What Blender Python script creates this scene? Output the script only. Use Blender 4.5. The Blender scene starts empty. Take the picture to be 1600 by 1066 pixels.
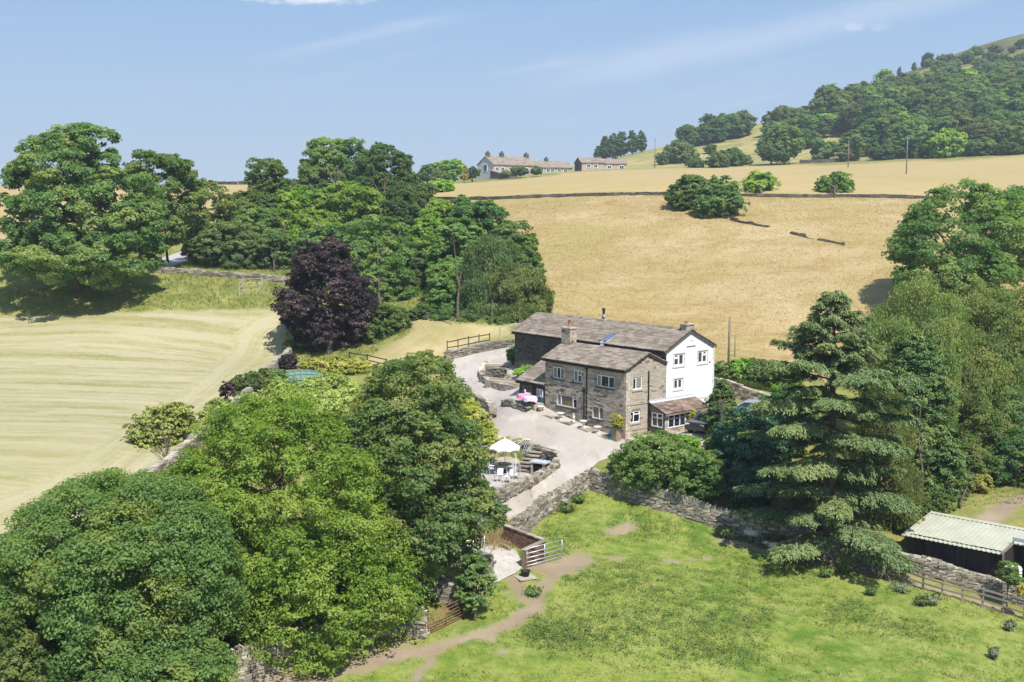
import bpy, bmesh, math, random
import numpy as np
from mathutils import Vector, Matrix
from mathutils.geometry import delaunay_2d_cdt

SC = bpy.context.scene
COL = SC.collection
R = math.radians
rnd = random.Random(7)

# ------------------------------------------------------------------ camera
CAM_Z = 17.499
PITCH = 0.119977
FOC = 1800.0            # focal length in pixels of a 1600 px wide frame
cam_d = bpy.data.cameras.new("camera")
cam_d.sensor_width = 36.0
cam_d.lens = 36.0 * FOC / 1600.0
cam_d.clip_end = 6000.0
cam_o = bpy.data.objects.new("camera", cam_d)
cam_o.location = (0, 0, CAM_Z)
cam_o.rotation_euler = (math.pi / 2 - PITCH, 0, 0)
COL.objects.link(cam_o)
SC.camera = cam_o

# ------------------------------------------------------------------ world and sun
SUN_EL, SUN_ROT = R(56), R(153)
W = bpy.data.worlds.new("World")
SC.world = W
W.use_nodes = True
nt = W.node_tree
nt.nodes.clear()
def wn(t, **k):
    n = nt.nodes.new(t)
    for a, b in k.items(): setattr(n, a, b)
    return n
wout = wn("ShaderNodeOutputWorld"); wbg = wn("ShaderNodeBackground")
wsky = wn("ShaderNodeTexSky", sky_type='NISHITA', sun_disc=False, sun_elevation=SUN_EL, sun_rotation=SUN_ROT)
wsky.altitude = 300; wsky.air_density = 1.0; wsky.dust_density = 0.15; wsky.ozone_density = 3.0
wbg.inputs['Strength'].default_value = 0.062
def wmath(op, a, b=None, c=None):
    n = wn("ShaderNodeMath", operation=op)
    for i, v in enumerate((a, b, c)):
        if v is None: continue
        if isinstance(v, (int, float)): n.inputs[i].default_value = v
        else: nt.links.new(v, n.inputs[i])
    return n.outputs[0]
tc = wn("ShaderNodeTexCoord"); sx = wn("ShaderNodeSeparateXYZ")
nt.links.new(tc.outputs['Generated'], sx.inputs[0])
az = wmath('ARCTAN2', sx.outputs[0], sx.outputs[1])
el = wmath('ARCSINE', sx.outputs[2])
def wcomb(x, y, z=0.0):
    n = wn("ShaderNodeCombineXYZ")
    for i, v in enumerate((x, y, z)):
        if isinstance(v, (int, float)): n.inputs[i].default_value = v
        else: nt.links.new(v, n.inputs[i])
    return n.outputs[0]
def wnoise(vec, scale, detail=5, rough=.55):
    n = wn("ShaderNodeTexNoise"); n.inputs['Scale'].default_value = scale
    n.inputs['Detail'].default_value = detail; n.inputs['Roughness'].default_value = rough
    nt.links.new(vec, n.inputs['Vector']); return n.outputs['Fac']
def wramp(v, a, b):
    n = wn("ShaderNodeMapRange"); n.clamp = True; n.interpolation_type = 'SMOOTHSTEP'
    n.inputs['From Min'].default_value = a; n.inputs['From Max'].default_value = b
    nt.links.new(v, n.inputs['Value']); return n.outputs[0]
# thin streaked cirrus, drawn out along a slightly climbing direction
el2 = wmath('SUBTRACT', el, wmath('MULTIPLY', az, 0.19))
cir = wramp(wnoise(wcomb(wmath('MULTIPLY', az, 2.0), wmath('MULTIPLY', el2, 30.0), 3.7), 1.0, 6, .6), .50, .80)
broad = wramp(wnoise(wcomb(wmath('MULTIPLY', az, 3.0), wmath('MULTIPLY', el, 7.0), 9.1), 1.0, 3, .5), .38, .68)
band = wramp(wmath('ABSOLUTE', wmath('SUBTRACT', wmath('ADD', el2, wmath('MULTIPLY', wnoise(wcomb(wmath('MULTIPLY', az, 12.0), wmath('MULTIPLY', el, 40.0), 1.0), 1.0), .012)), 0.1005)), .019, .0)
band = wmath('MULTIPLY', band, wramp(az, -.03, .12))
cirrus = wmath('ADD', wmath('MULTIPLY', wmath('MULTIPLY', cir, broad), .5), wmath('MULTIPLY', band, .24))
# small fair-weather clouds
def puff(a0, e0, ra, re, seed, dens):
    dx = wmath('DIVIDE', wmath('SUBTRACT', az, a0), ra); dy = wmath('DIVIDE', wmath('SUBTRACT', el, e0), re)
    d2 = wmath('ADD', wmath('MULTIPLY', dx, dx), wmath('MULTIPLY', dy, dy))
    nz = wnoise(wcomb(wmath('MULTIPLY', az, 75.0), wmath('MULTIPLY', el, 190.0), seed), 1.0, 6, .6)
    return wmath('MULTIPLY', wramp(wmath('ADD', d2, wmath('MULTIPLY', nz, 2.6)), 2.3, 1.2), dens)
pf = wmath('ADD', puff(-.178, .1715, .072, .0125, 2.0, .8), puff(.283, .1405, .010, .0042, 5.0, .28))
pf = wmath('ADD', pf, puff(.302, .139, .009, .0036, 8.0, .2))
cl = wmath('MINIMUM', wmath('ADD', cirrus, pf), 1.0)
# summer haze: the same soft blue all round, paling towards the horizon
hzr = wn("ShaderNodeValToRGB"); e_ = hzr.color_ramp.elements
e_[0].position = 0.0; e_[0].color = (.485, .605, .745, 1); e_[1].position = 1.0; e_[1].color = (.26, .41, .66, 1)
q_ = hzr.color_ramp.elements.new(.20); q_.color = (.225, .405, .680, 1); q_ = hzr.color_ramp.elements.new(.45); q_.color = (.245, .41, .67, 1)
nt.links.new(wmath('MAXIMUM', sx.outputs[2], 0.0), hzr.inputs['Fac'])
hzs = wn("ShaderNodeMix", data_type='RGBA', blend_type='MULTIPLY'); hzs.inputs['Factor'].default_value = 1
nt.links.new(hzr.outputs['Color'], hzs.inputs['A']); hzs.inputs['B'].default_value = (9.0, 9.0, 9.0, 1)
skm = wn("ShaderNodeMix", data_type='RGBA'); skm.inputs['Factor'].default_value = .88
nt.links.new(wsky.outputs[0], skm.inputs['A']); nt.links.new(hzs.outputs['Result'], skm.inputs['B'])
wmix = wn("ShaderNodeMix", data_type='RGBA')
nt.links.new(cl, wmix.inputs['Factor']); nt.links.new(skm.outputs['Result'], wmix.inputs['A'])
wmix.inputs['B'].default_value = (7.9, 8.1, 8.4, 1)
nt.links.new(wmix.outputs['Result'], wbg.inputs['Color']); nt.links.new(wbg.outputs[0], wout.inputs['Surface'])

sd = bpy.data.lights.new("sun", 'SUN'); sd.energy = 3.4; sd.angle = R(0.53); sd.color = (1.0, .955, .89)
so = bpy.data.objects.new("sun", sd); COL.objects.link(so)
sdir = Vector((math.cos(SUN_EL) * math.sin(SUN_ROT), math.cos(SUN_EL) * math.cos(SUN_ROT), math.sin(SUN_EL)))
so.rotation_euler = (-sdir).to_track_quat('-Z', 'Y').to_euler()
so.location = (40, 0, 60)
vs = SC.view_settings
vs.view_transform = 'Standard'; vs.look = 'None'; vs.gamma = 1.0; vs.use_curve_mapping = False
vs.exposure = 1.1
SC.cycles.max_bounces = 6; SC.cycles.diffuse_bounces = 4; SC.cycles.glossy_bounces = 2
SC.cycles.transmission_bounces = 3; SC.cycles.transparent_max_bounces = 6; SC.cycles.volume_bounces = 0
SC.cycles.caustics_reflective = False; SC.cycles.caustics_refractive = False
SC.cycles.use_denoising = True

# ------------------------------------------------------------------ survey helpers (photo sight lines onto the terrain)
cP, sP = math.cos(PITCH), math.sin(PITCH)
def ray(u, v):
    y = (533.0 - v) / FOC
    return np.array([(u - 800.0) / FOC, cP + y * sP, -sP + y * cP])
def PD(u, v, Y):                      # point on a sight line at distance Y
    d = ray(u, v); t = Y / d[1]
    return np.array([d[0] * t, Y, CAM_Z + d[2] * t])
def PZ(u, v, z):                      # point on a sight line at level z
    d = ray(u, v); t = (z - CAM_Z) / d[2]
    return np.array([d[0] * t, d[1] * t, z])
def slope(v):
    d = ray(800, v); return d[2] / d[1]

# house frame: origin at the foot of the wing's outer corner, x along the facade, y into the house
HA = np.array([8.387, 83.563, 0.0]); PHI = 0.700025
HX = np.array([math.sin(PHI), -math.cos(PHI), 0]); HY = np.array([math.cos(PHI), math.sin(PHI), 0])
HROT = math.atan2(HX[1], HX[0])
def HW(x, y, z=0.0): return HA + HX * x + HY * y + np.array([0, 0, z])

# ------------------------------------------------------------------ terrain
CTRL = [  # sight line u, v and distance
 (700,1066,52),(1000,1066,53),(1300,1066,54.5),(1600,1066,56),(400,1066,52),(667,990,56.5),(860,880,66),(760,860,67),
 (1000,900,65),(1200,960,61.5),(1500,960,63),(1400,905,67.5),(1590,950,65.5),(920,760,78),(1150,830,73),(1320,880,69.5),
 (760,555,106.5),(705,565,107),(720,600,101),(765,650,92.5),(800,628,92),(850,665,87.5),(905,695,82.5),(850,700,82.5),
 (790,688,85),(900,740,79),(860,740,79.3),(800,790,74.5),(700,830,71),(1090,680,82.5),(1050,740,78),(1150,640,93),
 (1130,600,100),(1140,590,103),(1200,580,108),(1300,560,115),(1230,540,118),(950,497,125),(900,400,155),(1250,400,150),
 (1250,480,128),(870,330,180),(1000,305,190),(750,312,200),(1300,305,185),(1440,310,180),(660,292,290),(760,283,390),
 (880,270,415),(980,263,430),(1200,258,420),(1400,253,400),(1600,241,390),(1000,285,290),(1400,283,280),
 (1450,240,430),(1200,246,470),(1050,257,480),(985,251,520),(1050,227,560),(1170,198,600),(1170,217,540),(1300,152,640),
 (1450,118,680),(1600,58,720),(1600,150,560),(1450,170,540),(1300,192,530),(1300,230,470),(1900,60,640),(2200,-30,650),
 (0,850,60),(200,490,122),(430,545,118),(0,650,85),(0,490,124),(300,700,76),(440,575,107),(350,640,92),(420,490,123),
 (120,455,128),(0,440,130),(330,430,136),(430,437,134),(400,465,128),(255,412,150),(300,400,160),(20,400,150),(5,330,220),
 (10,292,300),(370,290,300),(470,288,300),(600,440,140),(560,380,165),(700,520,112),(640,530,113),(560,560,112),
 (700,350,180),(840,490,118),(850,450,135),(480,620,98),(450,900,60),(550,1000,55.5),(300,800,65),(180,1040,51),(330,780,68),
 (1600,800,75),(1500,750,85),(1600,600,105),(100,850,61.5),
]
CP = [PD(*c) for c in CTRL]
for hx, hy, z in ((0,-.5,-.05),(-4,-.7,.40),(-8.9,-.6,1.15),(-12.2,-.4,1.75),(-17.8,4,2.75),(.6,4.5,.2),(1.5,9.5,.5),(-8,10.5,2.6),(-17.8,10.5,3.6)):
    CP.append(HW(hx, hy, z))
CP += [np.array(p, float) for p in ((0,0,-13),(0,30,-7.5),(-60,20,-6),(80,20,-14),(-110,60,1),(130,70,-8),(-110,120,7),(-160,200,14),
 (85,130,5),(130,180,14),(240,200,12),(-200,320,20),(-100,600,14),(100,700,26),(-400,700,-5),(-250,1100,-30),(200,1000,70),(500,1000,140),
 (700,600,150),(420,420,80),(330,330,34),(0,1300,-20),(700,1300,60),(-500,300,15),(-400,0,-10),(400,0,-30),(0,-150,-40),(-350,150,8),(300,120,-5))]
CP = np.array(CP)
def _phi(r2): return np.where(r2 > 0, r2 * np.log(np.maximum(r2, 1e-9)) * .5, 0)
S_ = 100.0
def _fit():
    X = CP[:, :2] / S_; n = len(X)
    d2 = ((X[:, None] - X[None]) ** 2).sum(-1)
    K = _phi(d2) + np.eye(n) * 2e-4
    P = np.c_[np.ones(n), X]
    M = np.block([[K, P], [P.T, np.zeros((3, 3))]])
    return np.linalg.solve(M, np.r_[CP[:, 2], 0, 0, 0])
_w = _fit()
def h_raw(x, y):
    x = np.atleast_1d(np.asarray(x, float)); y = np.atleast_1d(np.asarray(y, float))
    out = np.empty(x.shape)
    xf, yf, of = x.ravel() / S_, y.ravel() / S_, out.ravel()
    n = len(CP); X = CP[:, :2] / S_
    for i in range(0, len(xf), 20000):
        a, b = xf[i:i+20000], yf[i:i+20000]
        d2 = (a[:, None] - X[None, :, 0]) ** 2 + (b[:, None] - X[None, :, 1]) ** 2
        of[i:i+20000] = _phi(d2) @ _w[:n] + _w[n] + _w[n+1] * a + _w[n+2] * b
    return of.reshape(x.shape)
def poly_sd(x, y, poly):              # signed distance to a polygon, positive inside
    P = np.asarray(poly, float)[:, :2]; Q = np.roll(P, -1, 0)
    best = np.full(x.shape, 1e18); ins = np.zeros(x.shape, bool)
    for (x0, y0), (x1, y1) in zip(P, Q):
        dx, dy = x1 - x0, y1 - y0
        t = np.clip(((x - x0) * dx + (y - y0) * dy) / max(dx * dx + dy * dy, 1e-12), 0, 1)
        best = np.minimum(best, (x - x0 - t * dx) ** 2 + (y - y0 - t * dy) ** 2)
        c = ((y0 > y) != (y1 > y)) & (x < (x1 - x0) * (y - y0) / ((y1 - y0) if abs(y1 - y0) > 1e-12 else 1e-12) + x0)
        ins ^= c
    d = np.sqrt(best)
    return np.where(ins, d, -d)
def line_d(x, y, pts):
    P = np.asarray(pts, float)[:, :2]; best = np.full(x.shape, 1e18)
    for (x0, y0), (x1, y1) in zip(P[:-1], P[1:]):
        dx, dy = x1 - x0, y1 - y0
        t = np.clip(((x - x0) * dx + (y - y0) * dy) / max(dx * dx + dy * dy, 1e-12), 0, 1)
        best = np.minimum(best, (x - x0 - t * dx) ** 2 + (y - y0 - t * dy) ** 2)
    return np.sqrt(best)
def vnoise(x, y, s, seed=0):          # cheap smooth noise, about -1..1
    r = np.random.RandomState(seed); o = 0
    for k in range(5):
        a = r.uniform(0, 2 * np.pi); f = r.uniform(.6, 1.7) / s * 2 * np.pi
        o = o + np.sin((x * np.cos(a) + y * np.sin(a)) * f + r.uniform(0, 6.28) + 1.3 * np.sin((x * np.sin(a) - y * np.cos(a)) * f * .6 + r.uniform(0, 6.28)))
    return o / 3.0
sstep = lambda a, b, t: (lambda q: q * q * (3 - 2 * q))(np.clip((t - a) / (b - a), 0, 1))

TZ = -1.45                            # level of the sunken dining terrace
TERRACE = [PZ(u, v, TZ)[:2] for u, v in ((726,742),(758,722),(790,712),(812,716),(833,727),(852,731),(864,731),(864,736),(850,743),(812,761),(790,771),(765,782),(735,786),(715,765))]
def height(x, y):
    x = np.atleast_1d(np.asarray(x, float)); y = np.atleast_1d(np.asarray(y, float))
    z = h_raw(x, y)
    near = (np.abs(x) < 12) & (y > 70) & (y < 92)
    if near.any():
        s = poly_sd(x[near], y[near], TERRACE)
        k = sstep(-.28, .02, s)
        z[near] = z[near] * (1 - k) + TZ * k
    return z
def hz(x, y): return float(height(x, y)[0])
_T = np.concatenate([np.linspace(40, 220, 1500), np.linspace(220, 900, 1200)[1:]])
def G(u, v, raw=False):               # where a sight line first meets the ground
    d = ray(u, v); t = _T / d[1]
    x, y, z = d[0] * t, d[1] * t, CAM_Z + d[2] * t
    g = (h_raw if raw else height)(x, y) - z
    i = int(np.argmax(g > 0))
    if g[i] <= 0: i = len(t) - 1
    if i > 0 and g[i] > 0:
        q = g[i-1] / (g[i-1] - g[i]); tt = t[i-1] + (t[i] - t[i-1]) * q
    else: tt = t[i]
    return np.array([d[0] * tt, d[1] * tt, CAM_Z + d[2] * tt])
def GL(pts): return [G(u, v)[:2] for u, v in pts]
# ------------------------------------------------------------------ mesh helpers
def link(o, parent=None):
    COL.objects.link(o)
    if parent is not None: o.parent = parent
    return o
def tag(o, label=None, cat=None, group=None, kind=None):
    if label: o['label'] = label
    if cat: o['category'] = cat
    if group: o['group'] = group
    if kind or cat: o['kind'] = kind or 'thing'
    return o
def empty(name, loc, rz=0.0, label=None, cat=None, group=None):
    o = bpy.data.objects.new(name, None); o.location = loc; o.rotation_euler = (0, 0, rz); o.empty_display_size = .2
    link(o); return tag(o, label, cat, group)
class MB:
    """collects simple solids, then links them as one mesh object"""
    def __init__(s): s.v, s.f, s.t, s.cur = [], [], [], .5
    def add(s, vs, fs, tint=None):
        n = len(s.v); s.v += [tuple(p) for p in vs]; s.f += [tuple(i + n for i in q) for q in fs]
        s.t += [s.cur if tint is None else tint] * len(vs); return s
    def box(s, c, half, ax=None, tint=None, jit=0.0, rg=rnd):
        ax = ax or ((1,0,0),(0,1,0),(0,0,1)); vs = []
        for k in range(8):
            q = [half[i] * (1 if k >> i & 1 else -1) for i in range(3)]
            if jit: q = [a + rg.uniform(-jit, jit) * h * 2 for a, h in zip(q, half)]
            vs.append([c[j] + sum(q[i] * ax[i][j] for i in range(3)) for j in range(3)])
        return s.add(vs, ((0,2,3,1),(4,5,7,6),(0,1,5,4),(2,6,7,3),(0,4,6,2),(1,3,7,5)), tint)
    def quad(s, a, b, c, d, tint=None): return s.add((a, b, c, d), ((0,1,2,3),), tint)
    def tube(s, pts, rad, n=6, cap=True, tint=None):
        pts = [Vector(p) for p in pts]; rads = rad if isinstance(rad, (list, tuple)) else [rad] * len(pts)
        vs, fs = [], []; up = Vector((0,0,1))
        for i, p in enumerate(pts):
            d = (pts[min(i+1, len(pts)-1)] - pts[max(i-1, 0)])
            d = d.normalized() if d.length > 1e-9 else Vector((0,0,1))
            a = d.cross(up if abs(d.z) < .9 else Vector((1,0,0))).normalized(); b = d.cross(a)
            for k in range(n):
                t = 2 * math.pi * k / n; vs.append(p + (a * math.cos(t) + b * math.sin(t)) * rads[i])
        for i in range(len(pts) - 1):
            for k in range(n):
                k2 = (k + 1) % n; fs.append((i*n+k, i*n+k2, (i+1)*n+k2, (i+1)*n+k))
        if cap: fs += [tuple(range(n)), tuple(range((len(pts)-1)*n, len(pts)*n))[::-1]]
        return s.add(vs, fs, tint)
    def lathe(s, prof, c=(0,0,0), n=14, tint=None, sq=None):
        vs, fs = [], []
        for r, z in prof:
            for k in range(n):
                t = 2 * math.pi * k / n; vs.append((c[0] + r * math.cos(t), c[1] + r * math.sin(t), c[2] + z))
        for i in range(len(prof) - 1):
            for k in range(n):
                k2 = (k + 1) % n; fs.append((i*n+k, i*n+k2, (i+1)*n+k2, (i+1)*n+k))
        fs += [tuple(range(n))[::-1], tuple(range((len(prof)-1)*n, len(prof)*n))]
        return s.add(vs, fs, tint)
    def prism(s, prof, a, b, ax, tint=None):
        """profile of (p, q) in the plane of ax[1], ax[2], drawn from a to b along ax[0]"""
        n = len(prof); vs = []
        for t in (a, b):
            for p, q in prof: vs.append([ax[0][j] * t + ax[1][j] * p + ax[2][j] * q for j in range(3)])
        fs = [(i, (i+1) % n, n + (i+1) % n, n + i) for i in range(n)] + [tuple(range(n))[::-1], tuple(range(n, 2*n))]
        return s.add(vs, fs, tint)
    def mesh(s, name, mat):
        m = bpy.data.meshes.new(name); m.from_pydata(s.v, [], s.f)
        at = m.attributes.new('tint', 'FLOAT', 'POINT'); at.data.foreach_set('value', np.array(s.t, np.float32))
        m.materials.append(mat); return m
    def build(s, name, mat, parent=None, smooth=False, fix=True):
        m = s.mesh(name, mat)
        if fix:
            b = bmesh.new(); b.from_mesh(m); bmesh.ops.recalc_face_normals(b, faces=b.faces); b.to_mesh(m); b.free()
        if smooth: m.shade_smooth()
        return link(bpy.data.objects.new(name, m), parent)
def np_mesh(name, V, F, mat, attrs=None, smooth=False):
    """fast mesh from arrays; F is (n, 3) or (n, 4)"""
    m = bpy.data.meshes.new(name); k = F.shape[1]
    m.vertices.add(len(V)); m.vertices.foreach_set('co', np.ascontiguousarray(V, np.float32).ravel())
    m.loops.add(F.size); m.loops.foreach_set('vertex_index', np.ascontiguousarray(F, np.int32).ravel())
    m.polygons.add(len(F)); m.polygons.foreach_set('loop_start', np.arange(0, F.size, k, dtype=np.int32))
    try: m.polygons.foreach_set('loop_total', np.full(len(F), k, np.int32))
    except Exception: pass
    m.update(calc_edges=True)
    for a, d in (attrs or {}).items():
        m.attributes.new(a, 'FLOAT', 'POINT').data.foreach_set('value', np.asarray(d, np.float32))
    m.materials.append(mat)
    if smooth: m.shade_smooth()
    return m

# ------------------------------------------------------------------ materials
class NT:
    def __init__(s, name):
        s.m = bpy.data.materials.new(name); s.m.use_nodes = True; s.t = s.m.node_tree; s.t.nodes.clear()
        s.out = s.n('ShaderNodeOutputMaterial')
    def n(s, t, **k):
        x = s.t.nodes.new(t)
        for a, b in k.items(): setattr(x, a, b)
        return x
    def l(s, a, b): s.t.links.new(a, b)
    def set(s, sock, v):
        if v is None: return
        if isinstance(v, bpy.types.NodeSocket): s.l(v, sock)
        elif isinstance(v, (tuple, list)) and len(v) == 3 and sock.type == 'RGBA': sock.default_value = (*v, 1)
        else: sock.default_value = v
    def math(s, op, a, b=None, clamp=False):
        x = s.n('ShaderNodeMath', operation=op, use_clamp=clamp); s.set(x.inputs[0], a); s.set(x.inputs[1], b); return x.outputs[0]
    def mix(s, f, a, b, mode='MIX'):
        x = s.n('ShaderNodeMix', data_type='RGBA', blend_type=mode); s.set(x.inputs['Factor'], f); s.set(x.inputs['A'], a); s.set(x.inputs['B'], b); return x.outputs['Result']
    def co(s, kind='Object'): return s.n('ShaderNodeTexCoord').outputs[kind]
    def pos(s): return s.n('ShaderNodeNewGeometry').outputs['Position']
    def map(s, v, scale=(1,1,1), rot=(0,0,0)):
        x = s.n('ShaderNodeMapping'); s.l(v, x.inputs['Vector']); x.inputs['Scale'].default_value = scale; x.inputs['Rotation'].default_value = rot; return x.outputs[0]
    def noise(s, v, scale, detail=4, rough=.55, dist=0.0):
        x = s.n('ShaderNodeTexNoise'); s.l(v, x.inputs['Vector']); x.inputs['Scale'].default_value = scale
        x.inputs['Detail'].default_value = detail; x.inputs['Roughness'].default_value = rough; x.inputs['Distortion'].default_value = dist; return x.outputs['Fac']
    def ramp(s, v, a, b, lo=0., hi=1.):
        x = s.n('ShaderNodeMapRange'); x.clamp = True; s.set(x.inputs['Value'], v)
        x.inputs['From Min'].default_value = a; x.inputs['From Max'].default_value = b; x.inputs['To Min'].default_value = lo; x.inputs['To Max'].default_value = hi; return x.outputs[0]
    def attr(s, name): return s.n('ShaderNodeAttribute', attribute_name=name).outputs['Fac']
    def rand(s): return s.n('ShaderNodeObjectInfo').outputs['Random']
    def bump(s, h, strength=.5, dist=.02):
        x = s.n('ShaderNodeBump'); s.l(h, x.inputs['Height']); x.inputs['Strength'].default_value = strength; x.inputs['Distance'].default_value = dist; return x.outputs[0]
    def pbr(s, col, rough=.8, normal=None, metal=0., spec=.3):
        p = s.n('ShaderNodeBsdfPrincipled'); s.set(p.inputs['Base Color'], col); s.set(p.inputs['Roughness'], rough)
        p.inputs['Metallic'].default_value = metal; p.inputs['Specular IOR Level'].default_value = spec
        if normal is not None: s.l(normal, p.inputs['Normal'])
        s.l(p.outputs[0], s.out.inputs['Surface']); return s.m

def stone_mat(name, dark, mid, light, per_obj=False, stain=.5, bump=.5):
    t = NT(name); c = t.pos()
    k = t.rand() if per_obj else t.attr('tint')
    col = t.mix(t.ramp(k, 0, .5), dark, mid); col = t.mix(t.ramp(k, .5, 1), col, light)
    n1 = t.noise(c, 5, 5); n2 = t.noise(c, 28, 4); n3 = t.noise(c, .7, 3)
    col = t.mix(t.ramp(n1, .35, .7, 0, stain), col, dark)
    col = t.mix(t.ramp(n2, .55, .8, 0, .35), col, light)
    col = t.mix(t.ramp(n3, .45, .7, 0, stain * .6), col, tuple(a * .75 for a in dark))
    return t.pbr(col, .88, t.bump(t.math('ADD', n2, t.math('MULTIPLY', n1, 1.5)), bump, .02), spec=.2)
def plain(name, col, rough=.6, var=.15, scale=8., metal=0., spec=.35, bump=0., dirt=None):
    t = NT(name); c = t.co(); n = t.noise(c, scale, 4)
    cc = t.mix(t.ramp(n, .3, .75), tuple(min(1, a * (1 + var)) for a in col), tuple(a * (1 - var) for a in col))
    if dirt: cc = t.mix(t.ramp(t.noise(c, scale * .4, 5), .5, .75, 0, .7), cc, dirt)
    return t.pbr(cc, rough, t.bump(n, bump, .01) if bump else None, metal, spec)

M = {}
M['stone'] = stone_mat('gritstone', (0.104,0.085,0.070), (0.466,0.394,0.310), (0.699,0.601,0.477), stain=.35)
M['stone_obj'] = stone_mat('gritstone block', (0.256,0.214,0.166), (0.466,0.394,0.310), (0.599,0.516,0.402), True, stain=.35)
M['stone_dark'] = stone_mat('sooty gritstone', (0.056,0.048,0.040), (0.130,0.111,0.090), (0.234,0.201,0.157))
M['stone_warm'] = stone_mat('warm gritstone', (0.201,0.164,0.125), (0.443,0.380,0.301), (0.585,0.519,0.431), stain=.22)
M['mortar'] = stone_mat('lime mortar', (0.113,0.089,0.060), (0.236,0.181,0.121), (0.321,0.257,0.176), stain=.3)
M['mortar_dark'] = plain('dark joint', (.05,.045,.04), .95, .3)
M['drystone'] = stone_mat('drystone', (0.107,0.094,0.075), (0.284,0.250,0.194), (0.505,0.451,0.355), stain=.35)
M['drystone_obj'] = stone_mat('coping stone', (0.129,0.113,0.092), (0.322,0.282,0.221), (0.537,0.484,0.386), True, stain=.3)
M['slate'] = stone_mat('stone slate', (0.114,0.090,0.070), (0.259,0.211,0.166), (0.380,0.316,0.255), stain=.35, bump=.7)
M['slate_obj'] = stone_mat('stone slate single', (0.160,0.129,0.099), (0.259,0.211,0.166), (0.342,0.283,0.226), True, stain=.35, bump=.7)
M['tile_brown'] = stone_mat('brown stone slate', (0.093,0.065,0.051), (0.192,0.136,0.103), (0.290,0.220,0.173), True, stain=.4)
M['flag'] = stone_mat('paving flag', (0.180,0.152,0.115), (0.328,0.279,0.217), (0.426,0.377,0.303), True, stain=.3, bump=.3)
M['brick'] = stone_mat('red brick', (0.098,0.049,0.041), (0.197,0.107,0.082), (0.279,0.172,0.135), stain=.35)
t = NT('white render'); c = t.pos(); n = t.noise(c, 3, 5); st = t.noise(t.map(c, (3, 3, .35)), 1.4, 5)
M['render'] = t.pbr(t.mix(t.ramp(st, .46, .75, 0, .5), (.80,.79,.76), (.60,.58,.53)), .85, t.bump(t.noise(c, 40, 3), .25, .01), spec=.2)
M['white'] = plain('white upvc', (.78,.79,.80), .4, .04)
M['offwhite'] = plain('weathered cream stone', (.64,.60,.52), .8, .15, 12, bump=.3, dirt=(.35,.32,.25))
M['lead'] = plain('lead flashing', (.42,.44,.47), .5, .15, 6)
M['black'] = plain('black gutter', (.012,.012,.013), .45, .2)
M['blackrubber'] = plain('black rubber', (.02,.02,.022), .6, .2)
M['terracotta'] = plain('terracotta pot', (.30,.15,.10), .8, .2, 9)
def glass_mat(name, col, rough=.04):
    t = NT(name); n = t.noise(t.pos(), 1.3, 2)
    return t.pbr(t.mix(n, col, tuple(a * .55 for a in col)), rough, t.bump(t.noise(t.pos(), 2.2, 1), .06, .02), spec=.9)
M['glass'] = glass_mat('window glass', (.022,.028,.034))
M['glass_grey'] = glass_mat('grey glass', (.085,.09,.095), .06)
M['glass_curtain'] = glass_mat('curtained glass', (.30,.30,.27), .12)
M['glass_lit'] = glass_mat('glass over tan blind', (.24,.185,.135), .1)
M['glass_blue'] = glass_mat('rooflight glass', (.10,.15,.21), .06)
M['timber_black'] = (lambda t: t.pbr(t.mix(t.ramp(t.attr('tint'), 0, 1), (.012,.010,.011), (.040,.030,.030)), .8, t.bump(t.noise(t.map(t.co(), (30,30,1.5)), 1, 4), .5, .01)))(NT('black stained board'))
def wood(name, a, b, scale=1.0):
    t = NT(name); n = t.noise(t.map(t.co(), (22 * scale, 22 * scale, 2.5 * scale)), 1, 5, .6); k = t.rand()
    col = t.mix(t.ramp(n, .3, .75), a, b); col = t.mix(t.ramp(k, 0, 1, 0, .35), col, tuple(x * .55 for x in b))
    return t.pbr(col, .85, t.bump(n, .4, .01), spec=.2)
M['wood_grey'] = wood('weathered rail', (.30,.26,.21), (.16,.135,.105))
M['wood_pale'] = wood('pale rail', (.52,.47,.38), (.36,.31,.24))
M['wood_dark'] = wood('dark rail', (.10,.085,.07), (.05,.042,.036))
M['sleeper'] = wood('old sleeper', (.36,.29,.20), (.20,.155,.105))
M['galv'] = plain('galvanised tube', (.58,.60,.62), .42, .1, 14, metal=.55, spec=.5)
M['rust'] = plain('rusted gate', (.20,.095,.055), .85, .3, 18, bump=.3, dirt=(.33,.19,.13))
t = NT('moss green sheet'); c = t.pos(); n = t.noise(c, 1.2, 5); n2 = t.noise(c, 9, 4)
M['sheet'] = t.pbr(t.mix(t.ramp(n2, .5, .8, 0, .5), t.mix(t.ramp(n, .35, .7), (.43,.425,.335), (.35,.355,.27)), (.26,.28,.2)), .55, spec=.35)
M['canvas'] = plain('white canvas', (.80,.80,.78), .8, .04, 5)
M['pink'] = plain('pink cloth', (.72,.24,.42), .8, .2, 5)
M['lilac'] = plain('lilac cloth', (.66,.50,.68), .8, .15, 5)
M['bluepaint'] = plain('teal plastic', (.05,.17,.21), .5, .3, 9)
M['carpaint'] = plain('black car paint', (.012,.013,.016), .18, .1, spec=.7)
M['carblue'] = plain('silver blue car paint', (.27,.31,.36), .25, .1, spec=.6)
M['tealframe'] = plain('green painted steel', (.08,.19,.17), .5, .15)
M['netting'] = plain('green netting', (.13,.20,.15), .8, .2)
M['wool'] = plain('grey fleece', (.52,.49,.43), .95, .2, 14, bump=.9)
M['sheepface'] = plain('sheep face', (.35,.31,.26), .9, .15)
M['soil'] = plain('dry soil', (.33,.26,.18), .95, .25, 3, bump=.6)
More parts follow.
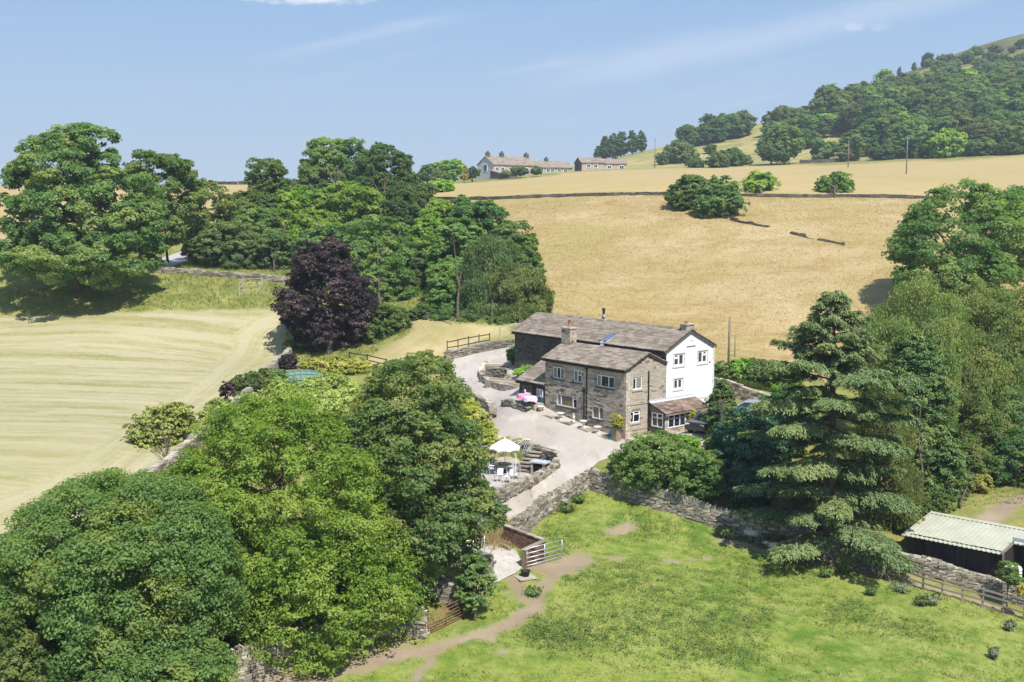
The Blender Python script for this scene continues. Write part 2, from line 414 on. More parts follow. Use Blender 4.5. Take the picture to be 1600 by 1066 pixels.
M['bark'] = (lambda t: t.pbr(t.mix(t.ramp(t.noise(t.map(t.pos(), (5,5,1.4)), 1.6, 5), .3, .7), (.16,.125,.09), (.055,.043,.033)), .95, t.bump(t.noise(t.map(t.pos(), (9,9,2)), 1.4, 4), .8, .04), spec=.15))(NT('bark'))
M['bark_pale'] = (lambda t: t.pbr(t.mix(t.ramp(t.noise(t.map(t.pos(), (4,4,6)), 1.2, 5), .4, .65), (.45,.43,.39), (.13,.11,.09)), .9, spec=.2))(NT('birch bark'))
def leaf(name, a, b, c3=None, trans=.52, rough=.5, spec=.25):
    """a dark .. b light by leaf, c3 a rarer third hue by clump"""
    t = NT(name); k = t.attr('tint'); k2 = t.attr('clump'); r = t.rand()
    col = t.mix(t.ramp(k, 0, 1), a, b)
    if c3: col = t.mix(t.ramp(k2, .55, 1, 0, .75), col, c3)
    hs = t.n('ShaderNodeHueSaturation'); t.l(col, hs.inputs['Color'])
    t.l(t.ramp(r, 0, 1, .485, .515), hs.inputs['Hue']); t.l(t.ramp(r, 0, 1, .82, 1.2), hs.inputs['Value'])
    p = t.n('ShaderNodeBsdfPrincipled'); t.l(hs.outputs[0], p.inputs['Base Color']); p.inputs['Roughness'].default_value = rough
    p.inputs['Specular IOR Level'].default_value = spec
    tr = t.n('ShaderNodeBsdfTranslucent'); g = t.n('ShaderNodeMix', data_type='RGBA', blend_type='MULTIPLY'); g.inputs['Factor'].default_value = 1
    t.l(hs.outputs[0], g.inputs['A']); g.inputs['B'].default_value = (1.25, 1.3, .6, 1); t.l(g.outputs['Result'], tr.inputs['Color'])
    mx = t.n('ShaderNodeMixShader'); mx.inputs[0].default_value = trans
    t.l(p.outputs[0], mx.inputs[1]); t.l(tr.outputs[0], mx.inputs[2]); t.l(mx.outputs[0], t.out.inputs['Surface']); return t.m
M['L_sycamore'] = leaf('sycamore leaf', (0.090,0.154,0.051), (0.238,0.332,0.111), (0.340,0.361,0.117))
M['L_round'] = leaf('dense dark leaf', (0.097,0.170,0.049), (0.241,0.342,0.104), (0.314,0.332,0.083))
M['L_ash'] = leaf('ash leaf', (0.134,0.263,0.034), (0.322,0.503,0.089), (0.424,0.542,0.128), .48)
M['L_lime'] = leaf('yellow green leaf', (0.276,0.305,0.050), (0.517,0.517,0.114), (0.621,0.547,0.196), .38)
M['L_mid'] = leaf('mid green leaf', (0.083,0.155,0.043), (0.219,0.320,0.095), (0.299,0.350,0.112))
M['L_dark'] = leaf('dark green leaf', (0.062,0.127,0.044), (0.167,0.265,0.087), (0.201,0.265,0.079))
M['L_olive'] = leaf('olive grey leaf', (0.093,0.158,0.054), (0.223,0.336,0.128), (0.295,0.367,0.141))
M['L_bright'] = leaf('bright green leaf', (0.104,0.182,0.046), (0.258,0.357,0.103), (0.271,0.365,0.123))
M['L_birch'] = leaf('birch leaf', (0.111,0.164,0.047), (0.272,0.338,0.113), (0.345,0.347,0.120))
M['L_beech'] = leaf('copper beech leaf', (0.020,0.013,0.014), (0.072,0.051,0.048), (0.118,0.077,0.069), .15)
M['L_brown'] = leaf('brownish crown leaf', (0.090,0.115,0.041), (0.195,0.221,0.081), (0.224,0.228,0.078))
M['L_cedar'] = leaf('blue green needle', (0.089,0.148,0.062), (0.243,0.334,0.140), (0.284,0.348,0.135), .25, .6, .1)
M['L_conifer'] = leaf('dark conifer needle', (0.056,0.120,0.034), (0.171,0.270,0.076), (0.265,0.324,0.079), .12)
M['L_yellow'] = leaf('golden conifer needle', (0.403,0.336,0.034), (0.616,0.538,0.067), None, .2)
M['L_holly'] = leaf('glossy shrub leaf', (0.022,0.078,0.034), (0.096,0.202,0.086), (0.096,0.226,0.098), .2, .4, .4)
M['L_weed'] = leaf('nettle leaf', (0.091,0.159,0.036), (0.183,0.254,0.072), (0.244,0.283,0.090), .40)
M['L_greyweed'] = leaf('thistle leaf', (0.123,0.157,0.090), (0.246,0.280,0.179), (0.291,0.291,0.179), .25)
M['L_grass'] = leaf('grass blade', (.110,.175,.032), (.225,.265,.065), (.29,.28,.10), .45, .6)
M['L_hay'] = leaf('dry grass stalk', (0.438,0.340,0.179), (0.608,0.495,0.312), (0.413,0.358,0.158), .45, .7)
M['L_pale'] = leaf('pale shrub leaf', (0.201,0.255,0.056), (0.401,0.466,0.122), (0.463,0.497,0.150), .3)
# ------------------------------------------------------------------ ground
def grow(a, b, step, lo, hi, g=1.07):
    c = list(np.arange(a, b + 1e-6, step)); s = step
    while c[-1] < hi: s *= g; c.append(c[-1] + s)
    s = step
    while c[0] > lo: s *= g; c.insert(0, c[0] - s)
    return np.array(c)
gx = grow(-42, 42, .5, -1300, 1300, 1.075); gy = grow(44, 122, .5, -250, 2200, 1.055)
GX, GY = np.meshgrid(gx, gy)
GZ = np.empty_like(GX)
for i in range(len(gy)): GZ[i] = height(GX[i], GY[i])
far = np.clip((GY - 140) / 200, 0, 1)

P_hay = np.array(GL([(-90,492),(0,494),(100,493),(200,490),(300,486),(400,484),(432,486),(446,505),(447,540),(432,572),(395,604),(345,645),(290,692),(225,740),(150,790),(60,845),(0,868)]) )
P_hay = np.vstack([[(-75, 128)], P_hay, [(-45, 52), (-75, 60)]])
P_mead = np.vstack([GL([(700,318),(760,311),(850,308),(1000,305),(1200,307),(1440,312)]), [(90,182),(150,175),(120,110)], GL([(1250,592),(1180,583),(1130,583),(1000,520),(850,506),(852,470),(835,400),(770,340)])])
P_upper = np.vstack([GL([(640,304),(655,290),(700,287),(765,284),(880,271),(985,264),(1100,261),(1250,258),(1400,254),(1600,243)]), [(260,400),(220,190)], GL([(1440,309),(1200,304),(1000,302),(850,305),(760,308),(690,312)])])
P_ridge = np.array([(-260,420),(-60,340),(-55,250),(-52,200),(-66,158),(-85,150),(-300,150)])
P_gard = np.array(GL([(560,568),(600,548),(640,520),(655,495),(720,505),(790,512),(800,524),(700,552),(640,585),(590,590)]))
P_padd = np.vstack([GL([(788,850),(850,802),(920,762),(1000,783),(1150,835),(1250,862),(1390,905),(1480,928),(1600,962)]), [(70,62),(60,30),(-30,30)], GL([(380,1085),(470,1050),(560,1010),(640,1008),(700,985),(745,965),(760,915)])])
D_lines = [(GL([(900,872),(872,893),(850,915),(836,945),(800,972),(752,990),(700,1004),(640,1022),(560,1040),(480,1062),(400,1085)]), .5),
           (GL([(845,885),(872,890),(905,872)]), 1.15),
           (GL([(803,900),(812,925),(822,940),(838,950)]), .5),
           (GL([(768,995),(776,1008),(782,1018)]), .18),
           (GL([(690,1012),(660,1045),(640,1070)]), .28),
           (GL([(640,1015),(520,1025),(440,1050),(340,1075)]), .75),
           (GL([(880,887),(950,872),(1060,877),(1130,868)]), .09),
           (GL([(1150,838),(1210,850),(1270,868),(1340,884)]), 1.15),  # the earth colour here paints in the cedar's shade on the paddock
           (GL([(1330,888),(1400,905),(1470,922),(1520,940),(1585,958)]), .38),
           (GL([(955,832),(985,822)]), .75),
           (GL([(1545,812),(1572,790),(1620,772)]), .8)]
nz = vnoise(GX, GY, 3.1, 1) * .35 + vnoise(GX, GY, 9, 2) * .6 + vnoise(GX, GY, 1.1, 3) * .22
def mask(poly, w=.5, amp=.5): return sstep(-w, w, poly_sd(GX, GY, poly) + nz * amp)
m_hay = mask(P_hay, .5, .45); m_mead = mask(P_mead, .8, .9); m_up = np.maximum(mask(P_upper, 1.0, .8), mask(P_ridge, 4, 2))
m_gard = mask(P_gard, .6, .7); m_padd = mask(P_padd, .4, .4)
m_dirt_shade = np.zeros_like(GX)
for pts, w in D_lines:
    d = line_d(GX, GY, pts); m_dirt_shade = np.maximum(m_dirt_shade, 1 - sstep(w * .55, w * 1.25, d + (nz + vnoise(GX, GY, .9, 8) * .3) * w * .45))
# hill: pale grazed slopes, moor near the top
hill = sstep(415, 440, GY + (GX - 60) * .05 + nz * 4) * (GX > -20)
moor = hill * sstep(88, 104, GZ + nz * 4)
# rows of cut hay: distance along the slope, bending round the headland near the hedge
edge = GL([(446,540),(395,604),(345,645),(290,692),(225,740),(150,790),(60,845),(-60,910)])
dE = line_d(GX, GY, edge)
bend = sstep(6.0, 4.2, dE + nz * .5)
rowc = np.where(bend > .5, dE, GY + .05 * GX + nz * .3 + 2.5 * sstep(-26, -18, GX))
# small relief
GZ += (vnoise(GX, GY, 2.3, 11) * .05 * m_padd + vnoise(GX, GY, 5, 12) * .07 * m_mead) * (1 - m_dirt_shade)
GZ += np.cos(rowc * 2 * np.pi / 3.4) * .06 * m_hay * np.clip((dE - .5), 0, 1)
GZ -= .05 * m_dirt_shade

t = NT('land'); c = t.pos(); c2 = t.map(c, (1, 1, .3))
n_big = t.noise(c2, .05, 4); n_mid = t.noise(c2, .35, 5); n_fine = t.noise(c2, 2.6, 5, .65); n_vf = t.noise(c2, 11, 4, .7)
n_str = t.noise(t.map(c, (.35, 1.6, 1)), 1.0, 6, .65)
verge = t.mix(t.ramp(n_mid, .35, .65), (0.152,0.167,0.042), (0.274,0.251,0.084)); verge = t.mix(t.ramp(n_fine, .45, .75, 0, .6), verge, (0.099,0.129,0.030))
padd = t.mix(t.ramp(n_mid, .38, .60), (0.092,0.163,0.022), (0.198,0.235,0.045)); padd = t.mix(t.ramp(n_big, .42, .60, 0, .75), padd, (0.234,0.259,0.060))
n_m2 = t.noise(c2, .9, 5, .6); padd = t.mix(t.ramp(n_m2, .48, .64, 0, .8), padd, (0.256,0.270,0.078)); padd = t.mix(t.ramp(n_m2, .46, .34, 0, .6), padd, (0.073,0.135,0.020))
padd = t.mix(t.ramp(n_fine, .48, .72, 0, .6), padd, (0.074,0.132,0.018)); padd = t.mix(t.ramp(n_vf, .55, .8, 0, .4), padd, (0.262,0.288,0.091))
n_pat = t.noise(t.map(c2, (1, 1.8, 1)), .11, 5, .6)
mead = t.mix(t.ramp(n_mid, .34, .66), (0.293,0.208,0.081), (0.358,0.269,0.131)); mead = t.mix(t.ramp(n_pat, .42, .60, 0, .95), mead, (0.411,0.324,0.181)); mead = t.mix(t.ramp(n_big, .46, .62, 0, .8), mead, (0.275,0.228,0.074))
mead = t.mix(t.ramp(n_vf, .52, .38, 0, .5), mead, (0.235,0.158,0.059)); mead = t.mix(t.ramp(n_str, .45, .7, 0, .6), mead, (0.403,0.312,0.170)); mead = t.mix(t.ramp(n_fine, .5, .75, 0, .35), mead, (0.249,0.171,0.069))
upf = t.mix(t.ramp(n_str, .38, .66), (0.398,0.307,0.155), (0.341,0.254,0.112)); upf = t.mix(t.ramp(n_big, .46, .62, 0, .55), upf, (0.326,0.263,0.104))
row = t.attr('rowc'); wob = t.math('ADD', row, t.math('MULTIPLY', t.math('SUBTRACT', n_mid, .5), 1.5))
wv = t.math('SINE', t.math('MULTIPLY', wob, 2 * math.pi / 3.4))
wv2 = t.math('SINE', t.math('MULTIPLY', wob, 2 * math.pi / 1.13))
cxy = t.n('ShaderNodeCombineXYZ'); sxy = t.n('ShaderNodeSeparateXYZ'); t.l(c, sxy.inputs[0])
t.l(t.math('MULTIPLY', row, .62), cxy.inputs[0]); t.l(t.math('MULTIPLY', sxy.outputs[0], .035), cxy.inputs[1])
swath = t.noise(cxy.outputs[0], 1.0, 4, .62, .25)
rows = t.math('ADD', t.math('MULTIPLY', t.math('SUBTRACT', swath, .5), 7.0), t.math('ADD', t.math('MULTIPLY', wv, .45), t.math('MULTIPLY', t.math('SUBTRACT', n_str, .5), 2.6)))
hay = t.mix(t.ramp(rows, -.8, .45), (0.259,0.239,0.101), (0.381,0.339,0.209)); hay = t.mix(t.ramp(rows, -1.5, -.8, .9, 0), hay, (0.198,0.199,0.062))
hay = t.mix(t.ramp(n_vf, .52, .40, 0, .4), hay, (0.235,0.215,0.106)); hay = t.mix(t.ramp(n_fine, .45, .75, 0, .5), hay, (0.416,0.373,0.251)); hay = t.mix(t.ramp(n_big, .5, .65, 0, .4), hay, (0.307,0.281,0.130))
dirt = t.mix(t.ramp(n_mid, .35, .65), (0.304,0.236,0.163), (0.228,0.171,0.114)); dirt = t.mix(t.ramp(n_vf, .45, .7, 0, .5), dirt, (0.357,0.289,0.209))
gard = t.mix(t.ramp(n_mid, .35, .62), (0.410,0.327,0.171), (0.304,0.258,0.106)); gard = t.mix(t.ramp(n_fine, .5, .75, 0, .5), gard, (0.471,0.388,0.236))
hil = t.mix(t.ramp(n_big, .38, .62), (0.357,0.296,0.129), (0.251,0.236,0.076)); hil = t.mix(t.ramp(t.noise(c2, .12, 5), .5, .66, 0, .8), hil, (0.152,0.167,0.053))
mo = t.mix(t.ramp(t.noise(c2, .06, 6), .4, .62), (0.118,0.125,0.046), (0.099,0.072,0.047)); mo = t.mix(t.ramp(n_big, .5, .7, 0, .7), mo, (0.182,0.190,0.065))
g = verge
for a, cc in (('m_up', upf), ('m_mead', mead), ('m_hill', hil), ('m_moor', mo), ('m_hay', hay), ('m_gard', gard), ('m_padd', padd), ('m_dirt_shade', dirt)):
    g = t.mix(t.attr(a), g, cc)
M['land'] = t.pbr(g, .95, t.bump(t.math('ADD', n_fine, n_vf), .6, .06), spec=.1)
LA = dict(m_up=m_up, m_mead=m_mead, m_hay=m_hay, m_gard=m_gard, m_padd=m_padd, m_dirt_shade=m_dirt_shade, m_hill=hill, m_moor=moor, rowc=rowc)
ny, nx = GX.shape
VV = np.stack([GX, GY, GZ], -1).reshape(-1, 3)
I = (np.arange(ny - 1)[:, None] * nx + np.arange(nx - 1)[None]).ravel()
FF = np.stack([I, I + 1, I + nx + 1, I + nx], 1)
_fc = VV[FF].mean(1); _near = (np.abs(_fc[:, 0]) < 14) & (_fc[:, 1] > 70) & (_fc[:, 1] < 92)
_cut = np.zeros(len(FF), bool); _cut[_near] = poly_sd(_fc[_near, 0], _fc[_near, 1], TERRACE) > .25
FF = FF[~_cut]                          # the sunken terrace has its own paving
def fm(a): a = a.ravel(); return (a[FF].mean(1) > .5)
zone = np.zeros(len(FF), int)
for k, a in enumerate((m_up, m_mead, hill, m_hay, m_gard, m_padd)): zone[fm(a)] = k + 1
ZN = ['ground', 'upper_field', 'meadow', 'hillside', 'hay_field', 'mown_garden', 'paddock']
ZL = ['rough grass verges and banks between the fields', 'pale dry field below the terrace of cottages', 'golden uncut meadow rising behind the farmhouse', 'grazed hill slope below the wood', 'mown field striped with rows of cut hay', 'dry mown lawn beyond the drive wall', 'green sheep paddock with worn dirt paths']
for k, nme in enumerate(ZN):
    f = FF[zone == k]; used = np.unique(f); re = np.full(len(VV), -1); re[used] = np.arange(len(used))
    m = np_mesh(nme, VV[used], re[f], M['land'], {a: b.ravel()[used] for a, b in LA.items()}, True)
    tag(link(bpy.data.objects.new(nme, m)), ZL[k], None, None, 'structure')
def hs(x, y):                          # ground level incl. small relief is close enough to height()
    return float(height(x, y)[0])

def sheet(name, poly, mat, label, lift=.035, step=.7, flat=None, kind='structure'):
    """a surface laid over the ground inside a plan outline"""
    P = np.asarray(poly, float)[:, :2]; n = len(P); pts = []; Q = np.roll(P, -1, 0)
    for a, b in zip(P, Q):
        k = max(1, int(np.hypot(*(b - a)) / step))
        for i in range(k): pts.append(a + (b - a) * i / k)
    nb = len(pts); E = [(i, (i + 1) % nb) for i in range(nb)]
    xs = np.arange(P[:, 0].min(), P[:, 0].max(), step); ys = np.arange(P[:, 1].min(), P[:, 1].max(), step)
    X, Y = np.meshgrid(xs, ys); X, Y = X.ravel(), Y.ravel(); k = poly_sd(X, Y, P) > step * .45
    pts += list(zip(X[k], Y[k]))
    v, e, f, *_ = delaunay_2d_cdt([Vector(p) for p in pts], E, [], 1, 1e-5)
    v = np.array([(p.x, p.y) for p in v]); z = height(v[:, 0], v[:, 1]) + lift if flat is None else np.full(len(v), flat)
    m = np_mesh(name, np.c_[v, z], np.array(f), mat, None, True)
    b = bmesh.new(); b.from_mesh(m); bmesh.ops.recalc_face_normals(b, faces=b.faces)
    if sum(q.normal.z for q in b.faces) < 0: bmesh.ops.reverse_faces(b, faces=b.faces)
    b.to_mesh(m); b.free()
    return tag(link(bpy.data.objects.new(name, m)), label, None, None, kind)

t = NT('tarmac drive'); c = t.pos(); n1 = t.noise(c, .35, 5); n2 = t.noise(c, 2.2, 5); n3 = t.noise(c, 45, 3); n4 = t.noise(t.map(c, (1, .4, 1)), .16, 4)
dcol = t.mix(t.ramp(n1, .35, .65), (0.393,0.341,0.297), (0.335,0.290,0.254)); dcol = t.mix(t.ramp(n4, .5, .68, 0, .7), dcol, (0.452,0.410,0.366))
dcol = t.mix(t.ramp(n2, .52, .75, 0, .35), dcol, (0.301,0.250,0.214)); dcol = t.mix(t.ramp(n3, .5, .8, 0, .4), dcol, (0.460,0.415,0.375))
n5 = t.noise(t.map(c, (1.4, .7, 1), (0, 0, .6)), .55, 6, .65); dcol = t.mix(t.ramp(n5, .54, .66, 0, .6), dcol, (0.454,0.429,0.389)); dcol = t.mix(t.ramp(n5, .44, .34, 0, .55), dcol, (0.272,0.238,0.207)); n6 = t.noise(c, .23, 3); dcol = t.mix(t.ramp(n6, .62, .72, 0, .5), dcol, (0.435,0.344,0.253))
M['drive'] = t.pbr(dcol, .9, t.bump(n3, .3, .01), spec=.2)
t = NT('concrete'); c = t.pos(); n1 = t.noise(c, .6, 5); n2 = t.noise(c, 3.2, 5)
M['concrete'] = t.pbr(t.mix(t.ramp(n2, .48, .72, 0, .6), t.mix(t.ramp(n1, .35, .65), (0.476,0.447,0.404), (0.396,0.358,0.311)), (0.301,0.249,0.202)), .9, t.bump(n2, .2, .02), spec=.2)
M['track'] = plain('grey track', (.36,.34,.32), .9, .15, .5)

P_drive = GL([(806,800),(775,800),(700,822),(640,850),(600,870),(640,828),(700,812),(762,806),(790,792)]) 
DR = [(808,806),(790,818),(735,838),(680,846),(640,846),(640,826),(690,812),(740,806),(762,800),(778,779),(796,770),(814,762),(852,745),(867,735),(869,727),(860,718),(840,711),(826,711),
      (806,708),(788,704),(772,697),(768,668),(764,648),(750,638),(735,622),(722,605),(712,590),(704,572),(712,556),(740,549),(770,543),(806,538)]
drive = GL(DR) + [HW(-17.9, 7.5)[:2], HW(-17.4, 4.6)[:2], HW(-8.5, 4.4)[:2], HW(-9.2, .3)[:2], HW(-8.8, -.1)[:2], HW(.0, .2)[:2], HW(.3, 4.5)[:2], HW(.5, 9.3)[:2], HW(6.5, 9.6)[:2], HW(6.8, 4.0)[:2], HW(4.4, 1.2)[:2]] + \
        GL([(1010,704),(985,704),(958,714),(935,722),(920,736),(916,746)])
sheet('driveway', drive, M['drive'], 'pale driveway sweeping round the farmhouse')
sheet('terrace_paving', TERRACE, M['drive'], 'sunken paved terrace under the white umbrella', flat=TZ + .04)
PEN = GL([(760,852),(800,846),(812,872),(816,888),(806,896),(778,910),(760,916),(752,908),(745,880),(742,862)])
sheet('concrete_pad', PEN, M['concrete'], 'worn concrete pad inside the small stock pen', .04, .5)
LANE = GL([(1116,594),(1140,602),(1172,611),(1210,622),(1230,634),(1190,627),(1150,615),(1116,606)])
sheet('lane', LANE, M['track'], 'grey lane passing behind the farmhouse', .05, 1.0)
TRK = GL([(212,420),(250,404),(276,396),(302,387),(314,391),(297,403),(281,413),(264,421),(240,424)])
sheet('track', TRK, M['track'], 'grey track between the tree clumps', .06, 2.0)
# ------------------------------------------------------------------ building kit (local frame of a parent)
X3, Y3, Z3 = (1,0,0), (0,1,0), (0,0,1)
UNIT = {}
def unit_box(mat, seed=0, jit=.08):
    key = (mat.name, seed)
    if key not in UNIT:
        b = MB(); b.box((0,0,0), (.5,.5,.5), jit=jit, rg=random.Random(seed + 3)); UNIT[key] = b.mesh('block', mat)
        bb = bmesh.new(); bb.from_mesh(UNIT[key]); bmesh.ops.recalc_face_normals(bb, faces=bb.faces); bb.to_mesh(UNIT[key]); bb.free()
    return UNIT[key]
def piece(name, mat, parent, c, dims, ax=None, seed=0, jit=.08):
    """one separate block sharing its mesh with its like"""
    o = bpy.data.objects.new(name, unit_box(mat, seed, jit)); link(o, parent)
    ax = ax or (X3, Y3, Z3)
    o.matrix_local = Matrix([[ax[j][i] * dims[j] for j in range(3)] + [c[i]] for i in range(3)] + [[0,0,0,1]])
    return o
class Plane:
    """a wall plane: point(s, z, out) with s along ex, z up, out along the outward normal"""
    def __init__(s, o, ex, n): s.o, s.ex, s.n = Vector(o), Vector(ex), Vector(n)
    def p(s, a, z, out=0.0): return s.o + s.ex * a + Vector((0,0,1)) * z + s.n * out
def wall_faces(mb, pl, x0, x1, z0, ztop, holes, depth=.2):
    """flat wall with openings and their reveals; ztop is a number or a list of (x, z) roofline points"""
    flat = isinstance(ztop, (int, float)); zt = ztop if flat else min(z for _, z in ztop)
    xs = sorted({x0, x1, *[h for q in holes for h in q[:2]]}); zs = sorted({z0, zt, *[h for q in holes for h in q[2:4] if z0 < h < zt]})
    for a, b in zip(xs, xs[1:]):
        for c, d in zip(zs, zs[1:]):
            mx, mz = (a + b) / 2, (c + d) / 2
            if any(q[0] < mx < q[1] and q[2] < mz < q[3] for q in holes): continue
            mb.quad(pl.p(a, c), pl.p(b, c), pl.p(b, d), pl.p(a, d))
    if not flat:
        pts = [pl.p(x0, zt)] + [pl.p(x, z) for x, z in ztop] + [pl.p(x1, zt)]
        pts = [p for i, p in enumerate(pts) if i == 0 or (p - pts[i-1]).length > 1e-4]
        mb.add(pts, (tuple(range(len(pts))),))
    for a, b, c, d in [q[:4] for q in holes]:
        for (p, q), (r, s_) in (((a, c), (b, c)), ((b, c), (b, d)), ((b, d), (a, d)), ((a, d), (a, c))):
            mb.quad(pl.p(p, q), pl.p(r, s_), pl.p(r, s_, -depth), pl.p(p, q, -depth))
def courses(pl, x0, x1, z0, top, holes, rg, hmin=.10, hmax=.165, lmin=.2, lmax=.52, proud=.022):
    """yield (x, z, length, height, proud) for walling stones, clear of openings and under the roofline"""
    def ztop(x):
        if isinstance(top, (int, float)): return top
        for (xa, za), (xb, zb) in zip(top, top[1:]):
            if xa <= x <= xb: return za + (zb - za) * (x - xa) / max(1e-6, xb - xa)
        return min(top[0][1], top[-1][1])
    zmax = top if isinstance(top, (int, float)) else max(z for _, z in top)
    z = z0
    while z < zmax - .05:
        h = min(rg.uniform(hmin, hmax), zmax - z); x = x0
        while x < x1 - .04:
            l = rg.uniform(lmin, lmax)
            if x1 - x - l < .12: l = x1 - x
            bad = [q for q in holes if q[0] < x + l - .01 and q[1] > x + .01 and q[2] < z + h - .01 and q[3] > z + .01]
            if bad:
                q = min(bad, key=lambda k: k[0])
                if q[0] > x + .06: l = q[0] - x
                else: x = q[1]; continue
            if min(ztop(x + .01), ztop(x + l - .01)) >= z + h - .04: yield x + l / 2, z + h / 2, l, h, proud * rg.uniform(.4, 1.2)
            x += l
        z += h
def stonework(name, pl, x0, x1, z0, top, holes, mat, parent, rg, gap=.014, tint=(.32, .68), single=0, smat=None, dark=.1, **kw):
    mb = MB(); n1 = 0; ax = (pl.ex, pl.n, Vector((0,0,1)))
    big = []
    for x, z, l, h, pr in courses(pl, x0, x1, z0, top, holes, rg, **kw):
        big.append((x, z, l, h, pr))
    sel = set(sorted(range(len(big)), key=lambda i: -big[i][2] * big[i][3])[:single])
    for i, (x, z, l, h, pr) in enumerate(big):
        ti = rg.uniform(*tint) if rg.random() > dark else rg.uniform(0, .12)
        c = pl.p(x, z, pr / 2 - .03); half = ((l - gap) / 2, .03 + pr / 2, (h - gap) / 2)
        if i in sel: piece('stone', smat, parent, c, [2 * q for q in half], ax, rg.randrange(6), .05)
        else: mb.box(c, half, ax, ti, .05, rg)
    o = mb.build(name, mat, parent); tag(o, kind='stuff'); return o
def window(parent, pl, x0, x1, z0, z1, lay, recess=.06, sill=True, glass='glass', bar=.07, sillmat='stone_dark', name='window', surround=False):
    """lay: list of lights (fraction from, to, split height or None, glass)"""
    fr = MB(); ax = (pl.ex, pl.n, Vector((0,0,1))); w, h = x1 - x0, z1 - z0
    def bx(a, b, c, d, out=0., th=.035): fr.box(pl.p((a + b) / 2, (c + d) / 2, -recess + out), ((b - a) / 2, th, (d - c) / 2), ax)
    bx(x0, x1, z0, z0 + bar); bx(x0, x1, z1 - bar, z1)
    bx(x0, x0 + bar, z0 + bar, z1 - bar); bx(x1 - bar, x1, z0 + bar, z1 - bar)
    panes = []
    for i, (a, b, sp, gl) in enumerate(lay):
        xa, xb = x0 + a * w, x0 + b * w
        if i: bx(xa - bar * .55, xa + bar * .55, z0 + bar, z1 - bar)
        xl = xa + (bar if i == 0 else bar * .55); xr = xb - (bar if i == len(lay) - 1 else bar * .55)
        if sp:
            zs = z0 + sp * h; bx(xl, xr, zs - bar * .5, zs + bar * .5); panes += [(xl, xr, z0 + bar, zs - bar * .5, gl), (xl, xr, zs + bar * .5, z1 - bar, gl)]
            bx(xl, xl + bar * .5, zs + bar * .5, z1 - bar, .012); bx(xr - bar * .5, xr, zs + bar * .5, z1 - bar, .012)
        else: panes.append((xl, xr, z0 + bar, z1 - bar, gl))
    f = fr.build(name, M['white'], parent)
    for xl, xr, za, zb, gl in panes:
        p = MB(); p.box(pl.p((xl + xr) / 2, (za + zb) / 2, -recess - .012), ((xr - xl) / 2, .008, (zb - za) / 2), ax); p.build('pane', M[gl or glass], f)
    if sill:
        s = MB(); s.box(pl.p((x0 + x1) / 2, z0 - .062, .0), (w / 2 + .08, .075, .06), ax); s.build('sill', M[sillmat], f)
    if surround:
        s = MB(); k = .09
        for a, b, c, d in ((x0 - k, x1 + k, z1 + .002, z1 + k), (x0 - k, x0 - .002, z0 - .01, z1), (x1 + .002, x1 + k, z0 - .01, z1), (x0 - k - .03, x1 + k + .03, z0 - k - .02, z0 - .012)):
            s.box(pl.p((a + b) / 2, (c + d) / 2, .015), ((b - a) / 2, .03, (d - c) / 2), ax)
        s.build('surround', M['stone_warm'] if surround == 2 else M['offwhite'], f)
    return f
def slates(parent, e0, e1, r0, r1, mat, smat, rg, rows, wmin, wmax, single=0, th=.07, name='roof_slates', pname='slate', diminish=.35, tint=(.3, .75)):
    """courses of stone slates from the eave e0-e1 up to r0-r1; the first `single` are objects of their own"""
    e0, e1, r0, r1 = map(Vector, (e0, e1, r0, r1)); ex = (e1 - e0); L = ex.length; ex /= L
    up = (r0 - e0); up -= ex * up.dot(ex); H = up.length; up /= H; n = ex.cross(up).normalized()
    if n.z < 0: n = -n
    mb = MB(); k = 0; t0 = -.04
    hs_ = [1 - diminish * i / max(1, rows - 1) for i in range(rows)]; tot = sum(hs_); hs_ = [q * H / tot for q in hs_]
    cum = 0
    for i, hgt in enumerate(hs_):
        rt_ = rg.uniform(-.16, .16); f0 = cum / H; f1 = (cum + hgt) / H
        a0 = e0.lerp(r0, f0); b0 = e1.lerp(r1, f0); s0 = (a0 - e0).dot(ex); s1 = (b0 - e0).dot(ex); x = s0 - rg.uniform(0, .2)
        while x < s1:
            w = rg.uniform(wmin, wmax); xa, xb = max(x, s0), min(x + w, s1); x += w
            if xb - xa < .06: continue
            le = hgt * 1.32; til = .018
            c = e0 + ex * ((xa + xb) / 2) + up * (cum + le / 2 - .03) + n * (th * 1.1 + rg.uniform(0, .012))
            u2 = (up * math.cos(til * 2.2) - n * math.sin(til * 2.2)); n2 = ex.cross(u2)
            if n2.z < 0: n2 = -n2
            c += n * .012
            half = ((xb - xa) / 2 - .008, le / 2 * rg.uniform(.95, 1.05), th / 2 * rg.uniform(.8, 1.3))
            if k < single: piece(pname, smat, parent, c, [2 * q for q in half], (ex, u2, n2), rg.randrange(6), .03)
            else: mb.box(c, half, (ex, u2, n2), min(1, max(0, rg.uniform(*tint) + rt_)), .03, rg)
            k += 1
        cum += hgt
    if mb.v: tag(mb.build(name, mat, parent), kind='stuff')
    return k

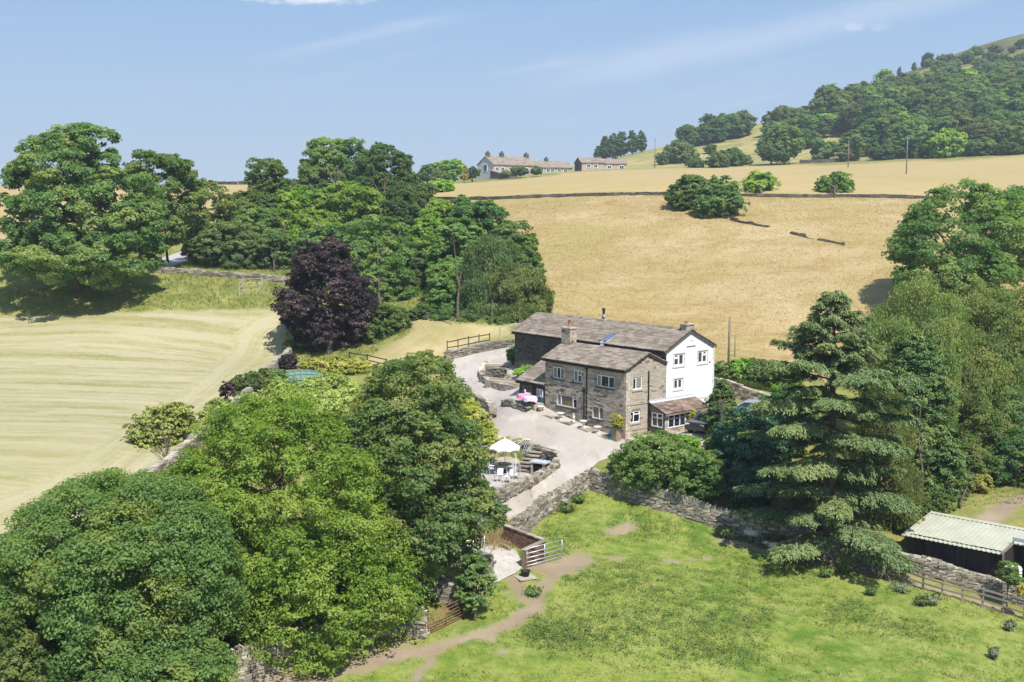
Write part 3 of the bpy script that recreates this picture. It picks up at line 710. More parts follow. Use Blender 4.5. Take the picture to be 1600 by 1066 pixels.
# ------------------------------------------------------------------ the farmhouse
FH = empty('farmhouse', tuple(HA), HROT, 'long stone farmhouse with slate roofs and a white painted gable', 'house')
rg = random.Random(11)
pF = Plane((0,0,0), X3, (0,-1,0)); pG = Plane((0,0,0), Y3, (1,0,0)); pM = Plane((0,4.28,0), X3, (0,-1,0))
wA, wB, wC, wD, wE = (-8.05,-6.74,3.78,4.69), (-5.64,-4.76,3.76,4.67), (-7.55,-5.24,1.66,2.60), (-3.11,-1.24,3.73,4.62), (-3.56,-2.31,1.21,2.16)
facade = MB(); holes = [wA, wB, wC, wD, wE]
wall_faces(facade, pF, -8.9, 0, -1.0, 5.30, holes)
wf = facade.build('front_wall', M['mortar'], FH, fix=False)
stonework('stonework', pF, -8.9, -.28, -.9, 5.28, holes, M['stone'], wf, rg, single=170, smat=M['stone_obj'], lmin=.24, lmax=.6, dark=.17, proud=.034)  # dark stones increased for weathering and painted-in shadow pits beneath stones
for i in range(22):                                             # corner quoins, long and short
    z = -.6 + i * .272
    if z > 5.1: break
    l = .42 if i % 2 else .26; q = MB()
    q.box((-l / 2 + .02, -.006 + .13, z + .13), (l / 2, .15, .13), tint=rg.uniform(.35, .9), jit=.02, rg=rg)
    l2 = .26 if i % 2 else .42
    q.box((.008 - .13, l2 / 2 + .165, z + .13), (.15, l2 / 2, .13), tint=rg.uniform(.45, .95), jit=.02, rg=rg)
    tag(q.build('quoin', M['stone'], FH), kind='stuff')
# wing gable, flush with the white gable
gA, gB = (.68,1.69,3.72,4.61), (.45,1.50,1.25,2.11)
gtop = [(0, 5.30), (2.24, 6.27), (4.28, 5.38)]
gw = MB(); wall_faces(gw, pG, 0, 4.28, -1.0, gtop, [gA, gB]); gwo = gw.build('wing_gable_wall', M['mortar'], FH, fix=False)
stonework('stonework', pG, .46, 4.26, -.9, [(0.3, 5.38), (2.24, 6.24), (4.28, 5.36)], [gA, gB], M['stone_warm'], gwo, rg, hmin=.12, hmax=.19, lmin=.28, lmax=.7, proud=.016, dark=.05, tint=(.38, .68))  # same stone as the facade, coloured lighter to paint in its sunlit side
for zz in (2.62, .72):
    b = MB(); b.box((.012, 1.5, zz), (.035, 1.45, .04), tint=.3); b.build('string_course', M['stone_warm'], gwo)
# main range, front wall (barn end and strip above the wing)
hB = (-16.2,-15.5,2.85,3.62)
mw = MB(); wall_faces(mw, pM, -17.72, 0, .8, 6.36, [hB]); mwo = mw.build('barn_wall', M['mortar_dark'], FH, fix=False)
stonework('stonework', pM, -17.72, -8.9, 1.6, 6.34, [hB], M['stone_dark'], mwo, rg, hmin=.11, hmax=.18, lmin=.22, lmax=.6, proud=.03, dark=.2)
stonework('stonework', pM, -8.9, 0, 5.2, 6.34, [], M['stone_dark'], mwo, rg, tint=(.5, 1), dark=.05)
b = MB()
b.quad((-17.72,4.28,.8), (-17.72,9.73,.8), (-17.72,9.73,6.36), (-17.72,4.28,6.36)); b.add([(-17.72,4.28,6.36), (-17.72,9.73,6.36), (-17.72,7.0,7.7)], ((0,1,2),))
b.quad((0,9.73,-1), (-17.72,9.73,.5), (-17.72,9.73,6.36), (0,9.73,6.36)); b.quad((-8.9,0,0), (-8.9,4.28,0), (-8.9,4.28,5.3), (-8.9,0,5.3))
b.add([(-8.9,0,5.3), (-8.9,4.28,5.3), (-8.9,2.24,6.27)], ((0,1,2),))
bw = b.build('rear_wall', M['mortar'], FH)
rearP = Plane((0, 9.73, 0), (-1,0,0), (0,1,0)); endP = Plane((-17.72, 9.73, 0), (0,-1,0), (-1,0,0))
stonework('stonework', rearP, 0, 17.7, 1, 6.3, [], M['stone_dark'], bw, rg, lmin=.4, lmax=.9, hmin=.2, hmax=.28)
stonework('stonework', endP, 0, 5.45, 2, [(0, 6.36), (2.73, 7.68), (5.45, 6.36)], [], M['stone_dark'], bw, rg, lmin=.4, lmax=.9, hmin=.2, hmax=.28)
stonework('stonework', Plane((-8.9, 4.28, 0), (0,-1,0), (-1,0,0)), 0, 4.28, 1, [(0, 5.38), (2.04, 6.24), (4.28, 5.3)], [], M['stone'], bw, rg)
# white gable
pW = Plane((.012,0,0), Y3, (1,0,0))
w1, w2, w3 = (5.10,6.30,5.06,6.01), (7.86,9.0,5.03,6.02), (5.13,6.17,3.26,4.10)
ww = MB(); wall_faces(ww, pW, 4.29, 9.74, -1.0, [(4.29, 6.38), (7.0, 7.70), (9.74, 6.38)], [w1, w2, w3]); wwo = ww.build('white_gable_wall', M['render'], FH, fix=False)
b = MB(); b.box((.018, 8.35, 2.30), (.012, 1.39, .03)); b.build('render_stop', M['lead'], wwo)
b = MB(); hy = 7.08                                              # blind arched recess with its sill
for k in range(9):
    a0, a1 = math.pi * k / 9, math.pi * (k + 1) / 9
    for r0, r1, o in ((.36, .46, .03),):
        ps = [(hy + r * math.cos(a), 6.60 + r * math.sin(a)) for r, a in ((r0, a0), (r1, a0), (r1, a1), (r0, a1))]
        b.prism([(p, z) for p, z in ps], 0, o, (X3, Y3, Z3))
for i in range(len(b.v)): b.v[i] = (b.v[i][0] + .014, *b.v[i][1:])
b.box((.05, hy, 6.56), (.05, .5, .035)); b.build('arched_niche', M['render'], wwo)
b = MB(); b.box((.02, 9.3, 5.05), (.03, .06, .05)); b.build('vent', M['black'], wwo)
# openings
window(FH, pF, *wA, [(0, .37, None, 'glass_curtain'), (.37, .68, None, 'glass'), (.68, 1, None, 'glass_lit')])
window(FH, pF, *wB, [(0, .52, None, 'glass_curtain'), (.52, 1, .62, 'glass')])
window(FH, pF, *wC, [(0, .2, None, 'glass_curtain'), (.2, .79, None, 'glass_lit'), (.79, 1, .78, 'glass')])
window(FH, pF, *wD, [(0, .25, None, 'glass_curtain'), (.25, .68, None, 'glass'), (.68, 1, None, 'glass')])
window(FH, pF, *wE, [(0, .58, None, 'glass_lit'), (.58, 1, None, 'glass_lit')])
window(FH, pG, *gA, [(0, .36, None, 'glass'), (.36, 1, None, 'glass_curtain')], sillmat='stone_warm')
window(FH, pG, *gB, [(0, .36, None, 'glass'), (.36, 1, .72, 'glass')], sillmat='stone_warm')
window(FH, pM, *hB, [(0, 1, .62, 'glass')], recess=.05)
for w in (w1, w2, w3): window(FH, pW, *w, [(0, .5, .66 if w is w1 else None, 'glass_grey'), (.5, 1, .66 if w is w2 else None, 'glass_grey')], sill=False, surround=True, bar=.13)
# roofs
def roof_slab(name, prof, x0, x1, mat=M['mortar_dark']):
    b = MB(); b.prism(prof, x0, x1, (X3, Y3, Z3)); return b.build(name, mat, FH)
wr = roof_slab('wing_roof', [(-.20, 5.20), (2.24, 6.28), (4.28, 5.40), (4.28, 5.30), (2.24, 6.18), (-.20, 5.10)], -9.06, .12)
n = slates(wr, (-9.1,-.24,5.19), (.16,-.24,5.19), (-9.1,2.24,6.29), (.16,2.24,6.29), M['slate'], M['slate_obj'], rg, 9, .36, .72, single=150)
slates(wr, (.16,4.28,5.40), (-9.1,4.28,5.40), (.16,2.24,6.29), (-9.1,2.24,6.29), M['slate'], M['slate_obj'], rg, 8, .36, .72)
mr = roof_slab('main_roof', [(4.06, 6.27), (7.0, 7.70), (9.95, 6.27), (9.95, 6.17), (7.0, 7.60), (4.06, 6.17)], -17.86, .10)
slates(mr, (-17.92,4.0,6.25), (.14,4.0,6.25), (-17.92,7.0,7.71), (.14,7.0,7.71), M['slate'], M['slate_obj'], rg, 10, .34, .70, single=0, tint=(.25, .72))
slates(mr, (.14,10.0,6.25), (-17.92,10.0,6.25), (.14,7.0,7.71), (-17.92,7.0,7.71), M['slate'], M['slate_obj'], rg, 11, .5, .9)
for nm, x0, x1, y, z, mt in (('main', -17.9, .12, 7.0, 7.70, 'slate_obj'), ('wing', -9.08, .14, 2.24, 6.28, 'slate_obj')):
    x = x0
    while x < x1 - .2:
        l = min(rg.uniform(.55, .8), x1 - x)
        b = MB(); b.prism([(-.17,-.045), (0,.055), (.17,-.045), (.17,.0), (0,.105), (-.17,.0)], x + .006, x + l - .006, (X3, Y3, Z3))
        o = b.build('ridge_stone', M[mt], mr if nm == 'main' else wr); o.location = (0, y, z + rg.uniform(.012, .03)); x += l
# pale mended valley line across the main roof
b = MB(); d = (Vector((0, 7.0, 7.71)) - Vector((0, 4.0, 6.25))).normalized(); nn = Vector((0, -d.z, d.y))
for k in range(7):
    p = Vector((-10.35 + k * .17, 6.8 - k * .13, 0)); p.z = 6.25 + (p.y - 4) / 3 * 1.46 + .085
    b.box(p, (.14, .10, .012), (Vector((.8, -.6 * d.y, -.6 * d.z)), d, nn), jit=.1)
b.build('flashing', M['lead'], mr)
# eaves: gutters, barge line, downpipes
b = MB(); b.box((-4.5, -.25, 5.10), (4.52, .055, .045)); b.build('gutter', M['black'], FH)
b = MB(); b.box((-8.9, 3.98, 6.15), (8.95, .055, .05)); b.build('gutter', M['black'], FH)
for x, zt, zb in ((-4.13, 5.12, .2), (-4.42, 3.32, .2)):
    b = MB(); b.tube([(x, -.07, zb), (x, -.07, zt)], .045, 8); b.box((x, -.10, zt - .12), (.10, .09, .10))
    for z in (1.2, 2.4, 3.1): b.box((x, -.05, z), (.075, .05, .025))
    b.build('downpipe', M['black'], FH)
b = MB(); b.tube([(.07, 2.33, .2), (.07, 2.33, 5.0)], .05, 8)
for z in (1.2, 2.8, 4.2): b.box((.05, 2.33, z), (.05, .08, .025))
b.build('downpipe', M['black'], FH)
b = MB(); b.tube([(.07, 9.72, 2.2), (.07, 9.72, 6.2)], .04, 6); b.box((.02, 9.86, 6.26), (.06, .1, .05)); b.build('downpipe', M['white'], FH)
b = MB(); v = [(.125, 4.0, 6.17), (.125, 7.0, 7.62), (.125, 9.98, 6.17)]
for a, c in zip(v, v[1:]):
    a, c = Vector(a), Vector(c); dd = (c - a); L = dd.length; dd /= L; b.box((a + c) / 2, (.02, L / 2, .055), (Vector(X3), dd, Vector(X3).cross(dd)))
b.build('barge_board', M['stone_dark'], FH)
# chimneys
def chimney(x0, x1, y0, y1, z0, z1, mat, capmat, pots, dark=.1):
    b = MB(); b.box(((x0+x1)/2, (y0+y1)/2, (z0+z1)/2), ((x1-x0)/2 - .02, (y1-y0)/2 - .02, (z1-z0)/2)); c = b.build('chimney', M['mortar'], FH)
    kw = dict(hmin=.14, hmax=.2, lmin=.22, lmax=.5, proud=.02, dark=dark)
    for pl, l in ((Plane((x0, y0+.02, 0), X3, (0,-1,0)), x1-x0), (Plane((x1-.02, y0, 0), Y3, (1,0,0)), y1-y0), (Plane((x0+.02, y1, 0), (0,-1,0), (-1,0,0)), y1-y0), (Plane((x1, y1-.02, 0), (-1,0,0), (0,1,0)), x1-x0)):
        stonework('stonework', pl, 0, l, z0, z1, [], M[mat], c, rg, **kw)
    b = MB(); b.box(((x0+x1)/2, (y0+y1)/2, z1 + .04), ((x1-x0)/2 + .06, (y1-y0)/2 + .06, .045)); b.build('capstone', M[capmat], c)
    for px, py, hgt in pots:
        b = MB(); b.lathe([(.15, 0), (.15, .05), (.12, .08), (.105, hgt - .06), (.13, hgt - .04), (.13, hgt), (.09, hgt), (.09, hgt - .1)], (px, py, z1 + .08)); b.build('chimney_pot', M['terracotta'], c, True)
    return c
chimney(-9.02, -8.0, 1.8, 2.5, 5.4, 7.50, 'stone', 'stone_warm', [(-8.45, 2.15, .62)])
b = MB(); b.box((-8.5, 1.95, 6.12), (.6, .35, .03), (Vector(X3), Vector((0,.914,.405)), Vector((0,-.405,.914)))); b.build('flashing', M['lead'], FH)
chimney(-.62, -.06, 6.6, 7.5, 6.9, 8.12, 'stone', 'stone_warm', [(-.35, 6.88, .22)])
b = MB(); b.tube([(-.68, 6.58, 7.4), (-.68, 6.58, 8.2)], .035, 6); b.build('vent_pipe', M['black'], FH)
b = MB(); b.box((-9.5, 7.0, 7.76), (.42, .36, .11)); b.build('stove_plinth', M['stone_warm'], FH)
b = MB(); b.lathe([(.14, 0), (.13, .25), (.10, .28), (.10, .70), (.14, .72), (.14, .84), (.05, .9)], (-9.5, 7.0, 7.87)); b.build('stove_pipe', M['black'], FH, True)
b = MB(); b.box((-9.4, 6.97, 8.13), (.05, .115, .12)); b.build('pipe_band', M['lead'], FH)
# rooflight dormer with its raised glass
d = (Vector((0, 7.0, 7.71)) - Vector((0, 4.0, 6.25))).normalized(); nn = Vector((0, -d.z, d.y))
rl = MB(); rl.box((-6.42, 3.86, 6.10), (.22, .05, .30)); rlo = rl.build('rooflight', M['white'], FH)
b = MB(); b.box(Vector((-6.52, 4.60, 6.70)), (.36, .86, .035), (Vector(X3), Vector((0,.93,.367)), Vector((0,-.367,.93)))); b.build('rooflight_frame', M['lead'], rlo)
for x in (-6.70, -6.34):
    b = MB(); b.box(Vector((x, 4.64, 6.752)), (.155, .76, .014), (Vector(X3), Vector((0,.93,.367)), Vector((0,-.367,.93)))); b.build('pane', M['glass_blue'], rlo)
b = MB(); b.box((-6.8, 4.1, 6.2), (.03, .3, .34)); b.box((-6.2, 4.1, 6.2), (.03, .3, .34)); b.build('cheek', M['black'], rlo)
# lean-to porch on the facade's end
lp = Plane((0, .10, 0), X3, (0,-1,0)); lh = (-10.0,-9.12,1.45,2.78)
b = MB(); wall_faces(b, lp, -12.2, -8.9, .6, 3.06, [lh]); lo = b.build('lean_to_wall', M['mortar_dark'], FH, fix=False)
stonework('stonework', lp, -12.2, -10.35, 1.2, 3.04, [lh], M['stone_dark'], lo, rg, dark=.12, tint=(.2, .9)); stonework('stonework', lp, -9.1, -8.9, 1.2, 3.04, [], M['stone_dark'], lo, rg)
b = MB(); b.quad((-12.2,.1,.6), (-12.2,4.28,.6), (-12.2,4.28,5.0), (-12.2,.1,3.06)); lw = b.build('lean_to_wall', M['mortar'], FH, fix=False)
stonework('stonework', Plane((-12.2, 4.28, 0), (0,-1,0), (-1,0,0)), 0, 4.18, 1.2, [(0, 4.98), (4.18, 3.05)], [], M['stone_dark'], lw, rg)
lr = roof_slab('lean_to_roof', [(-.12, 3.05), (4.27, 5.09), (4.27, 5.0), (-.12, 2.96)], -12.33, -8.93)
slates(lr, (-12.36,-.16,3.05), (-8.93,-.16,3.05), (-12.36,4.25,5.10), (-8.93,4.25,5.10), M['slate'], M['slate_obj'], rg, 15, .36, .7, single=60, diminish=.3)
b = MB(); b.box((-10.6, -.20, 2.95), (1.72, .05, .045)); b.tube([(-10.45, -.0, 1.2), (-10.45, -.0, 2.95)], .04, 6); b.build('gutter', M['black'], lr)
dm = MB(); dm.box((-9.56, .06, 2.0), (.44, .03, .62)); do = dm.build('door', M['bluepaint'], FH)
for x0, x1 in ((-9.92, -9.62), (-9.52, -9.24)):
    window(do, Plane((0,.06,0), X3, (0,-1,0)), x0, x1, 2.05, 2.7, [(0, 1, None, 'glass_lit')], recess=-.045, sill=False, name='door_light', bar=.05)
b = MB(); b.tube([(-9.28, .0, 1.95), (-9.28, -.04, 1.95), (-9.38, -.04, 1.95)], .014, 6); b.build('handle', M['galv'], do)
# garden room on the gable
gx1 = 1.62; z_e, z_t = 1.95, 2.60
b = MB(); s1 = Plane((gx1, 0, 0), Y3, (1,0,0)); s0 = Plane((0, 2.45, 0), X3, (0,-1,0))
oh1, oh2 = (2.82,4.75,.82,1.80), (5.55,6.95,.98,1.80); os_ = (.30,1.45,.86,1.92)
wall_faces(b, s1, 2.45, 7.15, -.6, z_e - .02, [oh1, oh2]); wall_faces(b, s0, 0.02, gx1, -.6, [(0.02, z_t - .05), (gx1, z_e - .02)], [os_])
gr = b.build('garden_room_wall', M['mortar'], FH, fix=False)
stonework('stonework', s1, 2.45, 7.15, -.5, z_e - .05, [oh1, oh2, (4.9,5.4,-.6,1.8)], M['stone_warm'], gr, rg, tint=(.3, .9)); stonework('stonework', s0, .02, gx1, -.5, z_e - .05, [os_], M['stone_dark'], gr, rg)
window(gr, s1, *oh1, [(0, .34, .68, 'glass'), (.34, .67, .68, 'glass'), (.67, 1, .68, 'glass')], recess=.03, sill=False, bar=.07)
window(gr, s1, *oh2, [(0, .5, .62, 'glass'), (.5, 1, .62, 'glass')], recess=.03, sill=False, bar=.08)
window(gr, s0, *os_, [(0, .5, .66, 'glass'), (.5, 1, .66, 'glass')], recess=.03, sill=False, bar=.07)
b = MB(); b.box((gx1 + .01, 5.15, .75), (.03, .26, 1.0)); b.build('door', M['black'], gr)
b = MB(); b.prism([(0.02, z_t), (gx1 + .18, z_e), (gx1 + .18, z_e - .07), (0.02, z_t - .07)], 2.36, 7.26, ((0,1,0), (1,0,0), (0,0,1))); gro = b.build('garden_room_roof', M['mortar_dark'], FH)
slates(gro, (gx1 + .20, 2.30, z_e), (gx1 + .20, 7.30, z_e), (.10, 2.30, z_t), (.10, 7.30, z_t), M['tile_brown'], M['tile_brown'], rg, 6, .32, .6, single=62, th=.024)
b = MB(); b.box((.10, 4.8, z_t + .09), (.05, 2.5, .085)); b.box((.24, 4.8, z_t + .03), (.16, 2.5, .02), (Vector((.93,0,-.37)), Vector(Y3), Vector((.37,0,.93)))); b.build('flashing', M['lead'], gro)
b = MB(); b.box((gx1 + .23, 4.8, z_e - .08), (.05, 2.46, .05)); b.build('gutter', M['tile_brown'], gro)
# interior boxes, unseen and black, added to stop light showing through the shell
b = MB(); b.box((-4.45, 2.15, 2.6), (4.2, 1.75, 2.5)); b.box((-8.8, 7.0, 3.2), (8.7, 2.5, 3.0)); b.box((-10.5, 2.3, 1.6), (1.5, 1.9, 1.2)); b.box((.75, 4.8, .6), (.7, 2.2, 1.1)); b.build('interior_blocker', M['black'], FH)
# ------------------------------------------------------------------ dry stone walls, fences, gates
def along(pts, step):
    P = [np.asarray(p, float)[:2] for p in pts]; out = []; s = 0
    for a, b in zip(P, P[1:]):
        L = float(np.hypot(*(b - a))); d = (b - a) / max(L, 1e-9); t = 0
        while t < L: out.append((a + d * t, d, s + t)); t += step
        s += L
    out.append((P[-1], d, s)); return out
class Path:
    def __init__(s, pts):
        s.P = [np.asarray(p, float)[:2] for p in pts]; s.c = [0.]
        for a, b in zip(s.P, s.P[1:]): s.c.append(s.c[-1] + float(np.hypot(*(b - a))))
        s.L = s.c[-1]
    def at(s, t):
        t = min(max(t, 0), s.L); i = 0
        while i < len(s.c) - 2 and s.c[i+1] < t: i += 1
        a, b = s.P[i], s.P[i+1]; d = (b - a) / max(1e-9, s.c[i+1] - s.c[i]); return a + d * (t - s.c[i]), d
def smooth(pts, n=6):
    P = [np.asarray(p, float)[:2] for p in pts]; P = [2 * P[0] - P[1]] + P + [2 * P[-1] - P[-2]]; out = []
    for i in range(1, len(P) - 2):
        a, b, c, d = P[i-1:i+3]
        for k in range(n):
            t = k / n; out.append(.5 * (2*b + (c-a)*t + (2*a-5*b+4*c-d)*t*t + (3*b-a-3*c+d)*t**3))
    out.append(P[-2]); return out
def stone_wall(name, pts, h, label, group=None, th=.48, cope='upright', single=0, mat='drystone', seed=0, lmin=.22, lmax=.55, hmin=.10, hmax=.17, base=None, cat='wall', rough=1.0, top=None, gaps=(), faces=(1, -1), core='mortar_dark', parent=None, lvl=None):
    rg = random.Random(seed + 17); pa = Path(pts); c0, _ = pa.at(pa.L / 2)
    zc = hs(*c0)
    root = parent or empty(name, (c0[0], c0[1], zc), 0, label, cat, group)
    o = np.array([c0[0], c0[1], zc])
    zb = (lambda p: hs(*p)) if base is None else (lambda p: base)
    N = max(2, int(pa.L / .5)); ss = [pa.L * i / N for i in range(N + 1)]
    bz = [zb(pa.at(s)[0]) for s in ss]; tz = [(top - b) if top is not None else h * (1 + rough * .06 * math.sin(s * 1.7 + seed) + rough * .05 * math.sin(s * .61)) for s, b in zip(ss, bz)]
    bzf = lambda s: float(np.interp(s, ss, bz)); hf = lambda s: max(.0, float(np.interp(s, ss, tz)) * (0.08 if any(a < s < b for a, b in gaps) else 1))
    cm = MB(); prev = None
    for s in ss:
        p, d = pa.at(s); n = np.array([-d[1], d[0]]); z0, z1 = bzf(s) - .4, bzf(s) + hf(s) - .05
        cur = [np.r_[p + n * k, z] - o for k, z in ((th * .5 - .06, z0), (-th * .5 + .06, z0), (-th * .4 + .05, z1), (th * .4 - .05, z1))]
        if prev is None: cm.add(cur, ((0,1,2,3),))
        else:
            m = len(cm.v); cm.v += [tuple(q) for q in prev + cur]; cm.t += [.2] * 8
            cm.f += [(m, m+1, m+5, m+4), (m+1, m+2, m+6, m+5), (m+2, m+3, m+7, m+6), (m+3, m, m+4, m+7)]
        prev = cur
    cm.add(prev, ((3,2,1,0),)); cr = cm.build('core', M[core], root)
    L = []
    for side in faces:
        z = -.3
        hm = max(tz)
        while z < hm:
            hh = rg.uniform(hmin, hmax); s = rg.uniform(-.2, 0)
            while s < pa.L:
                l = rg.uniform(lmin, lmax); m = s + l / 2
                if 0 < m < pa.L and z + hh * .6 < hf(m):
                    p, d = pa.at(m); n = np.array([-d[1], d[0]]) * side; f = max(0, z) / max(.2, h)
                    off = th * (.5 - .1 * f) - .05 + rg.uniform(-.02, .03) * rough
                    L.append((np.r_[p + n * off, bzf(m) + z + hh / 2], l, hh, (np.r_[d, (bzf(m+.1) - bzf(m-.1)) / .2 * .7], np.r_[n, .08], np.array([0, 0, 1.])), z, side))
                s += l
            z += hh
    for m, s in ((0, 1), (pa.L, -1)):                              # wall heads
        p, d = pa.at(m); z = -.2
        while z < hf(m):
            hh = rg.uniform(hmin, hmax); n = np.array([-d[1], d[0]])
            L.append((np.r_[p + d * s * .05, bzf(m) + z + hh / 2], th * .85, hh, (np.r_[n, 0], np.r_[-d * s, 0], np.array([0, 0, 1.])), z, 0)); z += hh
    mb = MB(); vis = sorted(range(len(L)), key=lambda i: -L[i][1] * L[i][2] * (1 if L[i][4] > 0 else 0))[:single]; vis = set(vis)
    for i, (c, l, hh, ax, z, sd_) in enumerate(L):
        dep = rg.uniform(.10, .14)
        if i in vis: piece('stone', M[mat + '_obj'], root, c - o, (l - .02, dep * 2, hh - .018), ax, rg.randrange(6), .09)
        else: mb.box(c - o, ((l - .02) / 2, dep, (hh - .018) / 2), ax, rg.uniform(.1, .9), .10 * min(1, rough), rg)
    if mb.v: tag(mb.build('stones', M[mat], root), kind='stuff')
    if cope:
        cb = MB(); s = 0
        while s < pa.L:
            if cope == 'upright': w, hh, dp = rg.uniform(.07, .16), rg.uniform(.2, .36), th * .38
            elif cope == 'low': w, hh, dp = rg.uniform(.2, .45), rg.uniform(.08, .16), th * .42
            else: w, hh, dp = rg.uniform(.5, .9), .07, th * .5 + .03
            m = min(s + w / 2, pa.L); p, d = pa.at(m); n = np.array([-d[1], d[0]]); zt = bzf(m) + hf(m)
            if hf(m) > .3:
                lean = rg.uniform(-.25, .25) if cope == 'upright' else rg.uniform(-.04, .04) * rough
                dz = np.array([d[0], d[1], (bzf(m+.1) - bzf(m-.1)) / .2]); u = np.r_[d * lean, 1.0]; u /= np.linalg.norm(u)
                cb.box(np.r_[p, zt + hh / 2 - .07] - o, (w / 2 - .008, dp * rg.uniform(.85, 1.1), hh / 2), (dz, np.r_[n, 0], u), rg.uniform(.25, 1), .1 if cope != 'flat' else .02, rg)
            s += w
        if cb.v: tag(cb.build('coping', M[mat], root), kind='stuff')
    return root
def WP(pts): return GL(pts)
W_ = lambda *a, **k: stone_wall('stone_wall', *a, **k)
W_(smooth(WP([(806,842),(850,804),(885,783),(912,765),(920,759)])), 1.0, 'pale dry stone wall between the lower drive and the paddock', single=110, seed=1)
W_(smooth(WP([(924,762),(960,773),(1000,785),(1080,808),(1150,832),(1210,846),(1290,868),(1372,890)])), 1.15, 'long dry stone wall in tree shade along the top of the paddock', single=180, seed=2)
W_(WP([(1383,882),(1440,896),(1500,913),(1560,931),(1600,943),(1700,972)]), .95, 'rough dry stone wall behind the rail fence by the shed', single=120, seed=3, cope='low')
W_(WP([(664,995),(640,989),(622,983),(560,1002),(480,1028),(400,1052),(340,1070)]), 1.25, 'tall dry stone wall ending at the rusty gate post', single=150, seed=4, lmax=.6)
W_(smooth(WP([(452,557),(428,580),(396,612),(345,662),(296,706),(232,760),(150,815),(40,880)])), .85, 'tumbled dry stone wall below the hay field', seed=5, cope='low')
W_(smooth(WP([(250,426),(300,429),(380,435),(448,442)])), .6, 'dark dry stone wall on the bank above the hay field', seed=6, cope='low', lmin=.4, lmax=.9, hmin=.15, hmax=.25)
W_(WP([(-120,404),(-20,407),(40,405),(90,412)]), .9, 'dry stone wall at the foot of the big spreading tree', seed=16, cope='low', lmin=.4, lmax=.9, hmin=.15, hmax=.25)
W_(WP([(672,312),(760,312),(850,308.5),(940,306),(1000,304.5),(1060,305)]), .42, 'dark field wall between the golden meadow and the pale upper field', seed=7, cope='low', lmin=.6, lmax=1.4, hmin=.25, hmax=.4, th=.7,  mat='stone_dark')
W_(WP([(1150,307),(1200,307.5),(1260,308.5),(1330,308),(1400,309),(1450,311)]), .42, 'dark field wall running between the two round hawthorns', seed=8, cope='low', lmin=.6, lmax=1.4, hmin=.25, hmax=.4, th=.7, mat='stone_dark', )
W_(WP([(1120,338),(1160,348),(1200,355)]), .3, 'collapsed stretch of wall beside the hawthorn thicket', seed=9, mat='stone_dark', cope='low', lmin=.5, lmax=1.0, hmin=.2, hmax=.3, gaps=((2,3),), rough=3)
W_(WP([(1238,365),(1262,371),(1290,377),(1318,383)]), .26, 'last crumbled stones of a wall out in the meadow', seed=10, mat='stone_dark', cope='low', lmin=.5, lmax=1.0, hmin=.2, hmax=.3, gaps=((2.2,4.5),), rough=3)
W_(WP([(285,288.5),(340,288.5),(400,288.5),(480,288.5)]), .75, 'dark wall along the skyline behind the trees', seed=11, cope='low', lmin=.8, lmax=2, hmin=.2, hmax=.3, th=.8, mat='stone_dark')
W_(WP([(1114,610),(1140,618),(1175,630),(1210,643),(1240,655)]), 1.15, 'brown retaining wall below the lane beside the white gable', seed=12, cope='flat', mat='drystone')
W_(WP([(1250,256),(1300,254),(1340,251)]), 1.3, 'short far wall at the foot of the hill', seed=13, cope='low', lmin=1, lmax=2, hmin=.3, hmax=.5, th=.8, mat='stone_dark')
W_(WP([(1450,244),(1530,243),(1640,240)]), 1.3, 'far wall along the edge of the wood above the pale field', seed=14, cope='low', lmin=1, lmax=2, hmin=.3, hmax=.5, th=.8, mat='stone_dark')
W_(smooth(WP([(698,561),(735,553),(765,546.5),(800,541),(808,540)])), .75, 'low curved stone wall edging the far side of the drive', seed=15, cope='flat', lmin=.3, lmax=.7)
W_(WP([(767,897),(742,890),(716,883),(690,878)]), 1.1, 'stone yard wall under the sycamore by the pen', seed=18, cope='flat')
W_(WP([(646,925),(690,938),(728,948)]), 1.1, 'shaded stone wall behind the rusty gate', seed=19, cope='flat')
W_(smooth(WP([(730,614),(750,631),(767,640),(770,655)])), .55, 'stub of stone wall beside the yellow green hedge', seed=20, cope='flat')
# terrace walls
tw = GL([(836,719.5),(852,721),(864,724),(868.5,730),(860,739),(850,744.5),(831,753),(812,761.5),(794,769.5),(777,778),(750,792)])
W_(smooth(tw, 4), .5, 'curved stone wall round the sunken terrace', seed=21, cope='low', single=100, th=.36)
tb = [PZ(u, v, TZ)[:2] for u, v in ((742,724),(770,716),(792,710.5),(812,714))]
W_(tb, 0, 'back retaining wall of the sunken terrace', seed=22, cope='flat', base=TZ - .2, top=TZ + 1.15, th=.4)
tc_ = [PZ(u, v, TZ)[:2] for u, v in ((838,726),(853,730),(866,734))]
W_(tc_, 0, 'dark retaining wall above the stone barbecue niche', seed=23, cope='flat', base=TZ - .2, top=TZ + 1.35, th=.4, mat='drystone')
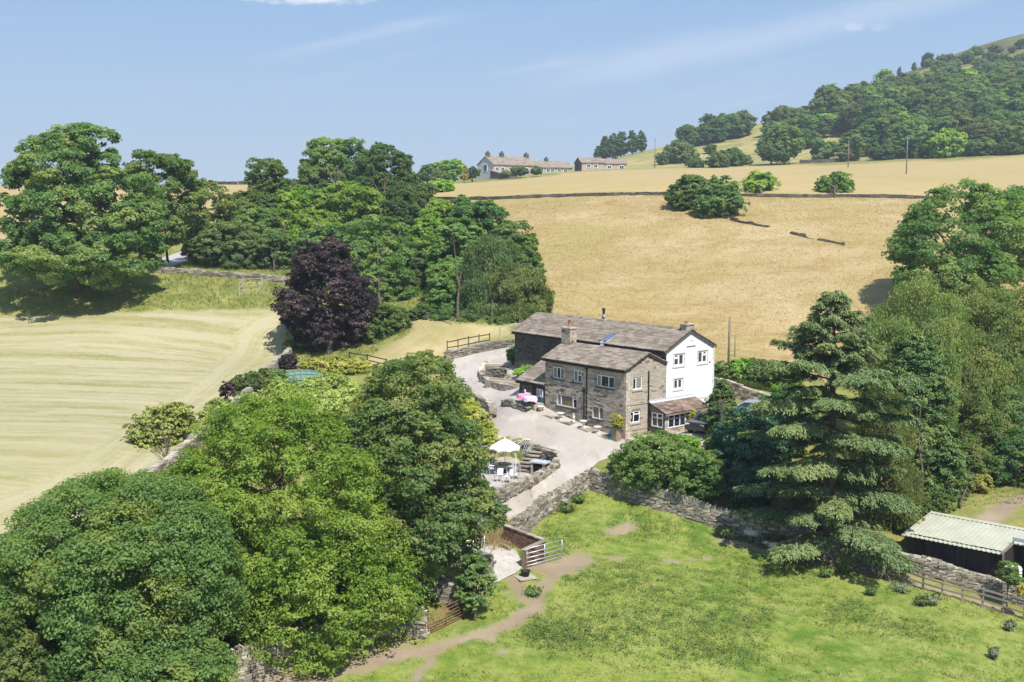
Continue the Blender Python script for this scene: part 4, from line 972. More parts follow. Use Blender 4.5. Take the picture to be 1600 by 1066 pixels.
# the stock pen: coursed blockwork
pen = WP([(788,848),(850,872)]); pen2 = WP([(850,872),(817,888)])
def block_wall(pts, h, label, seed):
    rg = random.Random(seed); pa = Path(pts); c0, d = pa.at(0); c1, _ = pa.at(pa.L); n = np.array([-d[1], d[0]]); z0, z1 = hs(*c0), hs(*c1)
    o = np.r_[(c0 + c1) / 2, (z0 + z1) / 2]; root = empty('block_wall', tuple(o), 0, label, 'wall', 'walls of the stock pen')
    ex = np.r_[d, (z1 - z0) / pa.L]; b = MB(); b.box((0, 0, h / 2 - .2), (pa.L / 2, .10, h / 2 + .19), (ex, np.r_[n, 0], Z3)); b.build('core', M['mortar'], root)
    s = MB()
    for r in range(int(h / .115) + 2):
        x = -pa.L / 2 + (.11 if r % 2 else 0)
        while x < pa.L / 2 - .03:
            l = min(.225, pa.L / 2 - x)
            for sd_ in (1, -1):
                c = ex * (x + l / 2) + np.r_[n, 0] * sd_ * .085 + np.array([0, 0, -.2 + r * .115 + .057]); s.box(c, (l / 2 - .006, .03, .05), (ex, np.r_[n, 0], Z3), rg.uniform(.1, .9), .02, rg)
            x += .225
    tag(s.build('brickwork', M['brick'], root), kind='stuff')
    x = -pa.L / 2
    while x < pa.L / 2 - .05:
        l = min(.62, pa.L / 2 - x); piece('coping_flag', M['flag'], root, ex * (x + l / 2) + np.array([0, 0, h + .07]), (l - .012, .32, .07), (ex, np.r_[n, 0], Z3), rg.randrange(4), .015); x += l
block_wall(pen, 1.05, 'dark red block wall forming the back of the stock pen', 31)
block_wall(pen2, 1.0, 'short block wall beside the open silver gate', 32)
# planter with curved wall and stepped beds
pl_pts = [(808,606),(792,609),(774,605),(760,598),(752,588),(754,579),(760,573)]
plw = smooth(WP(pl_pts), 5)
plr = W_(plw, .45, 'curved stone planter of stepped beds beside the lean-to', seed=24, cope='flat', cat='planter', th=.36, lmin=.25, lmax=.6, mat='stone_warm', core='stone_warm')
def strip(parent, pts, z0, z1, th, mat, name):
    o = np.array(parent.location); b = MB(); P = [np.asarray(p)[:2] for p in pts]
    for a, c in zip(P, P[1:]):
        L = np.hypot(*(c - a)); d = (c - a) / L; b.box(np.r_[(a + c) / 2, (z0 + z1) / 2] - o, (L / 2 + .02, th / 2, (z1 - z0) / 2), (np.r_[d, 0], np.r_[-d[1], d[0], 0], Z3), .6, .03)
    return b.build(name, mat, parent)
zp = hs(*HW(-14, 1)[:2])
for k, (a, c) in enumerate((((762,576),(798,571)), ((757,584),(800,578)), ((758,591),(804,586)), ((766,599),(808,595)))):
    pa_, pb_ = G(*a)[:2], G(*c)[:2]; z = zp + 1.10 - k * .19
    strip(plr, [pa_, pb_], z - 1.2, z, .28, M['stone_warm'], 'bed_edge'); q = .5 * (pa_ + pb_); dirn = (pb_ - pa_) / np.hypot(*(pb_ - pa_)); nn_ = np.array([dirn[1], -dirn[0]])
    strip(plr, [pa_ + nn_ * .52 + dirn * .15, pb_ + nn_ * .52], z - 1.3, z - .1 - .02 * k, .8, M['flag'], 'bed_flag')
d0 = [HW(x, y)[:2] for x, y in ((-17.3, 2.6), (-15.9, 2.6))]
W_([HW(-19.2, 2.4)[:2], HW(-16.9, 2.5)[:2]], 1.0, 'short stone wall behind the stepped planter', seed=25, cope='flat', th=.36)
# flagged plinths along the facade
for k, (x0, x1, z, y0) in enumerate(((-8.85,-7.0,.86,-1.0), (-6.95,-5.05,.62,-1.0), (-4.95,-2.95,.40,-1.05), (-2.9,-.9,.17,-1.0))):
    r = empty('flagged_plinth', tuple(HW((x0+x1)/2, -.55, z)), HROT, ('flagged plinth under the wide tan window', 'flagged plinth below the big downstairs window with the statue', 'flagged plinth at the foot of the black downpipes', 'lowest flagged plinth with a narrow kerb')[k], 'plinth', 'stepped plinths along the house front')
    w, dd = x1 - x0, -y0 - .05; m = 3
    bb = MB(); bb.box((0, 0, -.35), (w/2 - .03, dd/2 - .03, .30)); bb.build('core', M['mortar'], r)
    s1 = Plane((-w/2, -dd/2 + .02, -1), X3, (0,-1,0)); stonework('stonework', s1, 0, w, .4, .97, [], M['stone_warm'], r, rg, lmin=.3, lmax=.7)
    s1 = Plane((w/2 - .02, -dd/2, -1), Y3, (1,0,0)); stonework('stonework', s1, 0, dd, .4, .97, [], M['stone_warm'], r, rg, lmin=.3, lmax=.7)
    for i in range(m):
        for j in range(2): piece('flagstone', M['flag'], r, (-w/2 + w*(i+.5)/m, -dd/2 + dd*(j+.5)/2, 0), (w/m - .02, dd/2 - .02, .09), None, rg.randrange(6), .02)
r = W_([HW(-12.6, -1.15)[:2], HW(-10.9, -1.3)[:2], HW(-9.6, -1.35)[:2]], .38, 'low rubble ledge edging the small patio by the lean-to', seed=26, cope='flat', th=.4)
strip(r, [HW(-12.6, -.55)[:2], HW(-9.0, -.55)[:2]], 1.0, 1.63, .9, M['flag'], 'patio_flag')

# fences
def rail_fence(pts, label, posts, rails, h, mat, group=None, pr=.05, cat='fence', rt=.10):
    pa = Path(pts); c0, _ = pa.at(pa.L / 2); o = np.array([c0[0], c0[1], hs(*c0)]); r = empty('rail_fence', tuple(o), 0, label, cat, group)
    P = []
    for i in range(posts):
        p, d = pa.at(pa.L * i / (posts - 1)); z = hs(*p); P.append(np.r_[p, z])
        lean = rnd.uniform(-.04, .04); b = MB(); b.box((0, 0, h / 2 - .2), (pr, pr, h / 2 + .24), (X3, Y3, (lean, rnd.uniform(-.03, .03), 1)), jit=.04)
        po = b.build('post', M[mat], r); po.location = Vector(np.r_[p, z] - o); po.rotation_euler = (0, 0, math.atan2(d[1], d[0]))
    for a, c in zip(P, P[1:]):
        L = np.linalg.norm(c - a); dd = (c - a) / L; n = np.array([-dd[1], dd[0], 0]); n /= np.linalg.norm(n)
        for q in rails:
            piece('rail', M[mat], r, (a + c) / 2 - o + n * -.065 + np.array([0, 0, h * q + rnd.uniform(-.02, .02)]), (L + .06, .035, rt), (dd, n, np.cross(dd, n)), rnd.randrange(4), .04)
    return r
rail_fence(WP([(1384,904),(1404,908),(1460,928),(1500,938),(1560,955),(1640,978),(1700,995)]), 'weathered rail fence in front of the shed wall', 11, (.35, .65, .92), 1.15, 'wood_grey')
fw = smooth(WP([(699,557),(735,550),(765,545)])); rail_fence(fw, 'dark rail fence on the low wall of the drive', 5, (.55, .95), 1.45, 'wood_dark', pr=.045)
rail_fence([G(782,543)[:2], G(806,538)[:2], G(830,534)[:2]], 'pale two rail fence meeting the barn corner', 3, (.62, .98), 1.95, 'wood_pale', pr=.07)
rail_fence(WP([(546,566),(580,572),(604,578)]), 'low rail fence behind the tall sycamore', 3, (.5, .95), 1.0, 'wood_dark')
g = [(374,464),(408,461),(411,451),(380,452)]; rail_fence(WP(g + [g[0]]), 'square pale rail guard on the grassy bank', 5, (.55, .95), 1.25, 'wood_pale', cat='tree guard', pr=.04, rt=.05)
def field_gate(hinge, tip, h, label, mat, bars, thick=.024, post=None, brace=True, lift=.1):
    a, c = np.asarray(hinge), np.asarray(tip); L = np.linalg.norm((c - a)[:2]); d = np.r_[(c - a)[:2] / L, (c[2] - a[2]) / L]
    r = empty('field_gate', tuple(a), 0, label, 'gate'); up = np.array([0, 0, 1.])
    for i in range(bars):
        z = lift + (h - lift) * (i / (bars - 1)) ** 1.15
        b = MB(); b.tube([up * z, d * L + up * z], thick, 8); b.build('bar', M[mat], r, True)
    for s in (0, .5, 1):
        b = MB(); b.tube([d * L * s + up * lift, d * L * s + up * h], thick * 1.1, 8); b.build('upright', M[mat], r, True)
    if brace:
        b = MB(); b.tube([up * lift, d * L * .5 + up * h], thick * .8, 6); b.build('brace', M[mat], r, True)
    for pp, ph, pm, w in post or ():
        b = MB(); b.box((0, 0, ph / 2 - .2), (w, w, ph / 2 + .2), jit=.03); po = b.build('post', M[pm], r); po.location = Vector(pp) - Vector(a)
    return r
def up3(p, dz=0.0): return np.array([p[0], p[1], hs(p[0], p[1]) + dz])
gh = up3(G(823,887)); gt = up3(G(878,872))
field_gate(gh, gt, 1.12, 'galvanised field gate swung open beside the pen', 'galv', 5, post=[(gh - np.array([.12, .02, 0]), 1.2, 'galv', .045)], brace=False)
g2 = up3(G(757,866)); field_gate(g2, up3(G(722,876)), 1.1, 'galvanised gate half hidden under the sycamore', 'galv', 5, brace=False)
g3 = up3(G(669,993)); field_gate(g3, up3(G(724,966)), 1.1, 'rusty barred gate leaning between two posts', 'rust', 7, post=[(g3 - np.array([.13, .03, 0]), 1.32, 'offwhite', .075), (g3 - np.array([.36, -.02, 0]), 1.3, 'offwhite', .07), (up3(G(727,965)), 1.25, 'wood_dark', .07)])

# ------------------------------------------------------------------ the black shed
sA = PZ(1419, 839.5, -3.4); sB = PZ(1564.5, 868.5, -3.4)
sd_ = (sB - sA); SLN = float(np.hypot(*sd_[:2])); sd_ = sd_ / np.linalg.norm(sd_); srot = math.atan2(sd_[1], sd_[0])
sA = sA + np.array([-sd_[1], sd_[0], 0]) * .36; sA[2] = -5.75
SH = empty('shed', tuple(sA), srot, 'black timber stable with a mossy green sheet roof', 'shed')
EZ, RZ, DP = 2.43, 2.90, 4.2                                     # eave and ridge heights above its foot, depth to the ridge
b = MB(); b.box((SLN/2, .05, .6), (SLN/2, .04, 1.9)); b.quad((0,.05,-1), (0,DP-.1,-1), (0,DP-.1,RZ), (0,.05,EZ)); b.quad((0,DP-.1,-1), (SLN+5,DP-.1,-1), (SLN+5,DP-.1,RZ), (0,DP-.1,RZ)); b.build('wall', M['timber_black'], SH)
b = MB(); x = 0
while x < SLN:
    b.box((x + .068, -.0, .6), (.060, .022, 1.92), tint=rg.uniform(0, 1), jit=.01, rg=rg); x += .145
tag(b.build('weatherboard', M['timber_black'], SH), kind='stuff')
b = MB(); b.box((SLN + 2.4, 2.5, .9), (2.4, .05, 1.6)); b.box((SLN, 1.3, .9), (.04, 1.25, 1.6)); b.build('wall', M['timber_black'], SH)
# roof of ribbed sheets, one metre each; the first seven reach to the front eave, the rest stop at the recess
nsheet = 12; wS = (SLN + .4) / 7
for i in range(-1 + 1, nsheet):
    x0 = -.35 + i * wS; x1 = x0 + wS; yf = -.38 if i < 7 else 1.55; zf = EZ + (RZ - EZ) * (yf / DP) + .03
    s = MB(); prof = []
    for k in range(3):
        xb = x0 + wS * k / 3; w3 = wS / 3
        prof += [(xb, 0), (xb + w3 * .62, 0), (xb + w3 * .70, .045), (xb + w3 * .92, .045), (xb + w3 * .997, .004)]
    prof.append((x1, 0)); n = len(prof); vs = [(p, yf, zf + q) for p, q in prof] + [(p, DP, RZ + .03 + q) for p, q in prof] + [(p, yf, zf + q - .012) for p, q in prof] + [(p, DP, RZ + .018 + q) for p, q in prof]
    fs = [(k, k+1, n+k+1, n+k) for k in range(n-1)] + [(2*n+k, 3*n+k, 3*n+k+1, 2*n+k+1) for k in range(n-1)] + [(k, 2*n+k, 2*n+k+1, k+1) for k in range(n-1)]
    s.add(vs, fs); s.build('roof_sheet', M['sheet'], SH, fix=False)
for i in range(9):
    b = MB(); x0 = -.35 + i * 1.5; b.prism([(-.2, -.03), (0, .05), (.2, -.03), (.2, -.01), (0, .075), (-.2, -.01)], x0 + .01, x0 + 1.49, (X3, Y3, Z3)); o = b.build('ridge_cap', M['sheet'], SH); o.location = (0, DP - .05, RZ + .07)
b = MB(); dd = Vector((0, DP + .38, RZ - EZ + .1)).normalized(); b.box((-.37, DP/2 - .2, (EZ + RZ)/2), (.03, DP/2 + .28, .10), (Vector(X3), dd, Vector((1,0,0)).cross(dd))); b.build('barge_board', M['wood_pale'], SH)
b = MB(); b.box((SLN + .02, .6, 2.62), (.03, 1.0, .09), (Vector(X3), dd, Vector((1,0,0)).cross(dd))); b.box((SLN + .01, -.02, 1.1), (.05, .05, 1.45)); b.build('corner_board', M['wood_grey'], SH)
b = MB(); b.box((SLN + 2.5, 1.5, 2.98), (2.5, .05, .12)); b.build('fascia', M['lead'], SH)
b = MB(); b.tube([(SLN + .75, 2.3, -.5), (SLN + .75, 2.3, 2.5)], .05, 6); b.build('post', M['white'], SH)
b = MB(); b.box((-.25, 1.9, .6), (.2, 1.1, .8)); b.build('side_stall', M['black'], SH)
tp = PD(1582, 899, 66.5); tb_ = MB(); tb_.lathe([(.02,0),(.46,0),(.50,.06),(.50,.86),(.46,.95),(.2,1.0),(.2,1.08),(.02,1.08)], (0,0,0), 18)
tk = empty('water_tank', (tp[0], tp[1], tp[2] - .4), 0, 'white plastic water tank against the shed', 'water tank'); tb_.build('tank', M['white'], tk, True)
for z in (.2, .4, .6, .8):
    b = MB(); b.lathe([(.49,z-.03),(.525,z-.02),(.525,z+.02),(.49,z+.03)], (0,0,0), 18); b.build('hoop', M['white'], tk, True)
# ------------------------------------------------------------------ things round the house
def hp(x, y, z): return tuple(HW(x, y, z))
def urn(x, y, z, label):
    r = empty('stone_urn', hp(x, y, z), HROT, label, 'urn', 'cream stone urns along the house front')
    b = MB(); b.box((0,0,.05), (.15,.15,.05)); b.box((0,0,.12), (.12,.12,.02)); b.build('plinth', M['offwhite'], r)
    b = MB(); b.lathe([(.10,.14),(.055,.20),(.05,.26),(.09,.32),(.20,.40),(.24,.48),(.235,.52),(.30,.56),(.30,.60),(.25,.60),(.22,.54)], (0,0,0), 16); b.build('bowl', M['offwhite'], r, True)
    b = MB(); b.lathe([(.02,.545),(.225,.55)], (0,0,0), 14); b.build('soil', M['soil'], r)
    return r
urn(-8.62, -.72, .91, 'cream urn on the highest plinth beside the cloth covered tables')
urn(-6.45, -.62, .67, 'cream urn between the wide tan window and the small statue')
urn(-3.80, -.68, .45, 'cream urn standing just past the black downpipes')
urn(-2.30, -.66, .22, 'cream urn on the lowest plinth near the tall planter')
st = empty('garden_statue', hp(-5.2, -.38, .67), HROT, 'small weathered cream statue against the house wall', 'statue')
b = MB(); b.lathe([(.12,0),(.11,.08),(.075,.10),(.10,.22),(.085,.36),(.11,.46),(.055,.53),(.045,.56)], (0,0,0), 10); b.build('figure', M['offwhite'], st, True)
b = MB(); b.lathe([(.02,.55),(.06,.58),(.07,.63),(.05,.68),(.01,.70)], (0,0,0), 10); b.build('head', M['offwhite'], st, True)
for s_ in (-1, 1):
    b = MB(); b.tube([(.09*s_,0,.45),(.13*s_,-.04,.34),(.05*s_,-.10,.30)], [.035,.03,.022], 6); b.build('arm', M['offwhite'], st, True)
# two tables under cloths with legs showing, and a scrolled chair
for x, y, z, mt, lab, w in ((-10.35,-1.0,1.58,'pink','small garden table under a pink cloth',.50),(-9.55,-1.05,1.50,'lilac','small garden table under a pale lilac cloth',.52)):
    r = empty('garden_table', hp(x, y, z), HROT + .2, lab, 'table')
    b = MB(); b.lathe([(.02,.66),(w*.9,.66),(w*.92,.63),(w*.9,.6)], (0,0,0), 16); b.build('tabletop', M['black'], r)
    for k in range(4):
        a = math.pi/4 + k*math.pi/2; b = MB(); b.tube([(w*.8*math.cos(a),w*.8*math.sin(a),0),(w*.5*math.cos(a),w*.5*math.sin(a),.35),(w*.75*math.cos(a),w*.75*math.sin(a),.63)], .018, 5); b.build('leg', M['black'], r)
    c = MB(); n = 28; vs = [(0,0,.70)]; fs = []
    for ring, (rr, zz) in enumerate(((w*.95,.70),(w*1.04,.66),(w*1.1,.44))):
        for k in range(n):
            a = 2*math.pi*k/n; q = rr*(1+(.06*math.sin(a*7+x)+.05*math.sin(a*4)) * ring/2); corner = 1 + .12*abs(math.cos(2*a))**3 * ring/2
            vs.append((q*corner*math.cos(a), q*corner*math.sin(a), zz - (.12*abs(math.cos(2*a))**3 if ring == 2 else 0)))
    fs += [(0,1+k,1+(k+1)%n) for k in range(n)]
    for ring in range(2):
        o = 1+ring*n; fs += [(o+k,o+n+k,o+n+(k+1)%n,o+(k+1)%n) for k in range(n)]
    c.add(vs, fs); cl = c.build('tablecloth', M[mt]); cl.location = hp(x, y, z); cl.rotation_euler = (0,0,HROT+.2)
    tag(cl, ('pink' if mt == 'pink' else 'pale lilac') + ' cloth draped over a small table by the lean-to', 'tablecloth')
def chair(name, loc, rz, label, mat, group, seatmat=None):
    r = empty(name, tuple(loc), rz, label, 'chair', group)
    for sx_ in (-1,1):
        for sy_ in (-1,1):
            b = MB(); b.tube([(.23*sx_,.23*sy_,0),(.20*sx_,.20*sy_,.42)], .018, 5); b.build('leg', M[mat], r)
        b = MB(); b.tube([(.21*sx_,.2,.42),(.22*sx_,.30,.95)], .018, 5); b.build('back_post', M[mat], r)
        b = MB(); b.tube([(.22*sx_,.25,.66),(.25*sx_,-.2,.64),(.22*sx_,-.22,.42)], .017, 5); b.build('armrest', M[mat], r)
    b = MB(); b.box((0,0,.43), (.23,.23,.022)); b.build('seat', M[seatmat or mat], r)
    b = MB(); b.box((0,.255,.72), (.20,.014,.22), (X3,(0,.97,.22),(0,-.22,.97))); b.build('backrest', M[seatmat or mat], r)
    return r
chair('garden_chair', hp(-10.6, -.35, 1.62), HROT + 2.6, 'pale scrolled chair beside the pink table', 'white', None)
# tall planter and potted plants by the corner
r = empty('tall_planter', hp(-.42, -.55, -.12), HROT, 'tall square timber planter at the foot of the house corner', 'planter')
b = MB(); b.box((0,0,.55), (.26,.26,.55)); b.build('body', M['sleeper'], r)
b = MB(); b.box((0,0,1.12), (.30,.30,.03)); b.build('rim', M['sleeper'], r)
for k, (x, y, s_) in enumerate(((-1.15,-.55,.2),(-.9,-.78,.17),(-.92,-.4,.16))):
    r = empty('teal_pot', hp(x, y, .0), HROT, ('largest of the three teal glazed pots by the tall planter','front one of the three teal glazed pots by the tall planter','teal glazed pot tucked against the house wall')[k], 'pot', 'teal pots by the planter')
    b = MB(); b.lathe([(s_*.6,0),(s_*.95,s_*.9),(s_*1.05,s_*1.7),(s_*1.15,s_*1.8),(s_*.95,s_*1.8),(s_*.9,s_*1.5)], (0,0,0), 12); b.build('pot', M['bluepaint'], r, True)
# parked cars
def car(loc, rz, paint, label):
    r = empty('parked_car', tuple(loc), rz, label, 'car'); P = M[paint]
    prof = [(-2.1,.35),(-2.15,.75),(-2.05,.95),(-1.25,1.02),(-.55,1.45),(.2,1.52),(1.1,1.48),(1.75,1.12),(2.1,1.0),(2.15,.6),(2.05,.35)]
    b = MB(); vs = []; n = len(prof)
    for y, k in ((-.86,1),(-.90,1),(.90,1),(.86,1)): pass
    def sec(y, inset): return [(x*(1-.02*inset), y*(1 - (.20*max(0,(z-.98)/.5))), z - .03*inset*(z>1.4)) for x, z in prof]
    rows = [sec(-.88,1), sec(-.6,0), sec(.6,0), sec(.88,1)]
    for s_ in rows: vs += s_
    fs = [(i*n+k, i*n+(k+1)%n, (i+1)*n+(k+1)%n, (i+1)*n+k) for i in range(3) for k in range(n)] + [tuple(range(n))[::-1], tuple(range(3*n,4*n))]
    b.add(vs, fs); bo = b.build('body', P, r); bv = bo.modifiers.new('soft', 'BEVEL'); bv.width = .05; bv.segments = 2
    def gl(pts): g = MB(); g.add(pts, (tuple(range(len(pts))),)); return g.build('window', M['glass'], r, fix=False)
    gl([(-1.22,-.68,1.065),(-1.22,.68,1.065),(-.60,.60,1.455),(-.60,-.60,1.455)]); gl([(1.16,-.58,1.475),(1.16,.58,1.475),(1.72,.68,1.165),(1.72,-.68,1.165)])
    for s_ in (-1,1):
        gl([(-1.0,s_*.855,1.08),(-.45,s_*.735,1.42),(.15,s_*.72,1.45),(.15,s_*.855,1.06)]); gl([(.22,s_*.855,1.06),(.22,s_*.72,1.45),(1.0,s_*.735,1.42),(1.5,s_*.84,1.10)])
        for x in (-1.32,1.32):
            w = MB(); w.lathe([(.1,-.1),(.31,-.1),(.33,-.06),(.33,.06),(.31,.1),(.1,.1)], (0,0,0), 16); wo = w.build('wheel', M['blackrubber'], r, True); wo.location = (x, s_*.80, .33); wo.rotation_euler = (math.pi/2,0,0)
            h = MB(); h.lathe([(.02,0),(.2,0),(.2,.02),(.02,.03)], (0,0,.1 if s_ < 0 else -.12), 10); ho = h.build('rim', M['galv'], wo)
        l = MB(); l.box((-2.06,s_*.62,.80), (.07,.17,.07)); l.build('headlight', M['white'], r)
        l = MB(); l.box((2.08,s_*.68,.85), (.05,.10,.10)); l.build('tail_light', M['terracotta'], r)
        l = MB(); l.box((-.85,s_*.95,1.05), (.08,.07,.06)); l.build('mirror', P, r)
    for y in (-.45,.45):
        l = MB(); l.tube([(-.4,y,1.53),(.9,y,1.54)], .02, 5); l.build('roof_rail', M['galv'], r)
    return r
c0 = HW(3.3, 5.5); car((c0[0], c0[1], hs(c0[0], c0[1]) + .03), HROT + R(100), 'carpaint', 'black car parked in front of the garden room')
c1 = G(1186, 656); car((c1[0], c1[1], c1[2] + .02), R(150), 'carblue', 'silver blue car half hidden behind the cedar')
# poles
def pole(base, h, label, group=None, arm=True, mat='wood_grey', rad=.12, boxes=0):
    r = empty('utility_pole', tuple(base), rnd.uniform(0, 3), label, 'utility pole', group)
    b = MB(); b.tube([(0,0,-.6),(0,0,h*.5),(0,0,h)], [rad,rad*.88,rad*.72], 8); b.build('shaft', M[mat], r, True)
    if arm:
        b = MB(); b.box((0,0,h-.3), (.55,.05,.05)); b.build('crossarm', M['wood_dark'], r)
        for x in (-.45,.45,0):
            b = MB(); b.lathe([(.02,0),(.05,.02),(.05,.08),(.02,.1)], (x,0,h-.25 + (.25 if x == 0 else 0)), 6); b.build('insulator', M['white'], r)
    for k in range(boxes):
        b = MB(); b.box((.2,0,h*(.32 + .35*k)), (.10,.08,.10)); b.build('junction_box', M['white'], r)
    return r
pb = up3(G(1138,592)); pole_h = 5.55; pole(pb, pole_h, 'weathered utility pole by the lane behind the white gable', boxes=2, arm=False)
pole(up3(PD(1148,560,112)[:2]), 2.2, 'short post leaning in the long grass behind the gable', arm=False, rad=.06)
for u, v, h, lab in ((1023,262,10.5,'pale pole beside the cottages on the skyline field'),(1213,258,8.6,'pole standing before the lone bushy tree at the wood edge'),(1325,262,8.5,'thin pole in the pale field below the wood'),
                     (1409,241,8.5,'pole rising through the trees at the wood edge'),(1416,272,10.0,'leaning pole nearest the two round hawthorns'),(1506,172,11,'pale pole high among the hillside trees'),(1057,222,7,'tiny pole on the bare shoulder of the hill')):
    pole(up3(G(u, v)), h, lab, 'poles on the far fields', arm=True, rad=.16)
for u in (332,372,392,455): 
    p_ = up3(G(u, 289)); b = MB(); b.box((0,0,.6), (.09,.09,.7)); o = b.build('fence_post', M['wood_pale']); o.location = tuple(p_)
    tag(o, {332:'pale fence post on the skyline beside the tree clump',372:'short pale post along the skyline wall',392:'pale post before the tall narrow tree',455:'last pale post on the skyline wall'}[u], 'fence post', 'posts on the skyline wall')
b = MB(); a = np.array(HW(-.1, 7.2, 7.2)); c = pb + np.array([0,0,pole_h - .2]); b.tube([a + (c - a) * t_ - np.array([0,0,.5*4*t_*(1-t_)]) for t_ in np.linspace(0,1,9)], .012, 4); tag(b.build('overhead_cable', M['lead']), 'thin pale cable between the gable and the pole', 'cable')
# umbrella and the dining set
uc = PZ(789, 738, TZ + .05)
r = empty('garden_parasol', tuple(uc), .3, 'open white parasol over the terrace table', 'parasol')
b = MB(); b.tube([(0,0,0),(0,0,2.35)], .024, 8); b.build('pole', M['galv'], r)
b = MB(); b.lathe([(.28,0),(.28,.05),(.06,.08),(.05,.25)], (0,0,0), 14); b.build('base', M['blackrubber'], r)
RU, n = 1.13, 8
for k in range(n):
    a0, a1 = 2*math.pi*k/n, 2*math.pi*(k+1)/n; am = (a0+a1)/2; P_ = lambda a_, f, s_=0: (RU*f*math.cos(a_), RU*f*math.sin(a_), 2.40 - .62*f**1.25 - s_)
    vs = [(0,0,2.42)]; fs = []
    for i, f in enumerate((.33,.66,1.0)):
        e = P_(am, f*math.cos(math.pi/n)*.985, .015); vs += [P_(a0,f), e, P_(a1,f)]
    fs = [(0,1,2),(0,2,3)] + [q for i in range(2) for q in ((1+3*i,4+3*i,5+3*i,2+3*i),(2+3*i,5+3*i,6+3*i,3+3*i))]
    e0, e1, e2 = vs[7], vs[8], vs[9]; m = len(vs); vs += [(q[0],q[1],q[2]-.10) for q in (e0,e1,e2)]; fs += [(7,m,m+1,8),(8,m+1,m+2,9)]
    c = MB(); c.add(vs, fs); c.build('canopy_panel', M['canvas'], r, fix=False)
    b = MB(); b.tube([(0,0,2.36), P_(a0,.97,.03)], .011, 4); b.build('rib', M['galv'], r)
b = MB(); b.lathe([(.03,2.40),(.05,2.44),(.02,2.52)], (0,0,0), 8); b.build('finial', M['white'], r)
tb2 = PZ(786, 741, TZ + .05)
r = empty('dining_table', tuple(tb2), .3, 'round dark glass table shaded by the parasol', 'table')
b = MB(); b.lathe([(.02,.70),(.62,.70),(.64,.72),(.62,.74),(.02,.74)], (0,0,0), 22); b.build('tabletop', M['glass'], r)
for k in range(4):
    a = k*math.pi/2 + .5; b = MB(); b.tube([(.5*math.cos(a),.5*math.sin(a),0),(.3*math.cos(a),.3*math.sin(a),.4),(.45*math.cos(a),.45*math.sin(a),.70)], .02, 5); b.build('leg', M['galv'], r)
for u, v, rz, lab in ((768,741,1.9,'blue grey sling chair under the leaves'),(776,734,1.2,'pale sling chair behind the parasol table'),(779,752,3.6,'white chair in front of the parasol table'),(794,754,4.3,'white chair pulled out beside the table'),(806,748,5.0,'silver chair nearest the stone steps')):
    p_ = PZ(u, v, TZ + .05); chair('patio_chair', p_, rz, lab, 'galv' if 'sil' in lab or 'sling' in lab else 'white', 'chairs round the parasol table', 'lead' if 'sling' in lab else None)
sp_ = PZ(806, 741, TZ + .05); r = empty('side_arm_post', tuple(sp_), 0, 'slim white post with a side arm beside the parasol', 'post')  # plain white post with an arm, carries no lamp
b = MB(); b.tube([(0,0,0),(0,0,1.35),(-.12,0,1.5),(-.3,0,1.55)], .03, 6); b.build('post', M['white'], r); b = MB(); b.lathe([(.16,0),(.16,.04),(.03,.06)], (0,0,0), 10); b.build('foot', M['white'], r)
# stone steps up to the drive
s0, s1 = PZ(817, 739, TZ), PZ(836, 706, -.35); dr = (s1 - s0)[:2]; Ls = float(np.hypot(*dr)); dr = dr / Ls
r = empty('stone_steps', tuple(s0), math.atan2(dr[1], dr[0]), 'stone steps rising from the terrace to the drive', 'steps'); ns = 6; ht = (-.30 - TZ) / ns
for k in range(ns):
    piece('tread', M['flag'], r, (Ls*(k+.5)/ns, 0, ht*(k+1) - .03), (Ls/ns + .04, 1.15, .07), None, k % 4, .015)
    piece('riser', M['stone_dark'], r, (Ls*(k+.5)/ns + .03, 0, ht*(k+.5) - .05), (Ls/ns - .02, 1.05, ht - .02), None, k % 4, .02)
# stone barbecue niche with its slab
q0, q1 = PZ(829, 741, TZ), PZ(852, 744, TZ); dr = (q1 - q0)[:2]; Ln = float(np.hypot(*dr)); ang = math.atan2(dr[1], dr[0])
r = empty('stone_barbecue', tuple(q0), ang, 'stone barbecue niche with a grey slab top', 'barbecue')
for nm, c, hf_ in (('pier', (.10,.35,.42), (.10,.35,.42)), ('pier', (Ln - .14,.35,.42), (.10,.35,.42)), ('back', (Ln/2,.68,.42), (Ln/2 - .04,.05,.42))):
    b = MB(); b.box(c, hf_); bo = b.build(nm, M['mortar_dark'], r)
    if nm == 'pier': stonework('stonework', Plane((c[0] - hf_[0], 0, 0), X3, (0,-1,0)), 0, .2, 0, .84, [], M['stone_warm'], bo, rg)
b = MB(); b.box((Ln/2,.32,.89), (Ln/2 + .06,.42,.05)); b.build('slab', M['lead'], r)
b = MB(); b.box((Ln/2,.40,.3), (Ln/2 - .22,.28,.3)); b.build('hearth', M['black'], r)
# grey folded frames leaning at the top of the steps
p_ = PZ(818, 708, -.3); r = empty('folded_chairs', tuple(p_), .4, 'dark folded metal frames leaning at the top of the steps', 'folding frame')
for k, dx in enumerate((0,.16,.34)):
    for y in (-.25,.25):
        b = MB(); b.tube([(dx-.25,y,0),(dx+.1,y,.85)], .02, 5); b.build('leg', M['galv'], r)
        b = MB(); b.tube([(dx+.25,y,0),(dx-.15,y,.75)], .02, 5); b.build('leg', M['galv'], r)
    b = MB(); b.box((dx-.02,0,.48), (.20,.24,.02), ((.7,0,.7),Y3,(-.7,0,.7))); b.build('seat', M['black'], r)
b = MB(); b.tube([(-.35,.3,.6),(.1,.25,.95),(.6,.2,.9)], .022, 5); b.build('handle', M['galv'], r)
